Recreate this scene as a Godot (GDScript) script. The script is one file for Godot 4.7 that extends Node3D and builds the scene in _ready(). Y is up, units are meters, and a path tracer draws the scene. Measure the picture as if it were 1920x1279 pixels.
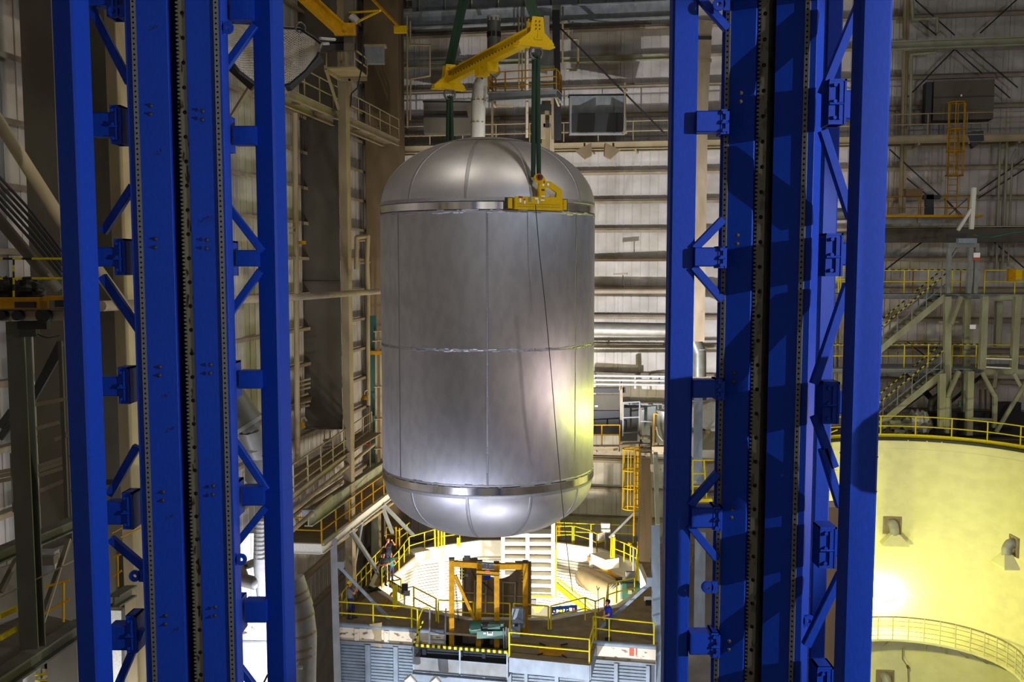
extends Node3D
# Assembly hall with a suspended metal tank between two blue machine masts. Units are metres, deck level is y = 0.
const F := 2000.0        # focal length, pixels of a 1920 x 1279 picture
const CX := 960.0
const CY := 690.0        # the lens is shifted: the axis meets the picture below its middle
const PITCH := 0.0947
const EYE := Vector3(0, 16.2, 0)
var M := {}
var place := {}
var used := {}

class B:
	var v := PackedVector3Array()
	var n := PackedVector3Array()
	var t := PackedVector2Array()
	func tri(a: Vector3, b: Vector3, c: Vector3, na: Vector3, nb: Vector3, nc: Vector3, ua := Vector2.ZERO, ub := Vector2.ZERO, uc := Vector2.ZERO) -> void:
		if (b - a).cross(c - a).dot(na + nb + nc) > 0.0:
			v.append_array([a, c, b]); n.append_array([na, nc, nb]); t.append_array([ua, uc, ub])
		else:
			v.append_array([a, b, c]); n.append_array([na, nb, nc]); t.append_array([ua, ub, uc])
	func quad(a: Vector3, b: Vector3, c: Vector3, d: Vector3, away: Vector3) -> void:
		var m = (b - a).cross(c - a)
		if m.length() < 1e-12:
			m = (c - a).cross(d - a)
		m = m.normalized()
		if m.dot(away) < 0.0:
			m = -m
		tri(a, b, c, m, m, m); tri(a, c, d, m, m, m)
	func loft(p: Array, q: Array, closed := true) -> void:      # flat sides between two rings of points
		var mid = Vector3.ZERO
		for k in p.size(): mid += p[k] + q[k]
		mid /= 2.0 * p.size()
		for k in p.size() - (0 if closed else 1):
			var j = (k + 1) % p.size()
			quad(p[k], p[j], q[j], q[k], (p[k] + q[j]) * 0.5 - mid)
	func box(c: Vector3, s: Vector3, q := Basis(), ch := 0.0) -> void:
		var h = s * 0.5
		if ch > 0.0:                                            # chamfered along its length, y
			var ring = [Vector2(-h.x + ch, -h.z), Vector2(h.x - ch, -h.z), Vector2(h.x, -h.z + ch), Vector2(h.x, h.z - ch), Vector2(h.x - ch, h.z), Vector2(-h.x + ch, h.z), Vector2(-h.x, h.z - ch), Vector2(-h.x, -h.z + ch)]
			var lo = []; var hi = []
			for r in ring:
				lo.append(c + q * Vector3(r.x, -h.y, r.y)); hi.append(c + q * Vector3(r.x, h.y, r.y))
			loft(lo, hi); fan(hi, q.y); fan(lo, -q.y)
			return
		var p = []
		for k in 8: p.append(c + q * Vector3(h.x if k & 1 else -h.x, h.y if k & 2 else -h.y, h.z if k & 4 else -h.z))
		quad(p[0], p[1], p[3], p[2], -q.z); quad(p[4], p[5], p[7], p[6], q.z)
		quad(p[0], p[2], p[6], p[4], -q.x); quad(p[1], p[3], p[7], p[5], q.x)
		quad(p[0], p[1], p[5], p[4], -q.y); quad(p[2], p[3], p[7], p[6], q.y)
	func fan(p: Array, away: Vector3) -> void:
		for k in range(1, p.size() - 1): 
			var m = away.normalized()
			tri(p[0], p[k], p[k + 1], m, m, m)
	func axes(a: Vector3, b: Vector3, up := Vector3.UP) -> Basis: # y along a-b, z near up
		var y = (b - a).normalized()
		if absf(y.dot(up)) > 0.98: up = Vector3(0, 0, 1) if absf(y.z) < 0.9 else Vector3.RIGHT
		var x = y.cross(up).normalized()
		return Basis(x, y, x.cross(y))
	func bar(a: Vector3, b: Vector3, w: float, h: float, up := Vector3.UP, ch := 0.0) -> void:
		box((a + b) * 0.5, Vector3(w, a.distance_to(b), h), axes(a, b, up), ch)
	func ibeam(a: Vector3, b: Vector3, w: float, h: float, th := 0.03, up := Vector3.UP) -> void:
		var q = axes(a, b, up)
		var c = (a + b) * 0.5
		var l = a.distance_to(b)
		box(c + q.z * (h - th) * 0.5, Vector3(w, l, th), q); box(c - q.z * (h - th) * 0.5, Vector3(w, l, th), q)
		box(c, Vector3(th, l, h - 2 * th), q)
	func angle(a: Vector3, b: Vector3, w: float, th := 0.02, up := Vector3.UP) -> void:
		var q = axes(a, b, up)
		var l = a.distance_to(b)
		box((a + b) * 0.5 + q.z * (w - th) * 0.5, Vector3(w, l, th), q); box((a + b) * 0.5 + q.x * (w - th) * 0.5, Vector3(th, l, w), q)
	func tube(a: Vector3, b: Vector3, r: float, seg := 8, r2 := -1.0, caps := true) -> void:
		var e = r if r2 < 0 else r2
		var q = axes(a, b)
		var pa = []; var pb = []; var nn = []
		for k in seg:
			var g = TAU * k / seg
			var o = q.x * cos(g) + q.z * sin(g)
			nn.append(o); pa.append(a + o * r); pb.append(b + o * e)
		for k in seg:
			var j = (k + 1) % seg
			tri(pa[k], pa[j], pb[j], nn[k], nn[j], nn[j]); tri(pa[k], pb[j], pb[k], nn[k], nn[j], nn[k])
		if caps: fan(pa, -q.y); fan(pb, q.y)
	func pipe(p: Array, r: float, seg := 8) -> void:
		for k in p.size() - 1:
			tube(p[k], p[k + 1], r, seg, -1, k == 0 or k == p.size() - 2)
			if k: ball(p[k], r, seg)
	func ball(c: Vector3, r: float, seg := 8, sq := 1.0) -> void:
		lathe_at(c, [Vector2(0, -r * sq), Vector2(r * 0.7, -r * 0.7 * sq), Vector2(r, 0), Vector2(r * 0.7, r * 0.7 * sq), Vector2(0, r * sq)], seg)
	func lathe_at(c: Vector3, pr: Array, seg := 24, g0 := 0.0, g1 := TAU, q := Basis(), smooth := true) -> void: # profile (radius, height)
		var nr = []
		for k in pr.size():
			var d: Vector2 = pr[mini(k + 1, pr.size() - 1)] - pr[maxi(k - 1, 0)]
			nr.append(Vector2(d.y, -d.x).normalized())
		var run = 0.0
		for k in pr.size() - 1:
			var d: Vector2 = pr[k + 1] - pr[k]
			var fl = Vector2(d.y, -d.x).normalized()
			var step = d.length()
			for s in seg:
				var a = g0 + (g1 - g0) * s / seg
				var b = g0 + (g1 - g0) * (s + 1) / seg
				var da = q * Vector3(cos(a), 0, sin(a)); var db = q * Vector3(cos(b), 0, sin(b))
				var n0: Vector2 = nr[k] if smooth else fl
				var n1: Vector2 = nr[k + 1] if smooth else fl
				var p0 = c + da * pr[k].x + q.y * pr[k].y; var p1 = c + db * pr[k].x + q.y * pr[k].y
				var p2 = c + db * pr[k + 1].x + q.y * pr[k + 1].y; var p3 = c + da * pr[k + 1].x + q.y * pr[k + 1].y
				var u0 = Vector2(a * 4.0, run); var u1 = Vector2(b * 4.0, run); var u2 = Vector2(b * 4.0, run + step); var u3 = Vector2(a * 4.0, run + step)
				if pr[k].x > 1e-5: tri(p0, p1, p2, da * n0.x + q.y * n0.y, db * n0.x + q.y * n0.y, db * n1.x + q.y * n1.y, u0, u1, u2)
				if pr[k + 1].x > 1e-5: tri(p0, p2, p3, da * n0.x + q.y * n0.y, db * n1.x + q.y * n1.y, da * n1.x + q.y * n1.y, u0, u2, u3)
			run += step
	func prism(poly: PackedVector2Array, f: Transform3D, depth: float) -> void: # outline in f's x-y plane, thick along f's z, centred
		var lo = []; var hi = []
		for p in poly:
			lo.append(f * Vector3(p.x, p.y, -depth * 0.5)); hi.append(f * Vector3(p.x, p.y, depth * 0.5))
		var ix = Geometry2D.triangulate_polygon(poly)
		var z = f.basis.z.normalized()
		for k in range(0, ix.size(), 3):
			tri(hi[ix[k]], hi[ix[k + 1]], hi[ix[k + 2]], z, z, z); tri(lo[ix[k]], lo[ix[k + 1]], lo[ix[k + 2]], -z, -z, -z)
		var cw = Geometry2D.is_polygon_clockwise(poly)
		for k in poly.size():
			var j = (k + 1) % poly.size()
			var e = poly[j] - poly[k]
			var o = f.basis * (Vector3(-e.y, e.x, 0) if cw else Vector3(e.y, -e.x, 0))
			quad(lo[k], lo[j], hi[j], hi[k], o)
	func ring(f: Transform3D, r0: float, r1: float, depth: float, seg := 16) -> void: # flat washer in x-y
		for k in seg:
			var a = TAU * k / seg; var b = TAU * (k + 1) / seg
			var i0 = Vector3(cos(a) * r0, sin(a) * r0, 0); var i1 = Vector3(cos(b) * r0, sin(b) * r0, 0)
			var o0 = Vector3(cos(a) * r1, sin(a) * r1, 0); var o1 = Vector3(cos(b) * r1, sin(b) * r1, 0)
			var h = Vector3(0, 0, depth * 0.5)
			quad(f * (i0 + h), f * (i1 + h), f * (o1 + h), f * (o0 + h), f.basis.z); quad(f * (i0 - h), f * (i1 - h), f * (o1 - h), f * (o0 - h), -f.basis.z)
			quad(f * (i0 - h), f * (i1 - h), f * (i1 + h), f * (i0 + h), f.basis * -(i0 + i1)); quad(f * (o0 - h), f * (o1 - h), f * (o1 + h), f * (o0 + h), f.basis * (o0 + o1))
	func torus(c: Vector3, q: Basis, r: float, w: float, seg := 16, g0 := 0.0, g1 := TAU) -> void: # ring round q.y
		for k in seg:
			var a = g0 + (g1 - g0) * k / seg; var b = g0 + (g1 - g0) * (k + 1) / seg
			tube(c + q * Vector3(cos(a), 0, sin(a)) * r, c + q * Vector3(cos(b), 0, sin(b)) * r, w, 6, -1, false)
	func mesh(o := Vector3.ZERO) -> ArrayMesh:
		var w = v.duplicate()
		for k in w.size(): w[k] -= o
		var a = []
		a.resize(Mesh.ARRAY_MAX)
		a[Mesh.ARRAY_VERTEX] = w; a[Mesh.ARRAY_NORMAL] = n; a[Mesh.ARRAY_TEX_UV] = t
		var m = ArrayMesh.new()
		m.add_surface_from_arrays(Mesh.PRIMITIVE_TRIANGLES, a)
		return m
	func base() -> Vector3:
		var lo = v[0]; var hi = v[0]
		for p in v: lo = lo.min(p); hi = hi.max(p)
		return Vector3((lo.x + hi.x) * 0.5, lo.y, (lo.z + hi.z) * 0.5)

# ---- layout: where a direction seen in the photograph meets a depth, a level or a wall
func ray(px: float, py: float) -> Vector3: return Basis(Vector3.RIGHT, -PITCH) * Vector3((px - CX) / F, (CY - py) / F, -1.0)
func Z(px: float, py: float, d: float) -> Vector3:
	var r = ray(px, py)
	return EYE + r * (d / -r.z)
func L(px: float, py: float, y := 0.0) -> Vector3:
	var r = ray(px, py)
	return EYE + r * ((y - EYE.y) / r.y)
func W(px: float, py: float, o: Vector3, n: Vector3) -> Vector3:
	var r = ray(px, py)
	return EYE + r * ((o - EYE).dot(n) / r.dot(n))
func at_y(p: Vector3, y: float) -> Vector3: return Vector3(p.x, y, p.z)
func yaw(deg: float) -> Basis: return Basis(Vector3.UP, deg_to_rad(deg))

# ---- things and parts
func numbered(s: String) -> String:
	used[s] = used.get(s, -1) + 1
	return s if used[s] == 0 else "%s_%03d" % [s, used[s]]
func tag(o: Node, label := "", category := "", group := "", kind := "") -> Node:
	if label: o.set_meta("label", label)
	if category: o.set_meta("category", category)
	if group: o.set_meta("group", group)
	if kind: o.set_meta("kind", kind)
	return o
func thing(called: String, label: String, category: String, at: Vector3, group := "") -> Node3D:
	var o = Node3D.new()
	o.name = numbered(called)
	add_child(o)
	o.position = at
	place[o] = at
	tag(o, label, category, group)
	return o
func put(called: String, mesh: Mesh, m: Material, parent: Node, at: Vector3, q := Basis()) -> MeshInstance3D:
	var o = MeshInstance3D.new()
	o.mesh = mesh
	o.material_override = m
	o.cast_shadow = GeometryInstance3D.SHADOW_CASTING_SETTING_ON
	if parent == self:
		o.name = numbered(called)
		add_child(o)
		o.position = at
	else:
		o.name = called
		parent.add_child(o, true)
		o.position = at - place[parent]
	o.basis = q
	place[o] = at
	return o
func obj(called: String, b: B, m: Material, parent: Node = self) -> MeshInstance3D:
	var o = b.base()
	return put(called, b.mesh(o), m, parent, o)
func bars(called: String, list: Array, w: float, h: float, m: Material, parent: Node, style := "bar") -> void: # each pair of points is a part of its own
	for s in list:
		var b = B.new()
		if style == "bar": b.bar(s[0], s[1], w, h)
		elif style == "i": b.ibeam(s[0], s[1], w, h, minf(w, h) * 0.14)
		elif style == "angle": b.angle(s[0], s[1], w, w * 0.15)
		else: b.tube(s[0], s[1], w, 8)
		obj(called, b, m, parent)
func railing(parent: Node, p: Array, h: float, gap: float, m: Material, r := 0.03, levels := [1.0, 0.52], toe: Material = null) -> void:
	for k in p.size() - 1:
		var a: Vector3 = p[k]; var c: Vector3 = p[k + 1]
		for l in levels.size():
			var b = B.new()
			b.tube(a + Vector3.UP * h * levels[l], c + Vector3.UP * h * levels[l], r, 6)
			obj("top_rail" if l == 0 else "mid_rail", b, m, parent)
		if toe:
			var tb = B.new()
			tb.bar(a + Vector3.UP * 0.07, c + Vector3.UP * 0.07, 0.02, 0.14)
			obj("toe_board", tb, toe, parent)
		var count = maxi(1, roundi(a.distance_to(c) / gap))
		for s in count + (1 if k == p.size() - 2 else 0):
			var q = a.lerp(c, float(s) / count)
			var pb = B.new()
			pb.tube(q, q + Vector3.UP * h, r * 1.15, 6)
			obj("post", pb, m, parent)

# ---- materials: flat colour times grain; light and shade are mostly left to the lamps
var noise_made := {}
func grain(kind: String) -> NoiseTexture2D:
	if noise_made.has(kind): return noise_made[kind]
	var f = FastNoiseLite.new()
	f.seed = hash(kind) % 1000
	f.noise_type = FastNoiseLite.TYPE_SIMPLEX_SMOOTH
	f.fractal_octaves = 4
	var g = Gradient.new()
	match kind:
		"fine": f.frequency = 0.05; g.set_color(0, Color(0.86, 0.86, 0.86)); g.set_color(1, Color(1, 1, 1))
		"blotch": f.frequency = 0.012; g.set_color(0, Color(0.80, 0.78, 0.74)); g.set_color(1, Color(1, 1, 1))
		"rust":
			f.frequency = 0.03; g.set_color(0, Color(0.30, 0.17, 0.09)); g.set_color(1, Color(1, 1, 1)); g.set_offset(0, 0.20); g.set_offset(1, 0.30)
		"wear":
			f.frequency = 0.02; g.set_color(0, Color(0.955, 0.955, 0.958)); g.set_color(1, Color(1, 1, 1)); g.set_offset(0, 0.30); g.set_offset(1, 0.62)
		"smudge": f.frequency = 0.02; g.set_color(0, Color(0.47, 0.47, 0.47)); g.set_color(1, Color(0.53, 0.53, 0.53))
	var t = NoiseTexture2D.new()
	t.width = 512; t.height = 512; t.seamless = true; t.noise = f; t.color_ramp = g
	noise_made[kind] = t
	return t
func mat(c: Color, rough := 0.6, metal := 0.0, tex := "fine", scale := Vector3(0.5, 0.5, 0.5)) -> StandardMaterial3D:
	var m = StandardMaterial3D.new()
	m.albedo_color = c
	m.roughness = rough
	m.metallic = metal
	if tex:
		m.albedo_texture = grain(tex)
		m.uv1_triplanar = true
		m.uv1_world_triplanar = true
		m.uv1_scale = scale
	return m
func glow(c: Color, e: float) -> StandardMaterial3D:
	var m = StandardMaterial3D.new()
	m.albedo_color = c
	m.emission_enabled = true
	m.emission = c
	m.emission_energy_multiplier = e
	return m
func paints() -> void:
	M.blue = mat(Color(0.03, 0.205, 0.63), 0.5, 0.0, "fine", Vector3(0.8, 0.25, 0.8))
	M.steel = mat(Color(0.42, 0.43, 0.42), 0.45, 0.6, "wear", Vector3(0.8, 0.4, 0.8))
	M.rack = mat(Color(0.40, 0.40, 0.35), 0.5, 0.5, "rust", Vector3(0.5, 0.15, 0.5))
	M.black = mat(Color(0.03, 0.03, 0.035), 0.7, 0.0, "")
	M.flock = mat(Color(0.03, 0.03, 0.03), 1.0, 0.0, "")
	M.flock.specular_mode = BaseMaterial3D.SPECULAR_DISABLED
	M.dark = mat(Color(0.12, 0.12, 0.12), 0.6)
	M.yellow = mat(Color(0.86, 0.79, 0.10), 0.45)
	M.ochre = mat(Color(0.72, 0.53, 0.05), 0.5, 0.0, "blotch")
	M.lift = mat(Color(0.86, 0.70, 0.03), 0.45, 0.0, "fine")
	M.beige = mat(Color(0.62, 0.56, 0.42), 0.6, 0.0, "blotch", Vector3(0.15, 0.08, 0.15))
	M.brown = mat(Color(0.44, 0.37, 0.26), 0.7, 0.0, "blotch", Vector3(0.12, 0.05, 0.12))
	M.olive = mat(Color(0.33, 0.31, 0.25), 0.7, 0.0, "blotch", Vector3(0.1, 0.05, 0.1))
	M.siding = mat(Color(0.74, 0.72, 0.69), 0.55, 0.0, "blotch", Vector3(0.08, 0.1, 0.08))
	M.drab = mat(Color(0.29, 0.30, 0.25), 0.65, 0.0, "blotch", Vector3(0.2, 0.1, 0.2))
	M.girt = mat(Color(0.60, 0.55, 0.46), 0.6, 0.0, "blotch", Vector3(0.2, 0.2, 0.2))
	M.grey = mat(Color(0.50, 0.52, 0.53), 0.6, 0.0, "blotch", Vector3(0.3, 0.2, 0.3))
	M.bluegrey = mat(Color(0.50, 0.56, 0.62), 0.55, 0.0, "blotch", Vector3(0.3, 0.2, 0.3))
	M.white = mat(Color(0.86, 0.85, 0.80), 0.55, 0.0, "fine")
	M.cream = mat(Color(0.78, 0.73, 0.63), 0.55, 0.0, "rust", Vector3(0.10, 0.22, 0.10))
	M.sage = mat(Color(0.60, 0.61, 0.50), 0.6, 0.0, "blotch", Vector3(0.2, 0.1, 0.2))
	M.deck = mat(Color(0.52, 0.46, 0.34), 0.75, 0.0, "blotch", Vector3(0.22, 0.22, 0.22))
	M.green = mat(Color(0.01, 0.19, 0.10), 0.75)
	M.motor = mat(Color(0.14, 0.36, 0.28), 0.5)
	M.duct = mat(Color(0.50, 0.50, 0.47), 0.45, 0.3, "blotch", Vector3(0.3, 0.3, 0.3))
	M.tin = mat(Color(0.62, 0.62, 0.60), 0.6, 0.2, "wear", Vector3(0.5, 0.5, 0.5))
	M.cell = mat(Color(0.85, 0.84, 0.66), 0.65, 0.0, "wear", Vector3(0.1, 0.12, 0.1))
	M.paper = mat(Color(0.9, 0.9, 0.88), 0.7, 0.0, "")
	M.red = mat(Color(0.55, 0.06, 0.05), 0.6, 0.0, "")
	M.orange = mat(Color(0.75, 0.25, 0.08), 0.6, 0.0, "")
	M.tarp = mat(Color(0.50, 0.52, 0.42), 0.5, 0.0, "blotch", Vector3(0.6, 0.6, 0.6))
	M.net = mat(Color(0.80, 0.77, 0.72), 0.8, 0.0, "")
	M.blue.metallic_specular = 0.3
	for k in ["yellow", "ochre", "lift"]:
		M[k].roughness = 0.6
		M[k].metallic_specular = 0.22
	M.case = mat(Color(0.42, 0.29, 0.12), 0.6)
	M.putty = mat(Color(0.66, 0.60, 0.50), 0.6, 0.0, "blotch", Vector3(0.2, 0.06, 0.2))
	M.concrete = mat(Color(0.50, 0.49, 0.46), 0.85, 0.0, "blotch", Vector3(0.15, 0.15, 0.15))
	# the tank: sheet aluminium as rolled, with scuffs; ring frames machined bright
	M.sheet = mat(Color(0.76, 0.76, 0.78), 0.5, 1.0, "", Vector3(0.25, 0.06, 0.25))
	M.sheet.uv1_triplanar = false
	M.sheet.uv1_scale = Vector3(0.22, 0.10, 1)
	M.sheet.albedo_texture = grain("wear")
	M.sheet.roughness = 0.40
	M.sheet.anisotropy_enabled = true
	M.sheet.anisotropy = 0.88
	M.gore = mat(Color(0.78, 0.78, 0.80), 0.54, 1.0, "wear", Vector3(0.12, 0.12, 0.12))
	M.ringm = mat(Color(0.92, 0.92, 0.93), 0.16, 1.0, "", Vector3(0.5, 0.5, 0.5))
	M.weld = mat(Color(0.66, 0.66, 0.68), 0.58, 1.0, "wear", Vector3(0.8, 1.2, 0.8))

func _ready() -> void:
	# camera
	var cam = Camera3D.new()
	cam.name = "camera"
	var near = 0.1
	cam.set_frustum(near * 1279.0 / F, Vector2(0, near * (CY - 639.5) / F), near, 300.0)
	add_child(cam)
	cam.position = EYE
	cam.rotation = Vector3(-PITCH, 0, 0)
	cam.current = true
	# surroundings: the hall is closed, what little a gap shows is a dim evening sky
	var we = WorldEnvironment.new()
	we.name = "surroundings"
	var env = Environment.new()
	env.background_mode = Environment.BG_COLOR
	env.background_color = Color(0.02, 0.02, 0.025)
	env.tonemap_mode = Environment.TONE_MAPPER_LINEAR
	env.tonemap_exposure = 1.42
	env.sdfgi_enabled = true
	env.ssao_enabled = true
	env.ssil_enabled = true
	we.environment = env
	add_child(we)
	paints()
	# lamps of the hall, and unseen ones added to brighten parts of it
	added_flap(flood(Vector3(10.0, 15.4, -10.5), Vector3(-6.0, 14.9, -18.2), 0.8, Color(1.0, 0.98, 0.95), 150, "flood lamp by the camera turned to the first blue mast", 24.0), 18.0, 53.6)
	var side = flood(Vector3(22.5, 20, 1), Vector3(4.2, 14.6, -16.6), 1.2, Color(1.0, 0.98, 0.95), 620, "wide flood lamp high on the side wall turned to the second blue mast", 14.0)
	added_flap(side, 8.0, 34.0)
	added_flap(side, 49.4, 68.0)
	flood(Vector3(24.5, 9, -33), Vector3(-1, 12, -42), 2.2, Color(1.0, 0.90, 0.86), 62, "warm flood lamp beside the yellow cell turned to the tank")
	flood(Vector3(-6.6, 4.6, -29.5), Vector3(-1, 10.5, -42), 0.6, Color(0.88, 0.90, 1.0), 62, "cool flood lamp hidden by the second blue post, turned to the tank")
	flood(Vector3(1, -9, -29), Vector3(0, 5, -44), 4.0, Color(0.95, 0.95, 1.0), 150, "cool flood lamp on the hall floor below the tank")
	flood(Vector3(-3, -9, -33), Vector3(0, -3, -46), 1.0, Color(0.95, 0.96, 1.0), 300, "added cool flood lamp on the hall floor turned to the louvred screen", 26.0)  # unseen lamp added to brighten the slats
	flood(Vector3(2.2, 6.8, -48.2), Vector3(6.0, 17, -63), 0.4, Color(0.96, 0.96, 1.0), 330, "cool flood lamp on a boom behind the tank, aimed at the far wall", 34.0)
	flood(Vector3(2.2, -3.2, -51.2), Vector3(1.6, 1.5, -62), 1.2, Color(1.0, 0.96, 0.88), 250, "flood lamp inside the pit by the white tower")
	flood(Vector3(-3.0, -3.5, -52.5), Vector3(-4.0, 4.0, -62), 0.5, Color(1.0, 0.95, 0.86), 55, "flood lamp inside the pit below the walkway people")
	flood(Vector3(-8, 22, 19), Vector3(-8, 12, 32), 1.6, Color(0.96, 0.97, 1.0), 250, "added cool flood lamp washing the front wall behind the camera")  # added, with the next: the washed wall serves as soft light for the tank
	flood(Vector3(16, 22, 19), Vector3(16, 12, 32), 1.6, Color(0.96, 0.97, 1.0), 250, "second added cool flood lamp washing the front wall behind the camera")
	flood(Vector3(-10.6, 1.5, -25.5), Vector3(-12.5, 3.5, -30.5), 0.5, Color(0.95, 0.96, 1.0), 34, "small flood lamp in the lower hall under the dark gallery")
	flood(Vector3(27, 25, -13), Vector3(-1, 17, -42), 2.0, Color(0.84, 0.91, 1.0), 150, "cool flood lamp under the roof shining on the tank's upper half")
	for r in 2:
		for c in 4:
			flood(Vector3(-6 + 12 * c, 32.5, 16 - 50 * r), Vector3(-6 + 12 * c, 0, 16 - 50 * r), 1.4, Color(1.0, 0.95, 0.87), [60, 42][r], ["high bay lamp under the roof behind the camera, ", "high bay lamp under the roof beyond the masts, "][r] + ["over the dark long wall", "second from the dark long wall", "third from the dark long wall", "farthest from the dark long wall"][c], 0.0, "high bay lamps under the roof")
	shell()
	left_side()
	back_side()
	right_side()
	tank()
	lifting()
	masts()
	pit_deck()
	deck_things()
	people()

func flood(at: Vector3, to: Vector3, s: float, c: Color, e: float, label: String, cone := 0.0, group := "") -> Node3D:
	var t = thing("flood_lamp" if cone == 0.0 and group == "" else ("high_bay_lamp" if group else "flood_lamp"), label, "lamp", at, group)
	var q = B.new().axes(at, to)              # y points along the beam
	var h = B.new()
	h.lathe_at(at, [Vector2(0, -0.45), Vector2(s * 0.25, -0.42), Vector2(s * 0.4, -0.2), Vector2(s * 0.62, 0.0), Vector2(s * 0.60, 0.0), Vector2(s * 0.36, -0.17), Vector2(0, -0.19)], 16, 0.0, TAU, q)
	obj("housing", h, M.dark, t)
	var g = B.new()
	g.box(at - q.y * 0.09, Vector3(s * 0.7, 0.03, s * 0.7), q)
	obj("lamp_glass", g, glow(c, 1.2), t)
	var y = B.new()
	y.pipe([at - q.y * 0.5 + q.x * s * 0.5, at - q.y * 0.1 + q.x * s * 0.66, at - q.y * 0.5 + q.x * s * 0.5, at - q.y * 0.6, at - q.y * 0.5 - q.x * s * 0.5, at - q.y * 0.1 - q.x * s * 0.66], 0.03, 6)
	obj("yoke", y, M.dark, t)
	var rod = B.new()
	var to_y: float = 34.0 if at.y > 18.0 else (-4.05 if at.z < -50.0 and absf(at.x) < 6.0 else -14.0)
	rod.tube(at - q.y * 0.6, at_y(at - q.y * 0.6, to_y) if not "boom" in label else Vector3(2.26, 6.4, -58.6), 0.05, 8)
	obj("stand", rod, M.dark, t)
	var l: Light3D
	if cone > 0.0:
		var sp = SpotLight3D.new()
		sp.spot_angle = cone; sp.spot_angle_attenuation = 0.25; sp.spot_range = 150.0; sp.spot_attenuation = 2.0; sp.light_size = 0.05
		l = sp
	else:
		var al = AreaLight3D.new()
		al.area_size = Vector2(s * 0.7, s * 0.7)
		al.area_range = 150.0; al.area_attenuation = 2.0
		l = al
	l.name = "lamp_light"
	l.light_color = c; l.light_energy = e; l.shadow_enabled = true
	add_child(l, true)
	l.basis = Basis(q.x, q.z, -q.y) if Basis(q.x, q.z, -q.y).determinant() > 0 else Basis(-q.x, q.z, -q.y)
	l.position = at + q.y * 0.03
	return t
func added_flap(t: Node3D, a0: float, a1: float) -> void:   # unseen flap added to keep a beam off what stands between two bearings
	var b = B.new()
	var p: Vector3 = place[t]
	for k in 6:
		var a = deg_to_rad(lerpf(a0, a1, k / 6.0)); var c = deg_to_rad(lerpf(a0, a1, (k + 1) / 6.0))
		b.bar(p + Vector3(-sin(a), 0, -cos(a)) * 1.3, p + Vector3(-sin(c), 0, -cos(c)) * 1.3, 0.02, 1.6)
	obj("added_flap", b, M.flock, t)

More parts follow.
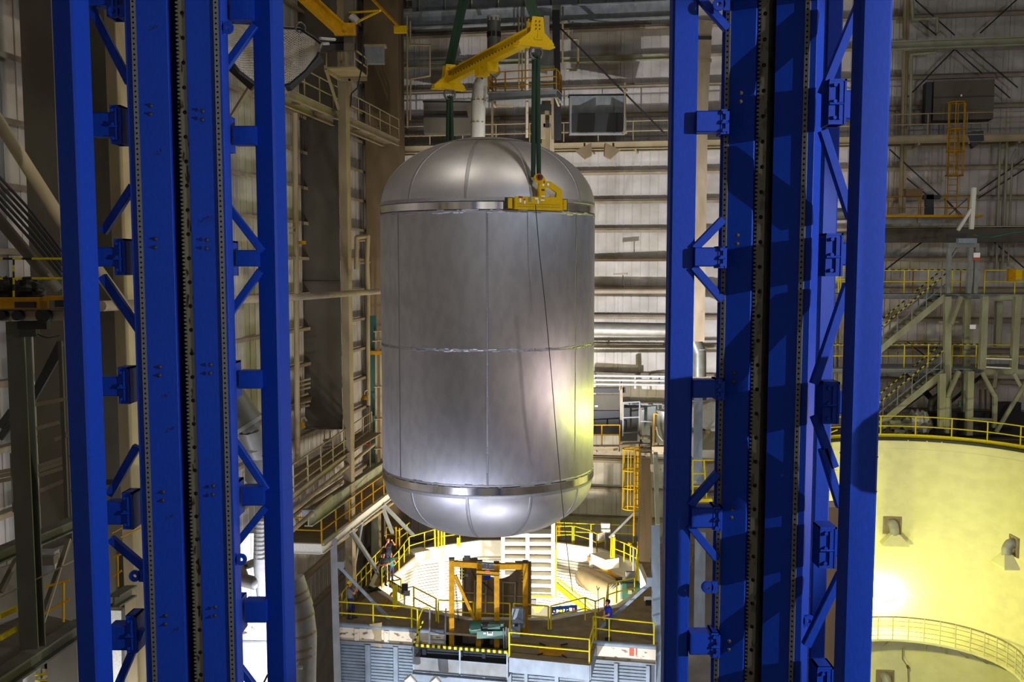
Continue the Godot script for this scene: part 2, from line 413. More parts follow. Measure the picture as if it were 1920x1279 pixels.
# ---- the hall itself
const GB := 10.5                                # the far wall's turn, degrees
const GL := 7.5                                 # the long walls' turn
const WB := Vector3(4.62, 0, -66)
const WL := Vector3(-8.6, 0, -68.4)
func nb() -> Vector3: return yaw(-GB).z         # out of the far wall, towards the camera
func ub() -> Vector3: return yaw(-GB).x         # along it, to the picture's right
func nl() -> Vector3: return yaw(-GL).x         # out of the long wall
func ul() -> Vector3: return yaw(-GL).z         # along it, towards the camera
func onB(px: float, py: float, off := 0.0) -> Vector3: return W(px, py, WB + nb() * off, nb())
func onL(px: float, py: float, off := 0.0) -> Vector3: return W(px, py, WL + nl() * off, nl())
func struct(called: String, b: B, m: Material) -> MeshInstance3D:
	var o = obj(called, b, m)
	tag(o, "", "", "", "structure")
	return o
func shell() -> void:
	var b = B.new()
	b.box(Vector3(8, -14.3, -22), Vector3(130, 0.6, 130))
	struct("floor", b, M.concrete)
	b = B.new(); b.box(Vector3(8, 34.3, -22), Vector3(130, 0.6, 130))
	struct("ceiling", b, M.olive)
	b = B.new(); b.box(WB + ub() * 12 - nb() * 0.35 + Vector3(0, 10, 0), Vector3(84, 50, 0.5), yaw(-GB))
	var back = struct("wall_back", b, M.siding)
	b = B.new(); b.box(WL + ul() * 46 - nl() * 0.35 + Vector3(0, 10, 0), Vector3(0.5, 50, 110), yaw(-GL))
	var left = struct("wall_left", b, M.siding)
	b = B.new(); b.box(Vector3(47, 10, -58) + ul() * 46, Vector3(0.5, 50, 120), yaw(-GL))
	struct("wall_right", b, M.siding)
	b = B.new(); b.box(Vector3(5, 10, 32), Vector3(110, 50, 0.5))
	struct("wall_front", b, M.siding)
	# metal wall panels, each with pressed ribs, between the girts
	var girts = []
	for k in range(-7, 14): girts.append(onB(1180, 324 + 54 * k).y)
	var rows = []
	for k in girts.size() - 1: rows.append([girts[k + 1], girts[k]])
	var lw = 3.13
	var pm = []
	for w in [lw, 4.2]:
		var p = B.new()
		var hh: float = girts[0] - girts[1] - 0.03
		p.box(Vector3(0, 0, 0), Vector3(w - 0.05, hh, 0.03))
		for k in 6: p.box(Vector3((k + 0.5 - 3) * w / 6.0, 0, 0.03), Vector3(0.07, hh, 0.04), Basis(), 0.015)
		pm.append(p.mesh())
	for c in range(-4, 11):
		for r in rows:
			var at: Vector3 = WB + ub() * ((c + 0.12) * lw) + Vector3(0, (r[0] + r[1]) * 0.5, 0)
			var px: float = CX + F * at.x / -at.z
			if (px > 735 and px < 1290) or (px > 1520 and px < 1990):
				put("wall_panel", pm[0], M.siding, back, at - nb() * 0.07, yaw(-GB))
	for c in range(-1, 12):
		for r in rows:
			var at: Vector3 = WL + ul() * (c * 4.2 + 1.2) + Vector3(0, (r[0] + r[1]) * 0.5, 0)
			put("wall_panel", pm[1], M.siding, left, at - nl() * 0.07, Basis(Vector3.UP, PI / 2 - deg_to_rad(GL)))
	for y in girts:
		b = B.new(); b.angle(WB + ub() * -16 + nb() * 0.12 + Vector3(0, y, 0), WB + ub() * 36 + nb() * 0.12 + Vector3(0, y, 0), 0.28, 0.1)
		b.box(WB + ub() * 10 + nb() * 0.14 + Vector3(0, y, 0), Vector3(52, 0.05, 0.3), yaw(-GB))
		obj("girt", b, M.girt, back)
		b = B.new(); b.box(WL + ul() * 24 + nl() * 0.14 + Vector3(0, y, 0), Vector3(0.3, 0.05, 52), yaw(-GL))
		b.box(WL + ul() * 24 + nl() * 0.28 + Vector3(0, y - 0.06, 0), Vector3(0.03, 0.14, 52), yaw(-GL))
		obj("girt", b, M.girt, left)

# ---- the tank: seven sheets round, two courses high, ring frames, gore domes
const TR := 4.2
func tank_axis() -> Vector3: return at_y(Z(915, 640, 42.3), 0)
func arc(pr: Array, a0: float, a1: float, c: Vector3) -> B:
	var b = B.new()
	b.lathe_at(c, pr, 14, a0, a1)
	return b
func tank() -> void:
	var c = tank_axis()
	var dt = 41.9
	var y_top = Z(915, 388, dt).y
	var y_band = Z(915, 402.5, dt).y
	var y_seam = Z(915, 643.5, dt).y
	var y_lo = Z(915, 877.5, dt).y
	var y_bot = Z(915, 891.5, dt).y
	var t = thing("propellant_tank", "huge bare aluminium tank with domed ends hanging upright from the yellow bar", "tank", c + Vector3(0, y_bot - 2.4, 0))
	var off = PI / 2 - deg_to_rad(0.9)             # angle of the seam that faces the camera (lathe angles run x to z)
	var step = TAU / 7
	for course in 2:
		var y0: float = [y_seam + 0.05, y_lo + 0.02][course]
		var y1: float = [y_band - 0.02, y_seam - 0.05][course]
		for k in 7:
			var pr = []
			for s in 5: pr.append(Vector2(TR, lerpf(y0, y1, s / 4.0)))
			obj("barrel_panel", arc(pr, off + step * k + 0.009, off + step * (k + 1) - 0.009, c), M.sheet, t)
	var rng = RandomNumberGenerator.new()
	rng.seed = 7
	for k in 7:                                      # vertical weld lands: a trough, a proud bead, scrubbed edges
		var a = off + step * k
		var b = B.new()
		b.lathe_at(c, [Vector2(TR - 0.015, y_lo), Vector2(TR - 0.015, y_band)], 2, a - 0.012, a + 0.012)
		var y = y_lo
		while y < y_band:
			var l = rng.randf_range(0.25, 0.9)
			var w = rng.randf_range(0.0015, 0.0042)
			var s = rng.randf_range(-0.002, 0.002)
			b.lathe_at(c, [Vector2(TR - 0.012, y), Vector2(TR + 0.012, y + 0.03), Vector2(TR + 0.012, minf(y + l, y_band) - 0.02), Vector2(TR - 0.012, minf(y + l, y_band))], 2, a - w + s, a + w + s)
			y += l
		obj("weld_seam", b, M.weld, t)
	var h = B.new()                                 # the seam round the middle, ground by hand in uneven passes
	h.lathe_at(c, [Vector2(TR - 0.012, y_seam - 0.06), Vector2(TR - 0.012, y_seam + 0.06)], 96)
	for k in 260:
		var a = rng.randf() * TAU
		var w = rng.randf_range(0.01, 0.06)
		var dy = rng.randf_range(-0.06, 0.06)
		var hh = rng.randf_range(0.012, 0.05)
		h.lathe_at(c, [Vector2(TR - 0.01, y_seam + dy - hh), Vector2(TR + 0.004 + 0.006 * rng.randf(), y_seam + dy), Vector2(TR - 0.01, y_seam + dy + hh)], 3, a, a + w, Basis(), false)
	obj("weld_seam", h, M.weld, t)
	# ring frames, machined bright, in short facets like the mirrors in the photograph
	for e in 2:
		var y0: float = [y_band, y_bot][e]
		var y1: float = [y_top, y_lo][e]
		var r = B.new()
		r.lathe_at(c, [Vector2(TR - 0.01, y0), Vector2(TR + 0.03, y0 + 0.015), Vector2(TR + 0.03, y1 - 0.03), Vector2(TR - 0.01, y1 - 0.005)], 54, 0.0, TAU, Basis(), false)
		obj("ring_frame", r, M.ringm, t)
		var s = B.new()
		var ys: float = [y_band - 0.05, y_lo + 0.05][e]
		s.lathe_at(c, [Vector2(TR, ys - 0.04), Vector2(TR + 0.016, ys), Vector2(TR, ys + 0.04)], 96)
		for k in 150:
			var a = rng.randf() * TAU
			var dy = rng.randf_range(-0.07, 0.05)
			s.lathe_at(c, [Vector2(TR - 0.005, ys + dy - 0.03), Vector2(TR + 0.012 + 0.01 * rng.randf(), ys + dy), Vector2(TR - 0.005, ys + dy + 0.03)], 3, a, a + rng.randf_range(0.02, 0.07), Basis(), false)
		obj("weld_seam", s, M.weld, t)
		var lip = B.new()
		var yl: float = [y_top, y_bot][e]
		var up: float = [1.0, -1.0][e]
		lip.lathe_at(c, [Vector2(TR - 0.03, yl - 0.01 * up), Vector2(TR + 0.01, yl + 0.03 * up), Vector2(TR - 0.025, yl + 0.14 * up)], 96, 0.0, TAU, Basis(), false)
		obj("weld_seam", lip, M.weld, t)
	# domes
	for e in 2:
		var up: float = [1.0, -1.0][e]
		var yb: float = [y_top + 0.02, y_bot - 0.02][e]
		var hb: float = [2.66, 2.38][e]
		var cut = 1.12                              # where the polar cap begins, along the ellipse
		var gs = TAU / 11
		var ga = PI / 2 + deg_to_rad(8.5 + 0.9)
		for k in 11:
			var pr = []
			for s in 13:
				var g = cut * s / 12.0
				pr.append(Vector2((TR - 0.02) * cos(g), yb + up * hb * sin(g)))
			var b = B.new()
			b.lathe_at(c, pr, 10, ga + gs * k + 0.004, ga + gs * (k + 1) - 0.004)
			obj("dome_gore", b, M.gore, t)
			var lip = B.new()                       # thicker weld land between two gores
			for s in 24:
				var g0 = cut * s / 24.0; var g1 = cut * (s + 1) / 24.0
				var a = ga + gs * k
				for q in 4:
					var w0 = [-0.016, -0.011, 0.0, 0.011, 0.016]
					var ht = [-0.012, 0.012, 0.016, 0.012, -0.012]
					var P = func(g: float, i: int) -> Vector3:
						var ex: float = ht[i]
						var wd: float = w0[i] * (1.0 + 0.8 * sin(g))
						return c + Vector3(cos(a + wd), 0, sin(a + wd)) * (TR - 0.02 + ex) * cos(g) + Vector3(0, yb + up * (hb + ex) * sin(g), 0)
					lip.quad(P.call(g0, q), P.call(g1, q), P.call(g1, q + 1), P.call(g0, q + 1), P.call(g0, q) - c - Vector3(0, yb - up * 2.0, 0))
			obj("weld_seam", lip, M.weld, t)
		var cp = []
		for s in 9:
			var g = lerpf(cut + 0.006, PI / 2, s / 8.0)
			cp.append(Vector2((TR - 0.005) * cos(g), yb + up * (hb + 0.01) * sin(g)))
		var cb = B.new()
		cb.lathe_at(c, cp, 48)
		obj("polar_cap", cb, M.gore, t)

# ---- lifting gear
func strap(p: Array, w: float, th: float, twist: Vector3) -> B:
	var b = B.new()
	for k in p.size() - 1: b.bar(p[k], p[k + 1], w, th, twist)
	return b
func lifting() -> void:
	var c = tank_axis()
	var er = Z(1005, 62, 38.6)
	var el = Z(843, 146, 46.0)
	var dir = (el - er).normalized()
	var side = dir.cross(Vector3.UP).normalized()
	var t = thing("lifting_bar", "long yellow lifting bar with rows of holes, hung level above the tank", "lifting bar", (er + el) * 0.5)
	var a = Z(1013, 62, 38.4) - dir * 0.0
	var web = B.new()
	web.ibeam(er - dir * 0.2, el + dir * 0.2, 0.34, 0.52, 0.05)
	obj("beam", web, M.lift, t)
	var len = er.distance_to(el)
	for s in [-1.0, 1.0]:
		var holes = B.new()
		for k in 26:
			var p = er + dir * (0.5 + (len - 1.0) * k / 25.0) + side * s * 0.031 + Vector3(0, 0.05, 0)
			holes.tube(p - side * s * 0.02, p + side * s * 0.006, 0.035, 8)
		tag(obj("hole_row", holes, M.black, t), "", "", "", "stuff")
	# end plates: an upright cheek over a flared foot, at each end
	for e in 2:
		var o: Vector3 = [er, el][e]
		var f = Transform3D(Basis(side, Vector3.UP, side.cross(Vector3.UP)), o + Vector3(0, 0.0, 0))
		var sc: float = 1.0
		var foot := PackedVector2Array([Vector2(-0.22, 0.52), Vector2(0.2, 0.52), Vector2(0.24, 0.0), Vector2(0.62, -0.36), Vector2(0.62, -0.46), Vector2(-0.75, -0.46), Vector2(-0.75, -0.36), Vector2(-0.3, 0.0)])
		for z in [-0.16, 0.16]:
			var b = B.new()
			b.prism(foot, Transform3D(f.basis, o + dir * z), 0.05)
			obj("end_plate", b, M.lift, t)
		var fl = B.new()
		fl.bar(o - side * 0.78 + Vector3(0, -0.47, 0), o + side * 0.66 + Vector3(0, -0.47, 0), 0.4, 0.05)
		obj("foot_flange", fl, M.lift, t)
		for k in 6:
			var bolts = B.new()
			var p = o + side * (-0.1 + 0.14 * (k % 2)) + Vector3(0, 0.1 + 0.13 * (k / 2), 0)
			bolts.tube(p - dir * 0.22, p + dir * 0.22, 0.022, 6)
			obj("bolt", bolts, M.dark, t)
		# shackle and the green sling down to the tank
		var sh = thing("shackle", ["steel ring shackle under the bar's end above the yellow plate fixture", "steel shackle under the bar's end beside the white vent pipe"][e], "shackle", o + Vector3(0, -0.9, 0), "")
		var rb = B.new()
		rb.torus(o + Vector3(0, -0.68, 0), B.new().axes(Vector3.ZERO, side.cross(Vector3.UP)), 0.24, 0.05, 14)
		obj("bow", rb, M.steel, sh)
		var pin = B.new()
		pin.tube(o + Vector3(0, -0.5, 0) - side * 0.2, o + Vector3(0, -0.5, 0) + side * 0.2, 0.045, 8)
		obj("pin", pin, M.steel, sh)
		var down: Vector3 = [Z(1005, 332, 38.5), Z(843.5, 300, 46.1)][e]
		var lb = B.new()
		for x in [-0.1, 0.1]:
			lb.tube(o + Vector3(0, -0.9, 0) + Vector3(x * 0.6, 0, 0), down + Vector3(x, 0, 0), 0.085, 8)
		lb.torus(o + Vector3(0, -0.88, 0), B.new().axes(Vector3.ZERO, Vector3(0, 0, 1)), 0.1, 0.075, 10)
		tag(obj("lifting_sling", lb, M.green), ["doubled dark green sling hanging down to the yellow plate fixture", "doubled dark green sling running down behind the dome"][e], "sling", "")
		# and the one up to the crane hook
		var top = at_y(c, 30.2) + dir * (-0.25 if e == 0 else 0.25)
		var ub_ = B.new()
		for x in [-0.09, 0.09]:
			ub_.bar(o + Vector3(x, 0.5, 0), top + Vector3(x, 0, 0), 0.2, 0.08, Vector3(0, 0, 1))
		tag(obj("lifting_sling", ub_, M.green), ["doubled green sling rising from the bar's holed end nearest the tank fixture", "doubled green sling rising from the bar's end over the vent pipe"][e], "sling", "")
	for k in 2:                                       # two brackets under the middle
		var p = er.lerp(el, 0.48 + 0.1 * k)
		var b = B.new()
		b.box(p + Vector3(0, -0.42, 0), Vector3(0.46, 0.36, 0.5), Basis(side, Vector3.UP, side.cross(Vector3.UP)), 0.04)
		obj("bracket", b, M.lift, t)
	# crane hook block above the picture
	var hk = thing("hook_block", "crane hook block above the slings", "hook", at_y(c, 30.0))
	var hb = B.new()
	hb.box(at_y(c, 31.2), Vector3(0.9, 1.2, 0.5), Basis(), 0.08)
	obj("block", hb, M.lift, hk)
	var hh = B.new()
	hh.torus(at_y(c, 30.35), B.new().axes(Vector3.ZERO, Vector3(0, 0, 1)), 0.28, 0.1, 14, -1.2, 3.6)
	obj("hook", hh, M.steel, hk)
	var rp = B.new()
	for x in [-0.3, -0.1, 0.1, 0.3]: rp.tube(at_y(c, 31.6) + Vector3(x, 0, 0), at_y(c, 34.0) + Vector3(x, 0, 0), 0.025, 6)
	obj("rope", rp, M.dark, hk)
	# the plate fixture bolted to the upper ring; its outline is in a plane that touches the ring
	var at = Z(1004, 393, 38.56)
	var out = at_y(at - c, 0).normalized()
	at = at_y(c, at.y) + out * (TR + 0.2)
	var fx = thing("lifting_fixture", "yellow plate fixture with a raised pierced arm, clamped to the tank's upper ring", "lifting fixture", at)
	var k = 0.0193                                   # metres per pixel there
	var fb = Transform3D(Basis(Vector3.UP.cross(out).normalized(), Vector3.UP, out), at)
	fb.basis.x /= cos(out.angle_to(Vector3(0, 0, 1))) * 1.0
	fb.basis.x = fb.basis.x.normalized() * 1.12
	var P := func(list: Array) -> PackedVector2Array:
		var q := PackedVector2Array()
		for v in list: q.append(Vector2((v.x - 1004) * k, (393 - v.y) * k))
		return q
	var plate = B.new()
	plate.prism(P.call([Vector2(959.5, 394), Vector2(959.5, 374), Vector2(962, 371), Vector2(1003, 370.5), Vector2(1047, 370.5), Vector2(1047, 394.5)]), fb, 0.14)
	obj("base_plate", plate, M.lift, fx)
	var arm = B.new()
	arm.prism(P.call([Vector2(1003.5, 371), Vector2(1003.5, 346), Vector2(998, 340), Vector2(996, 335), Vector2(998.5, 330.5), Vector2(1003, 328.3), Vector2(1008, 329.3), Vector2(1011, 332.5), Vector2(1015, 339.5), Vector2(1015, 371)]), fb, 0.16)
	obj("lug", arm, M.lift, fx)
	var br = B.new()
	br.prism(P.call([Vector2(1015, 353), Vector2(1015, 341.5), Vector2(1024.5, 342), Vector2(1046, 356), Vector2(1047, 371), Vector2(1035, 371), Vector2(1036.3, 361.5), Vector2(1023.5, 353)]), fb, 0.13)
	obj("brace", br, M.lift, fx)
	var eye = B.new()
	eye.ring(Transform3D(fb.basis, fb * Vector3((1003.6 - 1004) * k, (393 - 335) * k, 0.0)), 0.07, 0.115, 0.22)
	obj("bushing", eye, M.red, fx)
	var pn = B.new()
	pn.tube(fb * Vector3(0, 58 * k, -0.3), fb * Vector3(0, 58 * k, 0.16), 0.07, 12)
	obj("pin", pn, M.dark, fx)
	for x in [952.0, 1052.5]:
		var bl = B.new()
		bl.box(fb * Vector3((x - 1004) * k, 9.5 * k, -0.08), Vector3(0.16, 0.36, 0.22), Basis(fb.basis.x.normalized(), fb.basis.y, fb.basis.z), 0.02)
		obj("end_block", bl, M.lift, fx)
		var bd = B.new()
		bd.box(fb * Vector3((x - 1004) * k, 10 * k, -0.1), Vector3(0.26, 0.4, 0.14), Basis(fb.basis.x.normalized(), fb.basis.y, fb.basis.z))
		obj("clamp", bd, M.dark, fx)
	# stickers, hole rows and lettering on the fixture
	var stick = [[969, 372, 8, 3, "red"], [968.5, 378, 4, 7, "paper"], [976.5, 381, 3, 6, "paper"], [975.8, 376.5, 3.5, 1.6, "red"], [986, 376, 6, 8, "grey"], [1001, 380, 3, 7, "paper"], [998, 374, 7, 3.5, "paper"], [1010.5, 348.5, 4, 4, "paper"], [1010, 358, 6.5, 3, "dark"], [1009, 376.5, 8, 2.6, "paper"], [1019.5, 347.5, 4.6, 4.6, "paper"], [1010.5, 369.3, 8, 2, "paper"], [1012, 343.5, 2.2, 4, "red"]]
	for s in stick:
		var b = B.new()
		b.box(fb * Vector3((s[0] - 1004) * k, (393 - s[1]) * k, 0.083), Vector3(s[2] * k, s[3] * k, 0.006), Basis(fb.basis.x.normalized(), fb.basis.y, fb.basis.z))
		obj("sticker", b, M[s[4]], fx)
	for r in 2:
		var hr = B.new()
		for q in 34:
			var p = fb * Vector3((963.5 + q * 2.35 - 1004) * k, (393 - 384.5 - 4.5 * r) * k, 0.0)
			hr.tube(p + out * 0.06, p + out * 0.076, 0.012, 6)
		tag(obj("hole_row", hr, M.dark, fx), "", "", "", "stuff")
	# tag line from the fixture to the deck
	var rope = B.new()
	var pts = []
	for q in [[1004, 384, 38.1], [1012, 480, 38.0], [1022, 570, 38.0], [1033, 690, 38.05], [1041, 790, 38.1], [1048, 870, 38.2], [1054, 940, 38.6], [1060, 1000, 40.0], [1068, 1070, 43.0], [1074, 1112, 45.5]]:
		pts.append(Z(q[0], q[1], q[2]))
	rope.pipe(pts, 0.016, 5)
	tag(obj("tag_line", rope, M.dark), "thin dark tag line running from the yellow fixture down past the tank", "rope")

# ---- the two blue machine masts in front
func post(called: String, label: String, corner: Vector3, w: float, turn: float, corner_right: bool) -> Vector3:
	var q = yaw(turn)
	var c = at_y(corner, 0) - q.z * w * 0.5 + q.x * w * (-0.5 if corner_right else 0.5)
	var t = thing(called, label, "post", at_y(c, -14))
	var b = B.new()
	b.box(at_y(c, 7), Vector3(w, 42, w), q, 0.035)
	obj("tube", b, M.blue, t)
	var f = B.new()
	f.box(at_y(c, -13.96), Vector3(w * 2, 0.08, w * 2), q)
	obj("foot_plate", f, M.blue, t)
	for y in [Z(CX, 853, -c.z).y, Z(CX, 917, -c.z).y]:
		var s = B.new()
		s.box(at_y(c, y), Vector3(w + 0.012, 0.02, w + 0.012), q, 0.035)
		obj("weld_seam", s, M.blue, t)
	return c
func mast(label: String, at: Vector3, turn: float, xs: Array, rack_at: float, t_side: String) -> Node3D:
	# xs: metres along the front from the middle: flange, rail, channel, recess, channel, rail, flange
	var q = yaw(turn)
	var t = thing("machine_mast", label, "mast", at_y(at, -14))
	var y0 = -13.9; var y1 = 27.0
	var h = y1 - y0
	var P = func(x: float, y: float, z: float) -> Vector3: return at_y(at, y) + q.x * x + q.z * z
	for k in 2:
		var xa: float = xs[1 + 2 * k + (1 if k == 1 else 0)] if k == 0 else xs[4]
		var xb: float = xs[3] if k == 0 else xs[6]
		var b = B.new()
		b.box(P.call((xa + xb) * 0.5, y0 + h * 0.5, -0.35), Vector3(xb - xa, h, 0.7), q, 0.006)
		obj("channel", b, M.blue, t)
	var fl = B.new()
	fl.box(P.call((xs[0] + xs[1]) * 0.5, y0 + h * 0.5, -0.055), Vector3(xs[1] - xs[0], h, 0.1), q, 0.006)
	obj("flange", fl, M.blue, t)
	fl = B.new()
	fl.box(P.call((xs[6] + xs[7]) * 0.5, y0 + h * 0.5, -0.055), Vector3(xs[7] - xs[6], h, 0.1), q, 0.006)
	obj("flange", fl, M.blue, t)
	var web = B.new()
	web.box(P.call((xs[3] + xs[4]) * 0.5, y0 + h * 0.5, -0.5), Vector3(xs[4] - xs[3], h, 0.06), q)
	obj("web", web, M.black, t)  # black stands in for the shade deep in the recess
	# guide rails: real counterbored holes along each
	var lo = Z(CX, 1330, -at.z).y
	var hi = Z(CX, -50, -at.z).y
	for k in 2:
		var xr: float = [xs[1] + 0.045, xs[6] - 0.04][k]
		var w = 0.075
		var b = B.new()
		var hl = B.new()
		b.box(P.call(xr, y0 + (lo - y0) * 0.5, 0.02), Vector3(w, lo - y0, 0.04), q)
		b.box(P.call(xr, (hi + y1) * 0.5, 0.02), Vector3(w, y1 - hi, 0.04), q)
		for sx in [-1.0, 1.0]:
			b.quad(P.call(xr + sx * w * 0.5, lo, 0), P.call(xr + sx * w * 0.5, hi, 0), P.call(xr + sx * w * 0.5, hi, 0.04), P.call(xr + sx * w * 0.5, lo, 0.04), q.x * sx)
		var y = lo
		var pitch = 0.0845
		while y < hi:
			holed(b, hl, P.call(xr, y + pitch * 0.5, 0.04), q, w, pitch, 0.018, 0.028)
			y += pitch
		var r = obj("guide_rail", b, M.steel, t)
		tag(obj("rail_holes", hl, M.black, r), "dark counterbored holes", "", "", "stuff")
	# toothed rack in the recess
	var w2 = 0.125
	var n = 0
	var y = lo
	while y < hi + 0.2:
		var b = B.new()
		var hl = B.new()
		for s in 5:
			holed(b, hl, P.call(rack_at, y + (s + 0.5) * 0.4, -0.04), q, w2, 0.4, 0.036, 0.04)
		for sx in [-1.0, 1.0]: b.quad(P.call(rack_at + sx * w2 * 0.5, y, -0.04), P.call(rack_at + sx * w2 * 0.5, y + 1.994, -0.04), P.call(rack_at + sx * w2 * 0.5, y + 1.994, -0.4), P.call(rack_at + sx * w2 * 0.5, y, -0.4), q.x * sx)
		var r = obj("rack", b, M.rack, t)
		tag(obj("rack_holes", hl, M.black, r), "", "", "", "stuff")
		var tt = B.new()
		for s in 30:
			var yy = y + s * 0.0667
			var z = rack_at - w2 * 0.5
			var e = 0.05
			var pa = [P.call(z, yy + 0.003, -0.045), P.call(z - e, yy + 0.024, -0.045), P.call(z - e, yy + 0.042, -0.045), P.call(z, yy + 0.063, -0.045)]
			var pb = []
			for p in pa: pb.append(p - q.z * 0.14)
			tt.fan(pa, q.z); tt.loft(pa, pb)
		tag(obj("rack_teeth", tt, M.rack, r), "", "", "", "stuff")
		y += 2.0
	return t
func holed(b: B, hl: B, c: Vector3, q: Basis, w: float, pitch: float, r: float, deep: float) -> void:
	var sq = []; var ci = []; var cb = []
	for k in 8:
		var a = TAU * (k + 0.5) / 8
		ci.append(c + q * Vector3(cos(a) * r, sin(a) * r, 0)); cb.append(ci[k] - q.z * deep)
	var e = [Vector2(0.5, 0.25), Vector2(0.25, 0.5), Vector2(-0.25, 0.5), Vector2(-0.5, 0.25), Vector2(-0.5, -0.25), Vector2(-0.25, -0.5), Vector2(0.25, -0.5), Vector2(0.5, -0.25)]
	for v in e: sq.append(c + q * Vector3(v.x * w, v.y * pitch, 0))
	for k in 8:
		var j = (k + 1) % 8
		b.quad(sq[k], sq[j], ci[j], ci[k], q.z)
		hl.quad(ci[k], ci[j], cb[j], cb[k], c - ci[k])
	for k in 4:
		var s = [Vector2(0.5, 0.5), Vector2(-0.5, 0.5), Vector2(-0.5, -0.5), Vector2(0.5, -0.5)]
		b.tri(sq[k * 2], sq[k * 2 + 1], c + q * Vector3(s[k].x * w, s[k].y * pitch, 0), q.z, q.z, q.z)
	hl.fan(cb, q.z)
# arms, clamps and braces from a post to its mast; rows give picture heights of arm top, arm bottom, clamp top, clamp bottom
func arms(t: Node3D, ax: Array, rows: Array, braces: Array, d: float, clamp_x: Array, deep := 0.34) -> void:
	for r in rows:
		var dd = d
		var px0: float = lerpf(ax[0], ax[2], r[0] / 1279.0); var px1: float = lerpf(ax[1], ax[3], r[0] / 1279.0)
		var a = Z(px0, (r[0] + r[1]) * 0.5, dd); var b = Z(px1, (r[0] + r[1]) * 0.5, dd)
		var h = absf(Z(px0, r[0], dd).y - Z(px0, r[1], dd).y)
		var ab = B.new()
		ab.bar(a, b, deep, h, Vector3.UP, 0.02)
		obj("arm", ab, M.blue, t)
		var c0 = Z(lerpf(clamp_x[0], clamp_x[2], r[0] / 1279.0), r[2], dd); var c1 = Z(lerpf(clamp_x[1], clamp_x[3], r[0] / 1279.0), r[3], dd)
		var w = absf(c1.x - c0.x)
		var hh = absf(c1.y - c0.y)
		var m = (c0 + c1) * 0.5
		var cb = B.new()
		for z in [-0.2, 0.17]: cb.box(m + Vector3(0, 0, z), Vector3(w, hh, 0.03))
		cb.box(m + Vector3(w * 0.5 - 0.015, 0, 0), Vector3(0.03, hh, 0.4)); cb.box(m + Vector3(-w * 0.5 + 0.015, 0, -0.02), Vector3(0.03, hh, 0.36))
		cb.box(m + Vector3(w * 0.12, 0, 0.2), Vector3(0.035, hh * 0.8, 0.06)); cb.box(m + Vector3(0, hh * 0.5 - 0.015, 0), Vector3(w, 0.03, 0.4))
		var cl = obj("clamp", cb, M.blue, t)
		for y in [-0.36, 0.0, 0.36]:
			var bb = B.new()
			bb.tube(m + Vector3(-w * 0.18, y * hh, 0.17), m + Vector3(-w * 0.18, y * hh, 0.24), 0.03, 6)
			obj("bolt", bb, M.blue, cl)
		var rb = B.new()
		rb.tube(m + Vector3(-w * 0.5, -0.05 * hh, 0.22), m + Vector3(w * 0.3, -0.05 * hh, 0.22), 0.022, 6)
		obj("clamp_screw", rb, M.blue, cl)
	for r in braces:
		var bb = B.new()
		var ea = Z(r[0], r[1], d); var eb = Z(r[2], r[3], d)
		bb.bar(ea - (eb - ea) * 0.05, eb + (eb - ea) * 0.12, 0.13, 0.15, Vector3(0, 0, 1), 0.012)
		obj("brace", bb, M.blue, t)
func eyes(t: Node3D, list: Array, d: float, s: float) -> void:
	for e in list:
		var p = Z(e[0], e[1], d)
		var b = B.new()
		b.ring(Transform3D(Basis(), p), 0.035, 0.1, 0.05, 16)
		b.box(p + Vector3(e[2] * 0.12, 0, 0), Vector3(0.1, 0.2, 0.05))
		obj("lifting_eye", b, M.blue, t)
func dots(t: Node3D, list: Array, d: float, zoff := 0.0) -> void:
	for e in list:
		for k in 2:
			var p = Z(e[0] - k * 0.6, e[1] + 16 * k, d)
			var b = B.new()
			b.lathe_at(p, [Vector2(0, 0.012), Vector2(0.018, 0.012), Vector2(0.036, -0.004)], 8, 0, TAU, Basis(Vector3.RIGHT, PI / 2))
			b.tube(p + Vector3(0, 0, -0.01), p + Vector3(0, 0, 0.03), 0.016, 6)
			obj("bolt", b, M.dark, t)
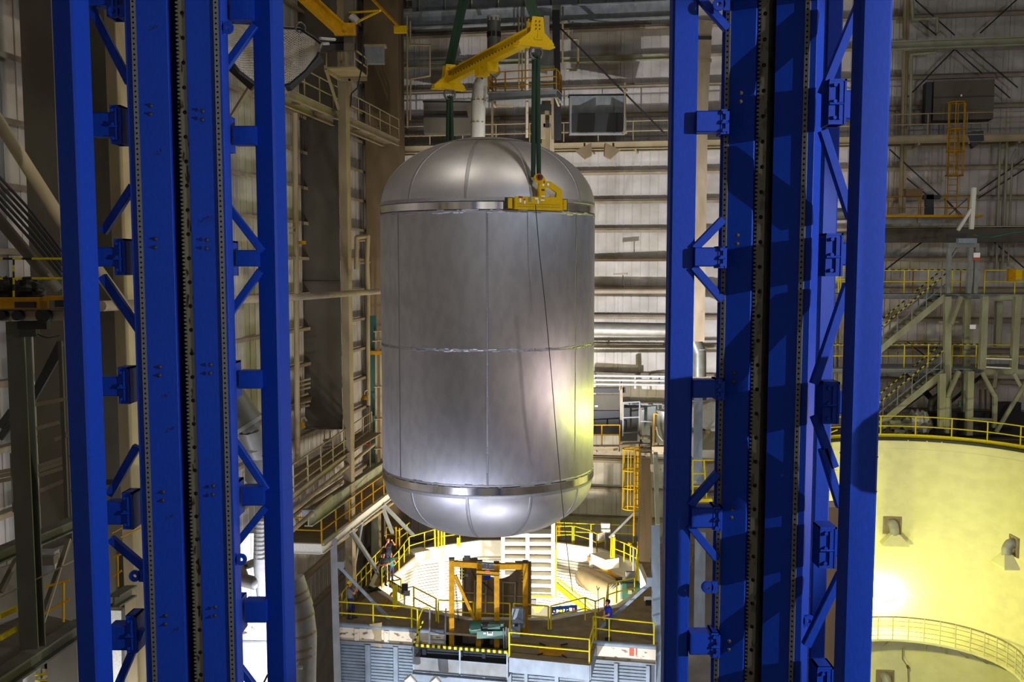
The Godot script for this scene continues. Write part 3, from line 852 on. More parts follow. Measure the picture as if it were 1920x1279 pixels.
func masts() -> void:
	var dl = 17.0
	var dr = 19.3
	post("mast_post", "outer blue square post of the pair by the dark wall braces", Z(158, 640, dl), 0.415, -20, true)
	post("mast_post", "blue square post in front of the wide dark wall column", Z(522, 640, dr), 0.415, -20, true)
	var dm = 17.9
	var c = Z(341.5, 640, dm)
	var k = dm / F
	var xs = []
	for px in [254.5, 266.5, 276, 331, 364, 416, 424.5, 428.8]: xs.append((px - 341.5) * k)
	xs = [xs[0], xs[1], xs[2], xs[3], xs[4], xs[5], xs[6], xs[7]]
	var t = mast("broad blue mast with rail strips and a toothed rack, under the hanging net", c, 3, xs, (357.5 - 341.5) * k, "")
	arms(t, [170, 214, 216, 246], [[-22, 14, -40, 36], [213, 258, 200, 272], [464, 500, 448, 516], [705, 741, 687, 755], [938, 980, 920, 988], [1168, 1214, 1148, 1217]],
		[[176, 24, 236, 142], [196, 432, 244, 358], [195, 522, 254, 608], [208, 924, 252, 846], [210, 1012, 266, 1060], [224, 1279, 262, 1190]], 18.2, [206, 230, 246, 268])
	arms(t, [436, 477, 466, 505], [[0, 40, -26, 52], [238, 273, 219, 286], [469, 500, 452, 517], [694, 727, 677, 744], [910, 945, 899, 964], [1123, 1163, 1117, 1181]],
		[[476, 52, 418, 132], [427, 386, 486, 463], [486, 512, 430, 590], [436, 822, 494, 908], [495, 956, 440, 1024], [444, 1244, 474, 1284]], 19.4, [414, 430, 446, 463])
	eyes(t, [[214, 22, 1.0], [427, 52, -1.0], [253, 1080, 1.0], [452, 1049, -1.0]], 18.0, 1)
	dots(t, [[282, 198], [379, 208], [291, 448], [387, 450], [299, 688], [394, 684], [305, 923], [399, 912], [310, 1155], [403, 1139]], 17.86)
	var rng = RandomNumberGenerator.new()
	rng.seed = 3
	for e in [[285, 60], [295, 296], [310, 748], [318, 812], [316, 978], [326, 1188], [390, 420]]:     # marker scribbles, no longer legible
		var b = B.new()
		var o = Z(e[0], e[1], 17.88)
		for s in 9:
			var p = o + Vector3(s * 0.022 - 0.1 + rng.randf() * 0.01, s * 0.011 + rng.randf_range(-0.03, 0.03), 0)
			b.bar(p, p + Vector3(rng.randf_range(-0.02, 0.03), rng.randf_range(0.015, 0.05), 0), 0.006, 0.004, Vector3(0, 0, 1))
		tag(obj("marker_scribble", b, M.dark, t), "", "", "", "stuff")
	# the mast beside the yellow cell
	post("mast_post", "blue square post standing before the pale duct and panelled far wall", Z(1253.5, 640, 17.6), 0.415, 0, false)
	post("mast_post", "widest blue square post, its edge against the bright yellow cell", Z(1598, 640, 14.6), 0.415, 0.5, false)
	post("mast_post", "blue square post standing behind the clamps of the second mast", Z(1534, 640, 21.5), 0.34, 6, false)
	var d2 = 17.3
	var c2 = Z(1428, 640, d2)
	var k2 = d2 / F / cos(deg_to_rad(20)) * 0.99
	var x2 = []
	for px in [1342.5, 1350, 1358, 1406, 1441, 1490, 1502, 1513]: x2.append((px - 1428) * k2)
	var t2 = mast("broad blue mast with a rusty toothed rack, next to the bright yellow cell", c2, -33, x2, (1420 - 1428) * k2, "")
	arms(t2, [1306, 1358, 1290, 1336], [[-50, -10, -66, 6], [210, 250, 208, 254], [464, 500, 462, 503], [711, 744, 709, 748], [948, 986, 946, 990], [1182, 1222, 1180, 1226]],
		[[1312, -4, 1358, 48], [1304, 464, 1350, 417], [1302, 503, 1348, 556], [1296, 944, 1340, 893], [1294, 986, 1338, 1040]], 17.6, [1352, 1366, 1328, 1344])
	arms(t2, [1568, 1596, 1530, 1566], [[-76, -34, -92, -14], [172, 226, 152, 236], [456, 498, 438, 518], [734, 774, 714, 792], [996, 1040, 983, 1060], [1256, 1300, 1243, 1320]],
		[[1545, 168, 1604, 24], [1545, 252, 1590, 392], [1529, 712, 1583, 552], [1529, 784, 1560, 866], [1544, 846, 1572, 938], [1514, 1204, 1570, 1090]], 16.4, [1552, 1582, 1526, 1554], 0.3)
	eyes(t2, [[1348, 8, 1.0], [1326, 1101, 1.0], [1516, 1164, -1.0]], 17.3, 1)
	dots(t2, [[1389, 174], [1483, 156], [1383, 441], [1475, 437], [1377, 700], [1467, 710], [1372, 955], [1461, 974], [1367, 1203], [1456, 1235]], 17.18)

# ---- a thing from rows of [part, style, material, width, height, points], points as [picture x, picture y, depth] or Vector3
func pt(p) -> Vector3: return p if p is Vector3 else Z(p[0], p[1], p[2])
func mk(called: String, label: String, category: String, rows: Array, group := "") -> Node3D:
	var low = Vector3(0, 1e6, 0)
	for r in rows:
		for p in r[5]:
			var w = pt(p)
			if w.y < low.y: low = w
	var t = thing(called, label, category, low, group)
	more(t, rows)
	return t
func more(t: Node3D, rows: Array) -> void:
	for r in rows:
		var q = []
		for p in r[5]: q.append(pt(p))
		var m: Material = M[r[2]]
		match r[1]:
			"pipe":
				var b = B.new()
				b.pipe(q, r[3], 10)
				obj(r[0], b, m, t)
			"rail": railing(t, q, r[4], r[3], m)
			"box":
				var b = B.new()
				b.box((q[0] + q[1]) * 0.5, ((q[1] - q[0]).abs() + Vector3(r[3], r[4], r[3])).max(Vector3(0.02, 0.02, 0.02)))
				obj(r[0], b, m, t)
			"wall":                                     # box between two corners, square to the far wall
				var b = B.new()
				var qb = yaw(-GB)
				var dd = (qb.inverse() * (q[1] - q[0])).abs()
				b.box((q[0] + q[1]) * 0.5, (dd + Vector3(0.0, r[4], r[3])).max(Vector3(0.02, 0.02, 0.02)), qb)
				obj(r[0], b, m, t)
			"plate":                                    # outline in space, thick r[3]
				var nn = (q[1] - q[0]).cross(q[2] - q[0]).normalized()
				var lo = []; var hi = []
				for p in q: lo.append(p - nn * r[3] * 0.5); hi.append(p + nn * r[3] * 0.5)
				var b = B.new()
				b.loft(lo, hi); b.fan(hi, nn); b.fan(lo, -nn)
				obj(r[0], b, m, t)
			_:
				var pairs = []
				for k in range(0, q.size() - 1, 2): pairs.append([q[k], q[k + 1]])
				bars(r[0], pairs, r[3], r[4], m, t, r[1])
func column(label: String, px: float, off: float, w: float, y0: float, y1: float, web: Array, web_y0: float) -> Node3D: # web: picture x from, to, depth
	var p = onL(px, 640, off)
	var t = thing("steel_column", label, "column", at_y(p, y0))
	var b = B.new()
	b.box(at_y(p, (y0 + y1) * 0.5) - ul() * 0.3, Vector3(w, y1 - y0, 0.6), yaw(-GL), 0.02)
	obj("flange", b, M.beige, t)
	var q0 = at_y(Z(web[0], 640, web[2]), 0); var q1 = at_y(Z(web[1], 640, web[2]), 0)
	b = B.new()
	b.box(at_y((q0 + q1) * 0.5, (web_y0 + y1) * 0.5), Vector3(q0.distance_to(q1), y1 - web_y0, 0.1))
	obj("web_plate", b, M.olive, t)
	for y in [web_y0 + 0.1, lerpf(web_y0, y1, 0.3), lerpf(web_y0, y1, 0.62)]:
		b = B.new()
		b.box(at_y((q0 + q1) * 0.5, y) + Vector3(0, 0, 0.08), Vector3(q0.distance_to(q1), 0.05, 0.1))
		obj("stiffener", b, M.olive, t)
	return t
func left_side() -> void:
	column("tall pale edged column with a wide olive side plate between masts and tank", 648, 3.0, 0.38, -14, 33, [568, 640, 54.0], Z(600, 805, 54).y)
	column("pale column strip seen through the gap of the first mast's bracing", 226, 3.0, 0.32, -3.2, 33, [170, 219, 30.5], 0)
	column("dark brown wall column partly hidden by the outermost blue post", 128, 1.6, 0.3, -14, 33, [64, 122, 27.4], -14)
	var cc = Z(724, 440, 64.5)
	var t = thing("corner_column", "broad brown plated column in the hall's corner behind the tank", "column", at_y(cc, -14))
	var b = B.new()
	b.box(at_y(cc, 10), Vector3(2.05, 48, 1.4), yaw(-9), 0.03)
	obj("casing", b, M.brown, t)
	for k in 14:
		b = B.new()
		b.tube(at_y(cc, 24.2 + 0.22 * (k % 2)) + yaw(-9).z * 0.69 + yaw(-9).x * (-0.7 + 0.1 * k), at_y(cc, 24.2 + 0.22 * (k % 2)) + yaw(-9).z * 0.72 + yaw(-9).x * (-0.7 + 0.1 * k), 0.03, 6)
		obj("bolt", b, M.dark, t)
	var wp = func(px: float, py: float, off: float) -> Vector3: return onL(px, py, off)
	mk("pipe_run", "long pale pipe running level along the dark columns at mid height", "pipe", [["pipe", "pipe", "girt", 0.14, 0, [wp.call(190, 574, 3.6), wp.call(560, 557, 3.6), wp.call(720, 546, 3.6)]]])
	mk("pipe_run", "upright beige pipe with a stub elbow beside the wide olive column plate", "pipe", [["pipe", "pipe", "beige", 0.12, 0, [wp.call(553, 212, 2.4), wp.call(555, 480, 2.4), wp.call(558, 870, 2.4)]], ["bracket", "bar", "beige", 0.08, 0.08, [wp.call(543, 428, 2.4), wp.call(556, 426, 2.4), wp.call(543, 437, 2.4), wp.call(556, 436, 2.4), wp.call(544, 484, 2.4), wp.call(562, 481, 2.4)]]])
	mk("pipe_run", "crooked beige pipe loop on the corner between column and tank", "pipe", [["pipe", "pipe", "beige", 0.13, 0, [[668, 505, 60], [669, 445, 60], [690, 443, 60], [688, 490, 60], [690, 545, 60], [691, 760, 60]]], ["bracket", "bar", "beige", 0.1, 0.1, [[672, 452, 60], [694, 451, 60], [674, 494, 60], [694, 492, 60]]]])
	mk("plumb_weight", "brass coloured pulley weight hanging on cables by the olive plate", "weight", [["cable", "tube", "dark", 0.02, 0, [[563, 215, 47], [567, 450, 47], [567, 215, 47], [569, 450, 47]]], ["weight", "pipe", "ochre", 0.16, 0, [[567, 452, 47], [567, 458, 47]]]])
	for e in [[566, 794, "small bell shaped lamp on a bent arm by the lower dark pipes"], [684, 743, "small bell shaped lamp on a bent arm left of the tank's lower half"]]:
		var d = 47.0 if e[0] < 600 else 57.0
		var l = mk("bracket_lamp", e[2], "lamp", [["arm", "pipe", "beige", 0.035, 0, [[e[0] + 9, e[1] - 4, d], [e[0] + 5, e[1] - 12, d], [e[0], e[1] - 9, d], [e[0] - 1, e[1] - 2, d]]]])
		var s = B.new()
		s.lathe_at(Z(e[0] - 1, e[1], d), [Vector2(0, 0.05), Vector2(0.1, 0.02), Vector2(0.2, -0.18), Vector2(0.17, -0.18), Vector2(0, 0.0)], 12)
		obj("shade", s, M.ochre, l)
	# high walkway along the long wall, with bracing and rails
	var yc = 23.2
	var a = L(540, 182, yc); var z = L(748, 273, yc)
	var inn = -nl() * 0.95
	t = thing("walkway", "high beige walkway along the dark wall, from behind the mast to the corner", "walkway", z)
	b = B.new(); b.box((a + z) * 0.5 + inn * 0.5 + Vector3(0, 0.3, 0), Vector3(1.0, 0.06, a.distance_to(z)), Basis(ul().cross(Vector3.UP).normalized() * -1.0, Vector3.UP, (a - z).normalized()))
	obj("grating", b, M.grey, t)
	bars("edge_beam", [[a + Vector3(0, 0.15, 0), z + Vector3(0, 0.15, 0)], [a + inn + Vector3(0, 0.15, 0), z + inn + Vector3(0, 0.15, 0)]], 0.16, 0.36, M.beige, t, "i")
	for k in 7:
		var p = z.lerp(a, k / 6.0)
		bars("cross_beam", [[p + Vector3(0, 0.2, 0), p + inn + Vector3(0, 0.2, 0)]], 0.1, 0.14, M.beige, t)
	railing(t, [z + Vector3(0, 0.35, 0), a + Vector3(0, 0.35, 0)], 1.15, 1.9, M.beige, 0.035)
	mk("platform", "small beige platform with rails on top of the tall pale edged column", "platform", [
		["deck_plate", "plate", "beige", 0.06, 0, [[610, 127, 47], [664, 124, 47], [688, 142, 50.5], [637, 143, 50.5]]],
		["edge_beam", "bar", "beige", 0.1, 0.26, [[637, 147, 50.5], [688, 146, 50.5], [610, 128, 47], [637, 146, 50.5]]],
		["post", "tube", "beige", 0.035, 0, [[612, 127, 47], [612, 98, 47], [664, 124, 47], [664, 92, 47], [688, 142, 50.5], [688, 110, 50.5], [640, 125, 48], [640, 96, 48]]],
		["top_rail", "tube", "beige", 0.035, 0, [[580, 100, 47], [664, 92, 47], [664, 92, 47], [688, 110, 50.5]]],
		["mid_rail", "tube", "beige", 0.03, 0, [[664, 108, 47], [688, 126, 50.5]]],
		["knee_brace", "bar", "beige", 0.1, 0.1, [[611, 130, 47], [635, 205, 48.5], [655, 148, 50.5], [660, 172, 50.5]]]])
	mk("equipment_box", "grey box hanging from the tall brown corner column above the walkway", "box", [["case", "box", "grey", 0.5, 0.0, [[694, 88, 58], [712, 120, 58]]], ["lid", "box", "beige", 0.6, 0.0, [[692, 85, 58], [714, 89, 58]]]])
	# jib crane at the top
	mk("jib_crane", "yellow jib crane arm over the hanging net at the top", "crane", [
		["boom", "i", "ochre", 0.34, 0.5, [[555, -22, 42], [640, 56, 45]]],
		["mast", "bar", "olive", 0.4, 0.4, [[655, -30, 46], [655, 96, 46]]],
		["head", "box", "ochre", 0.3, 0.0, [[634, 44, 45.5], [660, 66, 45.5]]],
		["arm", "bar", "lift", 0.07, 0.07, [[650, 24, 46], [713, 20, 44], [660, 46, 46], [713, 20, 44]]],
		["motor", "pipe", "tin", 0.18, 0, [[658, 30, 45.6], [670, 42, 45.6]]],
		["beam", "bar", "dark", 0.3, 0.3, [[560, 76, 46.5], [665, 72, 46.5], [575, 92, 46.5], [668, 88, 46.5]]],
		["cable", "pipe", "black", 0.03, 0, [[682, 30, 45.8], [680, 120, 45.8], [670, 165, 46], [659, 175, 46], [657, 200, 46]]]])
	mk("yellow_cable_arm", "thin ochre arm slanting to a bracket on the corner column", "arm", [["arm", "bar", "ochre", 0.1, 0.12, [[696, -4, 55], [748, 50, 60]]], ["bracket", "box", "lift", 0.3, 0.0, [[744, 49, 60], [758, 62, 60]]]])
	net()
	# upper and lower walkways by the pit
	var yu = 7.3
	var ua = L(520, 948, yu); var uz = L(697, 812, yu)
	t = thing("walkway", "beige upper walkway with pipes below, sloping in view behind the tank", "walkway", uz)
	var ui = -nl() * 1.2
	b = B.new(); b.box((ua + uz) * 0.5 + ui * 0.5, Vector3(1.25, 0.06, ua.distance_to(uz)), Basis(nl(), Vector3.UP, ul()))
	obj("grating", b, M.deck, t)
	bars("edge_beam", [[ua + Vector3(0, -0.12, 0), uz + Vector3(0, -0.12, 0)]], 0.12, 0.26, M.beige, t, "i")
	bars("pipe", [[ua + Vector3(0.1, -0.62, 0), uz + Vector3(0.1, -0.62, 0)], [ua + Vector3(-0.3, -0.95, 0), uz + Vector3(-0.3, -0.95, 0)], [ua + Vector3(0.1, -1.35, 0), uz.lerp(ua, 0.55) + Vector3(0.1, -1.35, 0)]], 0.09, 0, M.beige, t, "tube")
	railing(t, [uz, ua], 1.15, 2.2, M.beige, 0.035, [1.0, 0.55, 0.2])
	var yl = 4.05
	var la = L(603, 1020, yl); var lz = L(738, 916, yl)
	var lw = -nl() * 2.2
	t = thing("walkway", "pale edged lower walkway with yellow rails ending over the pit deck", "walkway", la)
	b = B.new(); b.box((la + lz) * 0.5 + lw * 0.5 + Vector3(0, -0.05, 0), Vector3(2.2, 0.08, la.distance_to(lz)), Basis(nl(), Vector3.UP, ul()))
	obj("floor_plate", b, M.deck, t)
	bars("edge_beam", [[la + Vector3(0, -0.22, 0), lz + Vector3(0, -0.22, 0)], [la + Vector3(0, -0.22, 0), la + lw + Vector3(0, -0.22, 0)], [la + lw + Vector3(0, -0.22, 0), lz + lw + Vector3(0, -0.22, 0)]], 0.2, 0.46, M.white, t, "i")
	railing(t, [la + lw, la, lz], 1.15, 1.9, M.ochre, 0.035)
	bars("knee_brace", [[la.lerp(lz, 0.35) + Vector3(0, -0.4, 0), Z(712, 1078, 53.2)], [la.lerp(lz, 0.5) + Vector3(0, -0.4, 0), Z(660, 1080, 51)], [la.lerp(lz, 0.82) + Vector3(0, -0.4, 0), Z(775, 1004, 60)], [la.lerp(lz, 0.8) + Vector3(0, -0.4, 0), Z(736, 1000, 58)]], 0.16, 0.16, M.grey, t)
	bars("stringer", [[la + Vector3(0.02, -0.75, -2), lz + Vector3(0.02, -0.75, 0)]], 0.12, 0.12, M.beige, t)
	mk("crane_girder", "thick dark topped girder rising between the two walkways", "girder", [["girder", "i", "sage", 0.34, 0.7, [[578, 972, 44.0], [716, 878, 57.5]]], ["rail", "bar", "brown", 0.1, 0.1, [[578, 957, 44.0], [716, 866, 57.5]]], ["end_stop", "box", "grey", 0.3, 0.0, [[574, 955, 44], [584, 968, 44]]]])
	mk("walkway_post", "grey post under the near end of the lower walkway", "post", [["post", "i", "grey", 0.3, 0.3, [[625, 1010, 47.5], [633, 1290, 46.0]]], ["bracket", "box", "grey", 0.3, 0.0, [[632, 1052, 47.3], [640, 1064, 47.3]]]])
	mk("walkway_post", "beige post with a dotted edge under the lower walkway", "post", [["post", "bar", "beige", 0.3, 0.2, [[655, 990, 53], [657, 1065, 53]]]])
	mk("walkway_post", "pale paired posts beside the people on the deck", "post", [["post", "bar", "beige", 0.14, 0.14, [[712, 945, 59], [713, 1090, 57]]], ["post", "bar", "sage", 0.4, 0.2, [[703, 950, 61], [703, 1050, 61]]], ["post", "bar", "beige", 0.09, 0.09, [[721, 940, 59.5], [722, 1005, 58]]]])
	mk("cable_ladder", "upright teal and beige cable ladder close behind the tank's edge", "ladder", [["channel", "bar", "motor", 0.35, 0.2, [[700, 592, 58], [702, 890, 58]]], ["stile", "bar", "beige", 0.1, 0.1, [[705, 620, 57.6], [706, 884, 57.6], [714, 612, 57.6], [715, 880, 57.6]]], ["rung", "tube", "beige", 0.035, 0, [[700, 622, 57.5], [716, 620, 57.5], [698, 640, 57.5], [716, 638, 57.5], [702, 726, 57.5], [716, 725, 57.5], [702, 786, 57.5], [716, 785, 57.5], [702, 842, 57.5], [716, 841, 57.5]]], ["clamp", "box", "ochre", 0.2, 0.0, [[698, 658, 57.5], [716, 665, 57.5]]]])
	mk("pipe_rack", "rack of short beige pipes low beside the dark column plate", "rack", [["pipe", "tube", "beige", 0.05, 0, [[560, 716, 48], [582, 710, 48], [560, 724, 48], [582, 718, 48], [560, 732, 48], [582, 726, 48], [560, 744, 48], [578, 738, 48], [562, 757, 48], [582, 752, 48], [562, 764, 48], [580, 760, 48]]], ["stile", "bar", "dark", 0.06, 0.06, [[562, 706, 48.1], [562, 770, 48.1]]]])
	mk("pipe_rack", "dark ladder like pipe rack under the olive column plate", "rack", [["stile", "bar", "beige", 0.07, 0.07, [[608, 808, 53], [609, 850, 53], [619, 808, 53], [619, 842, 53]]], ["rung", "tube", "brown", 0.05, 0, [[606, 826, 53], [622, 823, 53], [606, 833, 53], [622, 830, 53], [606, 840, 53], [622, 837, 53], [606, 847, 53], [622, 844, 53]]]])
	mk("rust_panel", "rust brown plate lying beyond the upper walkway rail", "plate", [["plate", "plate", "orange", 0.05, 0, [[660, 822, 58], [694, 812, 58], [694, 834, 56], [660, 832, 56]]]])
	# the dark side beyond the outermost post
	mk("tube_brace", "long pale tube brace slanting down across the dark wall", "brace", [["tube", "pipe", "beige", 0.15, 0, [[-30, 185, 24], [110, 405, 24.5], [236, 580, 25]]]])
	mk("tube_brace", "second shorter tube brace below the long one on the dark wall", "brace", [["tube", "pipe", "olive", 0.13, 0, [[-10, 402, 23.5], [110, 545, 24]]]])
	var cb = mk("cable_bundle", "bundle of black cables slanting beside the tube brace", "cables", [])
	cb.position = Z(110, 500, 23); place[cb] = cb.position
	for k in 5:
		b = B.new(); b.pipe([Z(-10, 322 + 13 * k, 23.2), Z(60, 398 + 13.5 * k, 23.3), Z(122, 478 + 12 * k, 23.5)], 0.035, 6)
		obj("cable", b, M.dark, cb)
	t = mk("crane_bridge", "dark crane bridge with black and yellow rails in front of the side wall", "crane", [
		["girder", "box", "girt", 0.5, 0.0, [[-40, 582, 21], [134, 600, 21]]],
		["walk_edge", "box", "brown", 0.6, 0.0, [[-40, 577, 20.8], [134, 580, 20.8]]],
		["trolley", "box", "ochre", 0.4, 0.0, [[-40, 558, 20.6], [64, 578, 20.6]]],
		["trolley", "box", "ochre", 0.4, 0.0, [[108, 555, 20.6], [128, 563, 20.6]]],
		["opening", "box", "black", 0.1, 0.0, [[34, 566, 20.36], [62, 577, 20.36]]],
		["opening", "box", "black", 0.1, 0.0, [[109, 563, 20.4], [128, 576, 20.4]]]])
	for e in [[485, 0], [522, 1]]:
		for k in 9:
			b = B.new(); b.tube(Z(-30 + k * 18, e[0], 20.5), Z(-12 + k * 18, e[0] + 0.3, 20.5), 0.022, 8)
			obj("top_rail" if e[1] == 0 else "mid_rail", b, M.yellow if k >= 5 or k % 2 else M.black, t)
	for k in 6:
		b = B.new(); b.tube(Z(25.5, 485 + k * 12, 20.5), Z(25.7, 497 + k * 12, 20.5), 0.02, 8)
		obj("post", b, M.yellow if k % 2 else M.black, t)
	for e in [[10, 545, 40, 0.30, "tall black tarpaulin lump on the crane bridge behind the yellow trolley plate"], [52, 546, 38, 0.32, "rounded black tarpaulin lump beside the crane bridge post"]]:
		b = B.new()
		blob(b, Z(e[0], e[1], 21.2), Vector3(0.34, 0.26, 0.3), int(e[0]))
		tag(obj("tarpaulin", b, M.black), e[4], "tarpaulin")
	for e in [[8, 16], [38, 44], [86, 22]]:
		b = B.new(); b.tube(Z(e[0], 591, 20.7), Z(e[0], 591, 20.7) + Vector3(0, 0, 0.16), 0.1 if e[0] != 86 else 0.14, 14)
		obj("wheel", b, M.black, t)
	mk("camera_mount", "dark motor hanging under the crane bridge", "motor", [["case", "box", "black", 0.2, 0.0, [[46, 602, 21], [82, 617, 21]]], ["motor", "box", "dark", 0.2, 0.0, [[50, 617, 21], [62, 631, 21]]], ["cable", "pipe", "dark", 0.012, 0, [[62, 620, 21], [76, 630, 21], [92, 634, 21], [112, 629, 21]]]])
	mk("steel_column", "dark green grey column standing below the crane bridge", "column", [["flange", "i", "drab", 0.36, 0.36, [[35, 604, 21.6], [62, 1215, 20.6]]]])
	mk("tube_brace", "crossed dark flat braces below the crane bridge", "brace", [["brace", "bar", "dark", 0.1, 0.14, [[58, 752, 23.5], [114, 642, 23.5], [52, 766, 23.4], [112, 660, 23.4], [0, 800, 23.4], [22, 770, 23.4], [0, 822, 23.4], [22, 792, 23.4]]]])
	mk("bar_rack", "pale bars between dark column and blue post", "rail", [["bar", "bar", "girt", 0.07, 0.08, [[50, 762, 23], [130, 747, 23], [52, 808, 23], [110, 792, 23], [104, 824, 23], [131, 815, 23], [62, 926, 23], [124, 900, 23], [56, 880, 23.4], [122, 858, 23.4], [56, 888, 23.4], [122, 866, 23.4], [56, 897, 23.4], [122, 876, 23.4], [0, 885, 23], [26, 880, 23], [0, 893, 23], [26, 888, 23], [0, 902, 23], [26, 897, 23]]], ["stile", "bar", "olive", 0.08, 0.08, [[22, 850, 23], [27, 960, 22.6], [113, 640, 23.2], [126, 970, 22.8]]]])
	mk("side_gallery", "dark gallery with two slanting pale beams, ochre rails and truss struts at the side", "gallery", [
		["edge_beam", "i", "drab", 0.3, 0.26, [[-30, 1053, 20.5], [150, 977, 24.5]]],
		["edge_beam", "i", "drab", 0.34, 0.34, [[-30, 1297, 19.6], [152, 1175, 24.0]]],
		["edge_beam", "i", "drab", 0.3, 0.3, [[213, 1128, 26], [246, 1108, 27.5]]],
		["floor_plate", "plate", "olive", 0.06, 0, [[-30, 1290, 19.7], [150, 1170, 24.2], [60, 1150, 26], [-60, 1200, 24]]],
		["back_plate", "plate", "olive", 0.05, 0, [[-40, 1080, 25], [150, 1010, 27], [150, 1160, 27], [-40, 1230, 25]]],
		["strut", "bar", "olive", 0.1, 0.1, [[0, 1110, 21.4], [36, 1040, 22], [67, 1190, 22.5], [130, 1012, 24], [100, 1012, 24], [116, 985, 24]]],
		["stay", "tube", "beige", 0.014, 0, [[0, 1120, 20.5], [141, 1050, 21], [72, 1205, 21.4], [132, 1010, 21.8]]],
		["top_rail", "tube", "ochre", 0.026, 0, [[84, 1101, 22.5], [130, 1088, 22.5], [213, 1045, 25], [228, 1038, 25]]],
		["mid_rail", "tube", "ochre", 0.026, 0, [[82, 1151, 22.5], [130, 1124, 22.5], [212, 1080, 25], [228, 1070, 25]]],
		["post", "tube", "ochre", 0.03, 0, [[119, 1092, 22.5], [119, 1166, 22.5], [220, 1040, 25], [221, 1100, 25]]],
		["kick_bar", "bar", "yellow", 0.05, 0.1, [[0, 1156, 20.4], [31, 1141, 20.8], [0, 1197, 20.2], [31, 1179, 20.6]]],
		["top_rail", "bar", "ochre", 0.026, 0.03, [[210, 1000, 25], [262, 972, 25.5], [226, 1008, 25], [264, 990, 25.5]]]])
	mk("hose", "pale looped hoses hanging under the dark gallery", "hose", [["hose", "pipe", "beige", 0.022, 0, [[62, 1020, 22], [65, 1050, 22], [66, 1080, 22]]], ["hose", "pipe", "beige", 0.022, 0, [[76, 1018, 22], [72, 1022, 22], [73, 1050, 22], [70, 1082, 22]]]])
	mk("equipment_cabinet", "pale cabinet panel behind the dark gallery beams", "cabinet", [["panel", "box", "grey", 0.3, 0.0, [[80, 1032, 26], [97, 1075, 26]]], ["door", "box", "olive", 0.32, 0.0, [[84, 1040, 25.9], [94, 1056, 25.9]]]])
	# bright lower hall glimpsed under the gallery
	mk("steel_stand", "white lit steel frame seen under the dark gallery", "frame", [["post", "bar", "white", 0.34, 0.34, [[106, 1205, 29], [108, 1295, 29], [62, 1238, 29], [58, 1295, 29], [14, 1262, 29], [14, 1300, 29], [143, 1185, 29.5], [144, 1295, 29.5]]], ["beam", "bar", "grey", 0.2, 0.25, [[70, 1222, 30], [142, 1196, 30]]], ["brace", "bar", "grey", 0.1, 0.1, [[118, 1200, 29], [141, 1220, 29], [116, 1262, 29], [141, 1240, 29]]], ["top_rail", "tube", "yellow", 0.03, 0, [[66, 1266, 28], [100, 1262, 28], [112, 1260, 28], [142, 1258, 28], [66, 1276, 28], [142, 1272, 28]]], ["post", "tube", "yellow", 0.03, 0, [[124, 1258, 28], [124, 1290, 28], [114, 1259, 28], [114, 1290, 28]]]])
	var cr = RandomNumberGenerator.new()
	cr.seed = 12
	var kk = 0
	for e in ["white carton lying on the dark shelf below the gallery", "small white carton upper on the dark shelf", "grey carton at the dark shelf's end", "white carton low on the dark shelf near the yellow rail"]:
		var x = 76.0 + 5.5 * kk
		mk("carton", e, "box", [["carton", "box", "paper" if kk != 2 else "grey", 0.2, 0.0, [[x, 1232 + (kk % 2) * 11, 29.6], [x + 5, 1240 + (kk % 2) * 12, 29.6]]]])
		kk += 1
	mk("partition", "bright white wall panels and door of the lower hall behind the first mast", "panels", [["panel", "plate", "white", 0.06, 0, [[214, 1160, 30], [264, 1110, 30], [266, 1300, 30], [214, 1300, 30]]], ["door_frame", "bar", "grey", 0.14, 0.2, [[229, 1215, 29.6], [230, 1300, 29.6], [241, 1205, 29.6], [242, 1300, 29.6]]], ["column", "bar", "white", 0.3, 0.3, [[221, 1142, 29.4], [222, 1300, 29.4]]]])
	# ducts between mast and wide column
	mk("wrapped_duct", "large grey duct bending down behind the second post's clamps", "duct", [["duct", "pipe", "duct", 0.42, 0, [[428, 735, 30], [470, 800, 30], [487, 850, 30.4], [487, 900, 30.6]]], ["band", "tube", "tin", 0.45, 0, [[466, 793, 30], [470, 799, 30], [480, 838, 30.3], [482, 844, 30.3]]]])
	var sd = mk("spiral_duct", "pale ribbed upright duct low beside the second blue post", "duct", [["duct", "pipe", "tin", 0.21, 0, [[490, 975, 31], [488, 1060, 31], [494, 1115, 31]]], ["elbow", "pipe", "duct", 0.2, 0, [[446, 1062, 31.4], [456, 1088, 31.2], [478, 1094, 31], [490, 1085, 31]]], ["branch", "pipe", "duct", 0.12, 0, [[444, 1064, 32], [464, 1060, 31.6], [484, 1052, 31]]]])
	for k in 9:
		b = B.new(); b.tube(Z(490, 982 + 8 * k, 31), Z(490, 983.2 + 8 * k, 31), 0.225, 14)
		obj("rib", b, M.tin, sd)
	var wd = mk("wrapped_duct", "silver taped duct elbow standing beside the second blue post's foot", "duct", [["duct", "pipe", "tin", 0.31, 0, [[548, 1085, 27], [566, 1140, 27], [572, 1190, 27], [570, 1300, 27]]], ["stub", "tube", "white", 0.05, 0, [[556, 1251, 26.7], [568, 1252, 26.7]]]])
	for e in [[552, 1100, 561, 1125], [558, 1118, 563, 1132], [566, 1152, 570, 1160], [571, 1186, 572, 1192], [571, 1212, 571, 1217], [571, 1228, 571, 1232]]:
		b = B.new(); b.tube(Z((e[0] + e[2]) * 0.5 - 1, (e[1] + e[3]) * 0.5 - 2, 27), Z((e[0] + e[2]) * 0.5 + 0.5, (e[1] + e[3]) * 0.5 + 2, 27), 0.325, 16)
		obj("tape_band", b, M.beige, wd)
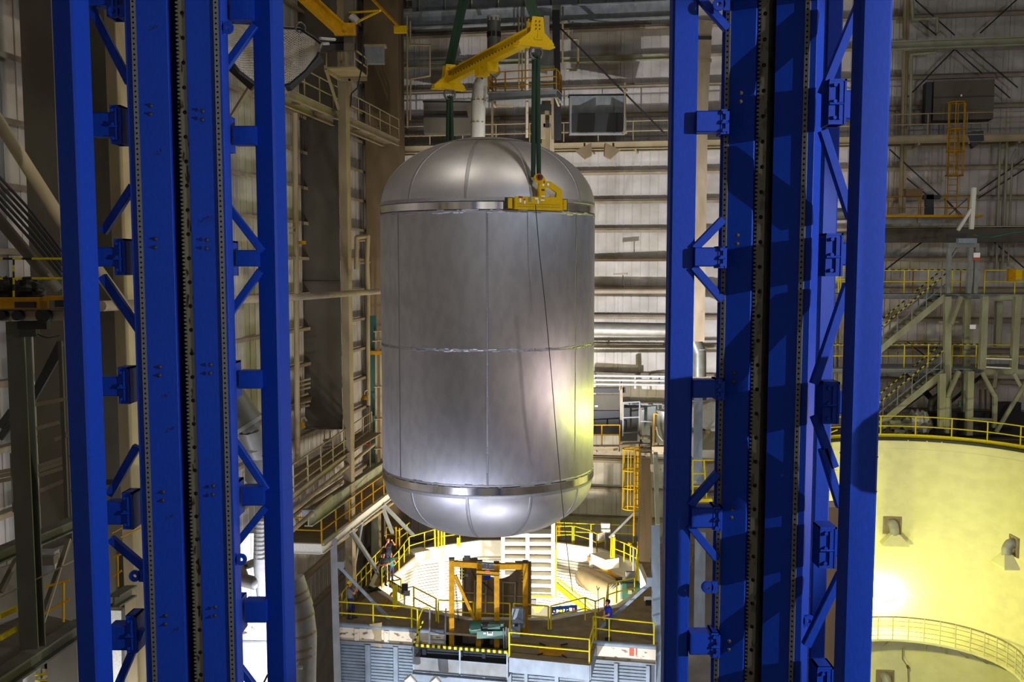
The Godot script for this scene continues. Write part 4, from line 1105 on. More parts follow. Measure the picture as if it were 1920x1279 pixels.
	mk("partition", "white lit wall of tall panels behind the ribbed duct", "panels", [["panel", "plate", "white", 0.06, 0, [[432, 1000, 34], [470, 1000, 34], [470, 1120, 34], [432, 1120, 34]]], ["panel", "plate", "white", 0.06, 0, [[471, 1000, 34], [520, 1000, 34], [520, 1120, 34], [471, 1120, 34]]], ["panel", "plate", "cream", 0.06, 0, [[438, 1162, 33], [505, 1158, 33], [505, 1202, 33], [438, 1202, 33]]], ["panel", "plate", "white", 0.06, 0, [[438, 1205, 33], [505, 1205, 33], [505, 1300, 33], [438, 1300, 33]]], ["joint", "bar", "grey", 0.04, 0.06, [[438, 1203, 32.9], [505, 1204, 32.9], [448, 1205, 32.9], [449, 1300, 32.9]]]])
func blob(b: B, c: Vector3, s: Vector3, seed: int, rough := 0.22) -> void:   # crumpled rounded heap
	var f = FastNoiseLite.new()
	f.seed = seed; f.frequency = 1.1
	var rings = 12; var seg = 20
	var P = func(i: int, j: int) -> Vector3:
		var a = PI * i / rings; var g = TAU * (j % seg) / seg
		var d = Vector3(sin(a) * cos(g), cos(a), sin(a) * sin(g))
		d.y = maxf(d.y, -0.75)
		return c + d * s * (1.0 + rough * f.get_noise_3dv(d * 2.2) * 2.0)
	for i in rings:
		for j in seg: b.quad(P.call(i, j), P.call(i, j + 1), P.call(i + 1, j + 1), P.call(i + 1, j), P.call(i, j) - c + Vector3(0, 0.001, 0))
func net() -> void:                                  # knotted safety net slung from a pole, a real mesh of cords
	var b = B.new()
	var top = [[416, 58], [436, 42], [470, 44], [530, 52], [562, 54], [590, 72], [602, 82]]
	var n = 30; var m = 22
	var low = [[414, 66], [424, 100], [448, 134], [478, 157], [508, 166], [544, 158], [574, 133], [595, 106], [603, 86]]
	var on = func(l: Array, u: float) -> Vector2:
		var k: float = u * (l.size() - 1)
		var i = mini(int(k), l.size() - 2)
		return Vector2(l[i][0], l[i][1]).lerp(Vector2(l[i + 1][0], l[i + 1][1]), k - i)
	var S = func(u: float, v: float) -> Vector3:
		var q: Vector2 = on.call(top, u).lerp(on.call(low, u), v)
		return Z(q.x, q.y, 30.0 + 1.6 * sin(PI * v) * sin(PI * u) - 0.5 * sin(u * 9.0) * v)
	for i in n + m:
		for j in m:
			for s in [1, -1]:
				var i0 = (i - m + j) if s == 1 else (i - j)
				var i1 = i0 + s
				if i0 < 0 or i0 > n or i1 < 0 or i1 > n: continue
				b.tube(S.call(float(i0) / n, float(j) / m), S.call(float(i1) / n, float(j + 1) / m), 0.013, 3, -1, false)
	var t = thing("safety_net", "grey knotted safety net slung in a half round behind the blue posts", "net", Z(510, 165, 30))
	tag(obj("mesh", b, M.net, t), "", "", "", "stuff")
	var r = B.new()
	var pts = []
	for k in 25: pts.append(S.call(k / 24.0, 0.0))
	r.pipe(pts, 0.04, 6)
	obj("border_rope", r, M.dark, t)
	r = B.new(); pts = []
	for k in 25: pts.append(S.call(k / 24.0, 1.0))
	r.pipe(pts, 0.045, 6)
	obj("border_rope", r, M.dark, t)
	r = B.new(); r.torus(Z(563, 52, 30), B.new().axes(Vector3.ZERO, Vector3(0.3, 0, 1)), 0.13, 0.025, 16)
	obj("ring", r, M.steel, t)
	mk("net_boom", "dark boom and pale strut carrying the safety net", "boom", [["boom", "bar", "dark", 0.2, 0.2, [[425, 120, 31], [475, 165, 31], [540, 165, 32], [600, 110, 33]]], ["strut", "bar", "beige", 0.1, 0.1, [[468, 164, 31], [432, 222, 32]]], ["pole", "tube", "tin", 0.04, 0, [[600, 72, 32], [628, 74, 33], [604, 82, 32], [616, 82, 33]]]])

# ---- along the far wall
func back_side() -> void:
	var B0 = func(px: float, py: float, off: float) -> Vector3: return onB(px, py, off)
	# high walkway on the far wall
	var yb = onB(1180, 266, 2.2).y
	var lev = func(px: float, off: float) -> Vector3: return at_y(onB(px, 266, off), yb)
	var t = thing("walkway", "long beige walkway on the far wall behind the tank's dome", "walkway", lev.call(1000, 2.0))
	var a: Vector3 = lev.call(745, 2.2); var z: Vector3 = lev.call(1960, 2.2)
	var b = B.new()
	b.box((a + z) * 0.5 - nb() * 0.7, Vector3(a.distance_to(z), 0.06, 1.5), yaw(-GB))
	obj("grating", b, M.grey, t)
	bars("edge_beam", [[a + Vector3(0, -0.2, 0), z + Vector3(0, -0.2, 0)], [a - nb() * 1.4 + Vector3(0, -0.2, 0), z - nb() * 1.4 + Vector3(0, -0.2, 0)]], 0.2, 0.42, M.beige, t, "i")
	railing(t, [a, z], 1.2, 2.0, M.beige, 0.035)
	for k in 14:
		var p = a.lerp(z, (k + 0.5) / 14.0)
		bars("bracket", [[p + Vector3(0, -0.42, 0), p - nb() * 1.9 + Vector3(0, -0.42, 0)]], 0.12, 0.16, M.beige, t)
	# level beams and pipes across the wall
	var beams = [[700, 1260, 30, 0.5, 0.95, "i", "grey", "deep grey beam across the very top of the far wall", 2.6], [745, 860, 121, 0.3, 0.3, "i", "sage", "shorter pale beam left of the vent pipe", 1.4], [930, 1260, 112, 0.3, 0.32, "i", "sage", "long pale beam behind the lifting bar", 1.4], [1640, 1960, 82, 0.5, 0.5, "i", "sage", "dark beam above the far walkway on the yellow cell's side", 1.6]]
	for e in beams:
		var p = at_y(B0.call(e[0], e[2], e[8]), B0.call((e[0] + e[1]) * 0.5, e[2], e[8]).y); var q = at_y(B0.call(e[1], e[2], e[8]), p.y)
		mk("steel_beam", e[7], "beam", [["beam", e[5], e[6], e[3], e[4], [p, q]]])
	var tb = mk("plate_girder", "grey plate girder with stiffeners right under the top edge", "girder", [])
	tb.position = B0.call(900, 40, 2.0); place[tb] = tb.position
	var y1: float = B0.call(980, 2, 2.4).y
	b = B.new()
	b.box(at_y(B0.call(980, 2, 2.4), y1) + ub() * 2.6, Vector3(18.6, 1.2, 0.06), yaw(-GB))
	obj("web", b, M.grey, tb)
	for k in 12:
		b = B.new(); b.box(at_y(B0.call(980, 2, 2.4), y1) + ub() * (k * 1.6 - 6.2) + nb() * 0.12, Vector3(0.06, 1.2, 0.24), yaw(-GB))
		obj("stiffener", b, M.sage, tb)
	mk("pipe_run", "pale pipe along the far wall level with the tank's upper half", "pipe", [["pipe", "pipe", "girt", 0.16, 0, [[1090, 546, 62.5], [1270, 546, 61.2]]], ["hanger", "bar", "dark", 0.05, 0.05, [[1168, 516, 62.2], [1168, 540, 62.2]]], ["strap", "bar", "girt", 0.2, 0.1, [[1150, 514, 62.4], [1176, 513, 62.2]]]])
	mk("duct", "thick grey duct that turns downward behind the blue post", "duct", [["duct", "pipe", "duct", 0.4, 0, [[1090, 616, 61], [1270, 619, 60], [1300, 632, 59.9], [1311, 660, 59.9], [1311, 706, 59.9]]], ["band", "tube", "tin", 0.42, 0, [[1311, 654, 59.9], [1311, 656, 59.9]]]])
	mk("flat_duct", "tall flat beige duct seen between blue post and second mast", "duct", [["duct", "bar", "putty", 0.75, 0.5, [[1322, 40, 56], [1318, 70, 56], [1319, 76, 56], [1312, 212, 56], [1312, 212, 56], [1306, 640, 56]]], ["collar", "bar", "dark", 0.7, 0.5, [[1320, 69, 55.9], [1320, 75, 55.9]]], ["cap", "bar", "beige", 0.8, 0.55, [[1318, 112, 56], [1318, 118, 56]]]])
	mk("pipe_rack", "two thin pipes with hangers above the dark opening", "pipes", [["pipe", "tube", "tin", 0.07, 0, [[1095, 704, 60], [1260, 706, 59], [1095, 712, 60], [1260, 714, 59], [1095, 720, 60], [1260, 722, 59]]], ["hanger", "bar", "dark", 0.07, 0.07, [[1117, 700, 60], [1117, 712, 60], [1194, 701, 59.5], [1194, 712, 59.5], [1236, 702, 59.2], [1236, 722, 59.2]]]])
	# vent pipe, platform and pipes behind the dome
	mk("vent_pipe", "thick white vent pipe bending behind the lifting bar to the dome", "pipe", [["pipe", "pipe", "white", 0.40, 0, [[896, 268, 60], [897, 190, 60], [901, 158, 60], [912, 142, 60], [928, 130, 60.5]]], ["band", "tube", "beige", 0.42, 0, [[896, 229, 60], [896, 231, 60], [897, 187, 60], [897, 189.5, 60]]], ["clamp", "tube", "dark", 0.425, 0, [[903, 150, 60], [905, 148, 60]]]])
	mk("exhaust_duct", "grey upright duct with dark collar above the vent pipe", "duct", [["duct", "pipe", "duct", 0.38, 0, [[926, 34, 61.5], [926, 120, 61.5]]], ["collar", "tube", "dark", 0.40, 0, [[926, 60, 61.5], [926, 70, 61.5]]], ["cap", "tube", "white", 0.39, 0, [[926, 30, 61.5], [926, 40, 61.5]]], ["throat", "tube", "black", 0.42, 0, [[922, 120, 61.2], [912, 140, 60.4]]]])
	t = thing("platform", "small platform with ochre rails behind the green sling", "platform", Z(980, 180, 58.5))
	var pa = Z(916, 178, 58.6); var pb = at_y(Z(1043, 178, 57.4), pa.y); var back = -nb() * 2.0
	b = B.new(); b.box((pa + pb) * 0.5 + back * 0.5 + Vector3(0, 0.1, 0), Vector3(pa.distance_to(pb), 0.06, 2.0), yaw(-GB))
	obj("grating", b, M.grey, t)
	bars("edge_beam", [[pa + Vector3(0, -0.12, 0), pb + Vector3(0, -0.12, 0)], [pa + Vector3(0, -0.12, 0), pa + back + Vector3(0, -0.12, 0)], [pb + Vector3(0, -0.12, 0), pb + back + Vector3(0, -0.12, 0)]], 0.18, 0.42, M.grey, t, "i")
	railing(t, [pa + back + Vector3(0, 0.12, 0), pa + Vector3(0, 0.12, 0), pb + Vector3(0, 0.12, 0), pb + back + Vector3(0, 0.12, 0)], 1.05, 0.9, M.ochre, 0.035, [1.0, 0.62, 0.3])
	bars("leg", [[Z(923, 190, 58.4), Z(923, 262, 58.4)], [Z(1036, 186, 57.4), Z(1036, 262, 57.4)]], 0.12, 0.12, M.beige, t)
	bars("knee_brace", [[Z(918, 184, 58.5), Z(930, 200, 59.5)], [Z(1042, 182, 57.4), Z(1048, 198, 58.5)], [Z(930, 198, 59.5), Z(962, 199, 59.5)]], 0.1, 0.12, M.beige, t)
	mk("steel_column", "beige boxed column under the rail platform behind the dome", "column", [["shaft", "bar", "beige", 0.5, 0.5, [[1024, 190, 60.5], [1024, 330, 60.5]]], ["cover", "bar", "putty", 0.24, 0.2, [[1018, 215, 60.0], [1018, 260, 60.0], [1034, 216, 60.0], [1035, 300, 60.0]]], ["junction_box", "box", "dark", 0.2, 0.0, [[1014, 196, 60], [1034, 207, 60]]], ["junction_box", "box", "dark", 0.2, 0.0, [[1022, 232, 60], [1032, 239, 60]]]])
	mk("steel_column", "dark slim column rising beside the right hand end of the lifting bar", "column", [["shaft", "i", "dark", 0.4, 0.4, [[1042, 20, 60.8], [1046, 262, 60.8]]], ["panel", "box", "grey", 0.3, 0.0, [[1015, 90, 60.2], [1033, 124, 60.2]]], ["panel_lid", "box", "sage", 0.34, 0.0, [[1014, 124, 60.2], [1034, 132, 60.2]]], ["upright", "bar", "white", 0.3, 0.2, [[1025, 30, 60.6], [1025, 82, 60.6]]]])
	t = mk("conduit_bank", "bank of thin vertical conduits behind the platform", "pipes", [["conduit", "tube", "beige", 0.045, 0, [[973, 30, 62], [973, 170, 62], [979, 30, 62], [979, 170, 62], [985, 30, 62], [985, 172, 62]]], ["conduit", "tube", "cream", 0.09, 0, [[989, 40, 61.8], [988, 258, 61.8]]]])
	mk("conduit_loop", "bent conduits on the lit upper wall", "pipes", [["conduit", "pipe", "beige", 0.07, 0, [[1066, 56, 63], [1066, 74, 63], [1084, 74, 63], [1084, 120, 63], [1080, 131, 63], [1062, 131, 63]]], ["conduit", "pipe", "grey", 0.05, 0, [[1073, 56, 63], [1073, 70, 63]]], ["conduit", "pipe", "beige", 0.06, 0, [[1055, 40, 63], [1055, 130, 63]]]])
	mk("conduit_loop", "square bent conduit on the shaded wall near the corner column", "pipes", [["conduit", "pipe", "beige", 0.06, 0, [[769, 40, 64], [769, 84, 64], [806, 85, 64], [806, 142, 64], [770, 148, 64], [769, 225, 64]]], ["conduit", "pipe", "beige", 0.06, 0, [[763, 30, 64], [764, 240, 64]]]])
	mk("tie_cable", "dark tie rod slanting across the lit upper wall", "rod", [["rod", "bar", "dark", 0.1, 0.1, [[1052, 54, 62], [1246, 250, 60.5]]]])
	mk("duct_unit", "dark grey air unit behind the rail right of the dome", "machine", [["case", "bar", "grey", 3.2, 0.9, [[1120, 252, 62], [1120, 182, 62]]], ["panel", "bar", "dark", 2.9, 0.2, [[1120, 248, 61.3], [1120, 212, 61.3]]], ["top_edge", "bar", "black", 3.3, 1.0, [[1120, 181, 62], [1120, 179, 62]]]])
	mk("duct_unit", "dark air unit behind the rail left of the vent pipe", "machine", [["case", "bar", "olive", 2.8, 0.9, [[840, 252, 64], [840, 194, 64]]], ["top_edge", "bar", "black", 2.9, 1.0, [[840, 193, 64], [840, 191, 64]]], ["vent_slot", "bar", "black", 2.6, 0.2, [[836, 220, 63.4], [836, 217, 63.4]]]])
	mk("rail_post", "tall thin post carrying a little round lamp above the far walkway", "post", [["post", "tube", "beige", 0.05, 0, [[1172, 155, 60.4], [1171, 250, 60.4]]], ["lamp_head", "pipe", "beige", 0.12, 0, [[1172, 168, 60.4], [1173, 172, 60.4]]], ["foot", "box", "beige", 0.1, 0.0, [[1168, 247, 60.4], [1174, 251, 60.4]]]])
	for e in [[1094, "first brown square hood under the far walkway, next to the dome"], [1148, "second brown square hood under the far walkway, nearer the blue post"]]:
		var h = mk("lamp_hood", e[1], "lamp", [["arm", "bar", "brown", 0.1, 0.1, [[e[0] + 2, 268, 60], [e[0] + 2, 279, 60]]]])
		b = B.new()
		var x: float = 1.0 if e[0] < 1100 else -1.0
		var c = Z(e[0], 276, 60)
		var q = Basis(Vector3(0, 0, 1), 0.45 * x)
		var lo = []; var hi = []
		for v in [Vector2(-1, -1), Vector2(1, -1), Vector2(1, 1), Vector2(-1, 1)]:
			hi.append(c + q * Vector3(v.x * 0.46, 0, v.y * 0.4)); lo.append(c + q * Vector3(v.x * 0.2, -0.62, v.y * 0.3))
		b.loft(hi, lo); b.fan(lo, Vector3.DOWN); b.fan(hi, Vector3.UP)
		obj("hood", b, M.brown, h)
	# dark bay with equipment below the duct
	mk("doorway_bay", "dark doorway bay in the far wall right of the tank's lower half", "doorway", [["lintel", "box", "dark", 0.4, 0.0, [[1108, 727, 61], [1166, 736, 61]]], ["leaf", "box", "olive", 0.2, 0.0, [[1108, 740, 61.6], [1160, 770, 61.6]]], ["leaf", "box", "dark", 0.2, 0.0, [[1108, 770, 61.4], [1163, 816, 61.4]]], ["jamb", "bar", "girt", 0.16, 0.3, [[1164, 714, 60.6], [1165, 790, 60.6]]], ["switch_box", "box", "paper", 0.05, 0.0, [[1116, 760, 61.4], [1120, 763, 61.4]]]])
	mk("equipment_bay", "grey machinery bay between doorway and blue post", "machine", [["back_panel", "box", "grey", 0.2, 0.0, [[1166, 758, 61.5], [1240, 830, 61.5]]], ["cabinet", "box", "dark", 0.5, 0.0, [[1170, 764, 60.9], [1186, 826, 60.9]]], ["cabinet", "box", "bluegrey", 0.4, 0.0, [[1188, 764, 61], [1200, 810, 61]]], ["pipe", "tube", "grey", 0.05, 0, [[1166, 757, 60.5], [1242, 758, 60]]], ["lamp_arm", "tube", "beige", 0.05, 0, [[1163, 718, 60.2], [1162, 732, 60.2]]], ["valve", "box", "dark", 0.2, 0.0, [[1188, 752, 60.3], [1194, 758, 60.3]]]])
	mk("side_duct", "rounded pale duct end peeking past the blue post", "duct", [["duct", "pipe", "duct", 0.55, 0, [[1250, 770, 57], [1246, 830, 57]]], ["rim", "pipe", "tin", 0.05, 0, [[1231, 800, 56.4], [1234, 815, 56.4], [1243, 826, 56.4]]]])
	t = thing("stair_tower", "grey stair landing and steps above the yellow ladder cage", "stairs", Z(1200, 860, 58))
	railing(t, [Z(1168, 818, 59), Z(1199, 817, 58.6)], 1.9, 1.4, M.grey, 0.04, [1.0, 0.55, 0.1])
	bars("stringer", [[Z(1201, 765, 58.4), Z(1202, 870, 58)], [Z(1221, 790, 58), Z(1221, 870, 58)]], 0.09, 0.12, M.brown, t)
	bars("tread", [[Z(1202, 820, 58), Z(1221, 820, 57.8)], [Z(1202, 834, 57.9), Z(1221, 834, 57.7)], [Z(1202, 842, 57.8), Z(1221, 842, 57.6)], [Z(1202, 850, 57.6), Z(1221, 850, 57.4)]], 0.5, 0.14, M.girt, t)
	bars("handrail", [[Z(1202, 790, 58), Z(1224, 791, 57.6)]], 0.06, 0.06, M.grey, t)
	bars("landing", [[Z(1166, 838, 58.6), Z(1202, 836, 58.2)]], 0.9, 0.35, M.girt, t)
	var y_ = Z(1120, 846, 59.5)
	t = thing("ledge_walkway", "pale ledge with yellow rails behind the tank's lower edge", "walkway", y_)
	bars("edge_beam", [[Z(1095, 841, 60), Z(1162, 841, 59.5)]], 0.7, 0.32, M.cream, t)
	railing(t, [Z(1095, 834, 59.7), Z(1162, 834, 59.2)], 1.12, 1.1, M.ochre, 0.035)
	t = thing("ledge_walkway", "narrow ledge with yellow rails touching the blue post", "walkway", Z(1240, 846, 57))
	bars("edge_beam", [[Z(1224, 843, 57), Z(1260, 843, 56.7)]], 0.6, 0.4, M.cream, t)
	railing(t, [Z(1226, 834, 56.8), Z(1234, 836, 56.8), Z(1260, 836, 56.5)], 1.7, 0.6, M.ochre, 0.035)
	# lower panels, darker, with deep joints
	mk("pipe_run", "thin dark pipe low on the far wall right of the tank", "pipe", [["pipe", "tube", "brown", 0.07, 0, [[1090, 855, 60], [1210, 857, 59]]]])
	# yellow cage ladder and the brown shaft
	t = thing("cage_ladder", "round yellow cage ladder standing right of the tank's lower dome", "ladder", Z(1183, 950, 57))
	var cx = Z(1184, 843, 57)
	for e in [842.0, 881.0, 914.0, 953.0]:
		b = B.new(); b.torus(at_y(cx, Z(1184, e, 57).y), Basis(), 0.47, 0.04, 20)
		obj("hoop", b, M.lift, t)
	for k in 7:
		var g = TAU * (k + 0.3) / 7.0
		var o = Vector3(cos(g), 0, sin(g)) * 0.47
		b = B.new(); b.bar(at_y(cx, Z(1184, 842, 57).y) + o, at_y(cx, Z(1184, 953, 57).y) + o, 0.05, 0.03)
		obj("cage_bar", b, M.lift, t)
	bars("stile", [[Z(1190, 838, 56.4), Z(1188, 1005, 56.4)], [Z(1199, 838, 56.8), Z(1198, 1005, 56.8)]], 0.07, 0.07, M.ochre, t)
	for k in 14: bars("rung", [[Z(1190, 846 + k * 11.3, 56.4), Z(1199, 846 + k * 11.3, 56.8)]], 0.02, 0, M.ochre, t, "tube")
	mk("shaft_panel", "tall brown panel standing between cage ladder and blue post", "panel", [["panel", "plate", "brown", 0.12, 0, [[1204, 862, 54], [1222, 862, 53.6], [1221, 1054, 51.6], [1199, 1052, 52]]], ["edge", "bar", "beige", 0.06, 0.06, [[1201, 845, 54], [1197, 1046, 51], [1222, 850, 53.6], [1221, 1046, 50.6]]]])
	mk("diagonal_strut", "grey flat strut leaning to the foot of the cage ladder", "strut", [["strut", "bar", "grey", 0.16, 0.12, [[1142, 1008, 57], [1188, 962, 57]]]])
	# blue-grey uprights behind the near post
	mk("steel_column", "blue grey upright standing on the deck's corner by the blue post", "column", [["shaft", "i", "bluegrey", 0.34, 0.34, [[1229, 985, 46], [1231, 1300, 44.6]]], ["plate", "box", "bluegrey", 0.2, 0.0, [[1217, 1082, 45.6], [1226, 1098, 45.6]]]])
	mk("steel_column", "upper grey upright carrying a bracket above the deck's corner", "column", [["shaft", "bar", "sage", 0.2, 0.3, [[1229, 850, 52], [1233, 985, 50]]], ["bracket", "box", "cream", 0.3, 0.0, [[1226, 870, 52], [1244, 884, 52]]], ["drum", "pipe", "tin", 0.1, 0, [[1228, 852, 51.8], [1228, 866, 51.8]]]])
	mk("steel_column", "pale blue column with a yellow ladder, between blue post and second mast", "column", [["shaft", "bar", "bluegrey", 0.42, 0.42, [[1309, 748, 52], [1308, 905, 50]]], ["shaft", "bar", "bluegrey", 0.5, 0.42, [[1313, 1000, 50], [1311, 1180, 48]]], ["cap", "box", "dark", 0.3, 0.0, [[1301, 745, 52], [1318, 750, 52]]]])
	mk("yellow_ladder", "small yellow ladder landing between blue post and second mast", "ladder", [["stile", "tube", "yellow", 0.04, 0, [[1299, 862, 49], [1299, 938, 49], [1320, 863, 49], [1325, 938, 49]]], ["rung", "tube", "yellow", 0.035, 0, [[1299, 863, 49], [1337, 863, 49], [1299, 888, 49], [1324, 888, 49], [1299, 912, 49], [1325, 912, 49]]], ["landing", "box", "yellow", 0.4, 0.0, [[1299, 934, 49], [1326, 940, 49]]]])
	mk("round_vessel", "pale round vessel with a red stain between blue post and second mast", "vessel", [["body", "pipe", "tin", 0.75, 0, [[1340, 778, 56], [1336, 782, 53]]], ["stain_plate", "box", "orange", 0.05, 0.0, [[1319, 772, 53.4], [1325, 796, 53.4]]], ["saddle", "box", "olive", 0.6, 0.0, [[1316, 806, 54], [1340, 842, 54]]], ["valve", "pipe", "brown", 0.14, 0, [[1328, 806, 53], [1328, 812, 53]]]])

# ---- the yellow lit cell and the platforms behind it
func right_side() -> void:
	var b: B
	var c = Vector3(19.2, 0, -48.9)
	var r = 6.3
	var top = 7.15
	var t = thing("test_cell", "tall curved cell wall painted pale yellow, with square vents in it", "cell wall", Vector3(c.x, -14, c.z - r))
	b = B.new()
	var a0 = PI * 1.16; var a1 = TAU + 0.35
	for k in 40:
		var p = a0 + (a1 - a0) * k / 40; var q = a0 + (a1 - a0) * (k + 1) / 40
		for s in [[r, -1.0], [r + 0.4, 1.0]]:
			var dp = Vector3(cos(p), 0, sin(p)); var dq = Vector3(cos(q), 0, sin(q))
			var v = [at_y(c, -14) + dp * s[0], at_y(c, -14) + dq * s[0], at_y(c, top) + dq * s[0], at_y(c, top) + dp * s[0]]
			b.tri(v[0], v[1], v[2], dp * s[1], dq * s[1], dq * s[1]); b.tri(v[0], v[2], v[3], dp * s[1], dq * s[1], dp * s[1])
		b.quad(at_y(c, top) + Vector3(cos(p), 0, sin(p)) * r, at_y(c, top) + Vector3(cos(q), 0, sin(q)) * r, at_y(c, top) + Vector3(cos(q), 0, sin(q)) * (r + 0.4), at_y(c, top) + Vector3(cos(p), 0, sin(p)) * (r + 0.4), Vector3.UP)
	obj("wall", b, M.cell, t)
	var ringc = func(y: float, rr: float, h: float, w: float) -> B:
		var g = B.new()
		for k in 40:
			var p = a0 + (a1 - a0) * k / 40; var q = a0 + (a1 - a0) * (k + 1) / 40
			var v = []
			for e in [[p, rr, 0.0], [q, rr, 0.0], [q, rr + w, 0.0], [p, rr + w, 0.0], [p, rr, h], [q, rr, h], [q, rr + w, h], [p, rr + w, h]]:
				v.append(at_y(c, y + e[2]) + Vector3(cos(e[0]), 0, sin(e[0])) * e[1])
			var inn = Vector3(-cos(p), 0, -sin(p))
			g.quad(v[0], v[1], v[5], v[4], inn); g.quad(v[3], v[2], v[6], v[7], -inn); g.quad(v[4], v[5], v[6], v[7], Vector3.UP); g.quad(v[0], v[1], v[2], v[3], Vector3.DOWN)
		return g
	obj("rim", ringc.call(top + 0.005, r - 0.06, 0.14, 0.5), M.dark, t)
	obj("joint", ringc.call(top - 0.45, r - 0.012, 0.03, 0.02), M.cell, t)
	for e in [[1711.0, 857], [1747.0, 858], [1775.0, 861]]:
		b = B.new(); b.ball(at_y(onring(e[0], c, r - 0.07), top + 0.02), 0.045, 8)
		obj("rim_lamp_dot", b, M.white, t)  # small lamps on the rim, their light given only as white colour
	# rail on the rim
	var rl = thing("guard_rail", "curved yellow guard rail on the rim of the yellow cell", "railing", at_y(c, top) + Vector3(0, 0, -r - 0.2))
	var pts = []
	for k in 23:
		var p = a0 + (a1 - a0) * k / 22
		pts.append(at_y(c, top + 0.15) + Vector3(cos(p), 0, sin(p)) * (r + 0.15))
	for k in 22:
		for h in [1.12, 0.6]:
			b = B.new(); b.tube(pts[k] + Vector3.UP * h, pts[k + 1] + Vector3.UP * h, 0.035, 6)
			obj("top_rail" if h > 1.0 else "mid_rail", b, M.yellow, rl)
		b = B.new(); b.bar(pts[k] + Vector3.UP * 0.1, pts[k + 1] + Vector3.UP * 0.1, 0.03, 0.18)
		obj("toe_board", b, M.yellow, rl)
		if k % 2 == 0:
			b = B.new(); b.tube(pts[k], pts[k] + Vector3.UP * 1.12, 0.04, 6)
			obj("post", b, M.yellow, rl)
	# ring gallery inside, its infill a fine mesh of wires
	var gy = Z(1650, 1203, 53.4).y
	var g = thing("ring_gallery", "narrow ring gallery with mesh infill inside the yellow cell", "gallery", at_y(c, gy) + Vector3(0, 0, -r + 1.5))
	obj("floor_ring", ringc.call(gy, r - 1.75, 0.12, 1.72), M.cell, g)
	obj("top_rail", ringc.call(gy + 1.25, r - 1.74, 0.07, 0.05), M.girt, g)
	for h in [0.3, 0.55, 0.8, 1.05]: obj("wire", ringc.call(gy + h, r - 1.73, 0.025, 0.02), M.girt, g)
	for k in 19:
		var p = a0 + (a1 - a0) * k / 18
		var o = at_y(c, gy + 0.1) + Vector3(cos(p), 0, sin(p)) * (r - 1.72)
		b = B.new(); b.tube(o, o + Vector3.UP * 1.2, 0.035, 6)
		obj("post", b, M.cell, g)
		b = B.new(); b.bar(o - Vector3(0, 0.1, 0), at_y(c, gy - 0.9) + Vector3(cos(p), 0, sin(p)) * (r - 0.02), 0.05, 0.05)
		obj("bracket", b, M.cell, g)
	# vents: a plate, a bent stub and a flared hood
	for e in [[1686.0, 985.0, "square vent with flared hood high on the yellow cell wall, nearest the blue post"], [1922.0, 1024.0, "flared vent hood at the picture's edge on the yellow cell wall"], [1682.0, 1272.0, "square vent below the ring gallery on the yellow cell wall"]]:
		var p = onring(e[0], c, r - 0.01)
		p = at_y(p, Z(e[0], e[1], -p.z).y)
		var inn = at_y(c - p, 0).normalized()
		var q = Basis(Vector3.UP.cross(inn), Vector3.UP, inn)
		var v = thing("vent", e[2], "vent", p)
		b = B.new()
		for s in [[0, 0.42, 0.94, 0.1], [0, -0.42, 0.94, 0.1]]: b.box(p + q * Vector3(0, s[1], 0.03), Vector3(s[2], s[3], 0.07), q)
		for s in [-0.42, 0.42]: b.box(p + q * Vector3(s, 0, 0.03), Vector3(0.1, 0.8, 0.07), q)
		b.box(p + q * Vector3(0, 0, 0.01), Vector3(0.8, 0.8, 0.03), q)
		obj("frame", b, M.girt, v)
		b = B.new(); b.pipe([p + q * Vector3(-0.05, 0.12, 0), p + q * Vector3(0, 0.1, 0.25), p + q * Vector3(0.04, -0.1, 0.38), p + q * Vector3(0.05, -0.42, 0.38)], 0.24, 12)
		obj("elbow", b, M.tin, v)
		var lo = []; var hi = []
		for k in [Vector2(-1, -1), Vector2(1, -1), Vector2(1, 1), Vector2(-1, 1)]:
			hi.append(p + q * Vector3(0.05 + k.x * 0.22, -0.36, 0.38 + k.y * 0.2)); lo.append(p + q * Vector3(0.06 + k.x * 0.68, -0.86, 0.42 + k.y * 0.36))
		var lo2 = []
		for k in lo: lo2.append(k - Vector3(0, 0.09, 0))
		b = B.new(); b.loft(hi, lo); b.loft(lo, lo2); b.fan(lo2, Vector3.DOWN)
		obj("hood", b, M.cell, v)
	# the bare lamp on the wall, one hidden by the post, and an unseen one added to light the tank
	var lp = at_y(onring(1678, c, r - 0.45), 0)
	lp = at_y(lp, Z(1678, 1118, -lp.z).y)
	bulb(lp, 0.2, Color(1.0, 0.96, 0.66), 10, "bare glowing lamp on the yellow cell wall above the ring gallery", onring(1678, c, r))
	flood(Vector3(14.75, 2.2, -45.6), Vector3(20.0, -2.0, -55), 0.6, Color(1.0, 0.99, 0.55), 66, "yellow flood lamp in the cell hidden by the widest post")
	flood(Vector3(15.5, 8.6, -47.6), Vector3(0.0, 13.0, -41.5), 0.35, Color(0.95, 1.0, 0.40), 62, "added yellow flood lamp at the cell's rim turned to the tank", 34.0)  # unseen lamp added for the yellow light on the tank's side
	mk("power_cord", "thin cord drooping from the blue post to the bare lamp", "cord", [["cord", "pipe", "dark", 0.02, 0, [[1610, 1118, 53.6], [1648, 1119, 53.8], [1658, 1125, 54], [1668, 1129, 54.2], [1678, 1124, 54.3]]]])
	mk("conduit", "thin crooked conduit with small fittings below the ring gallery", "conduit", [["conduit", "pipe", "girt", 0.03, 0, [[1692, 1216, 54.7], [1692, 1236, 54.7], [1702, 1250, 54.7], [1703, 1280, 54.7]]], ["fitting", "pipe", "brown", 0.07, 0, [[1701, 1248, 54.6], [1703, 1253, 54.6]]]])
	# wall furniture above
	var wp = func(px: float, py: float, off: float) -> Vector3: return onB(px, py, off)
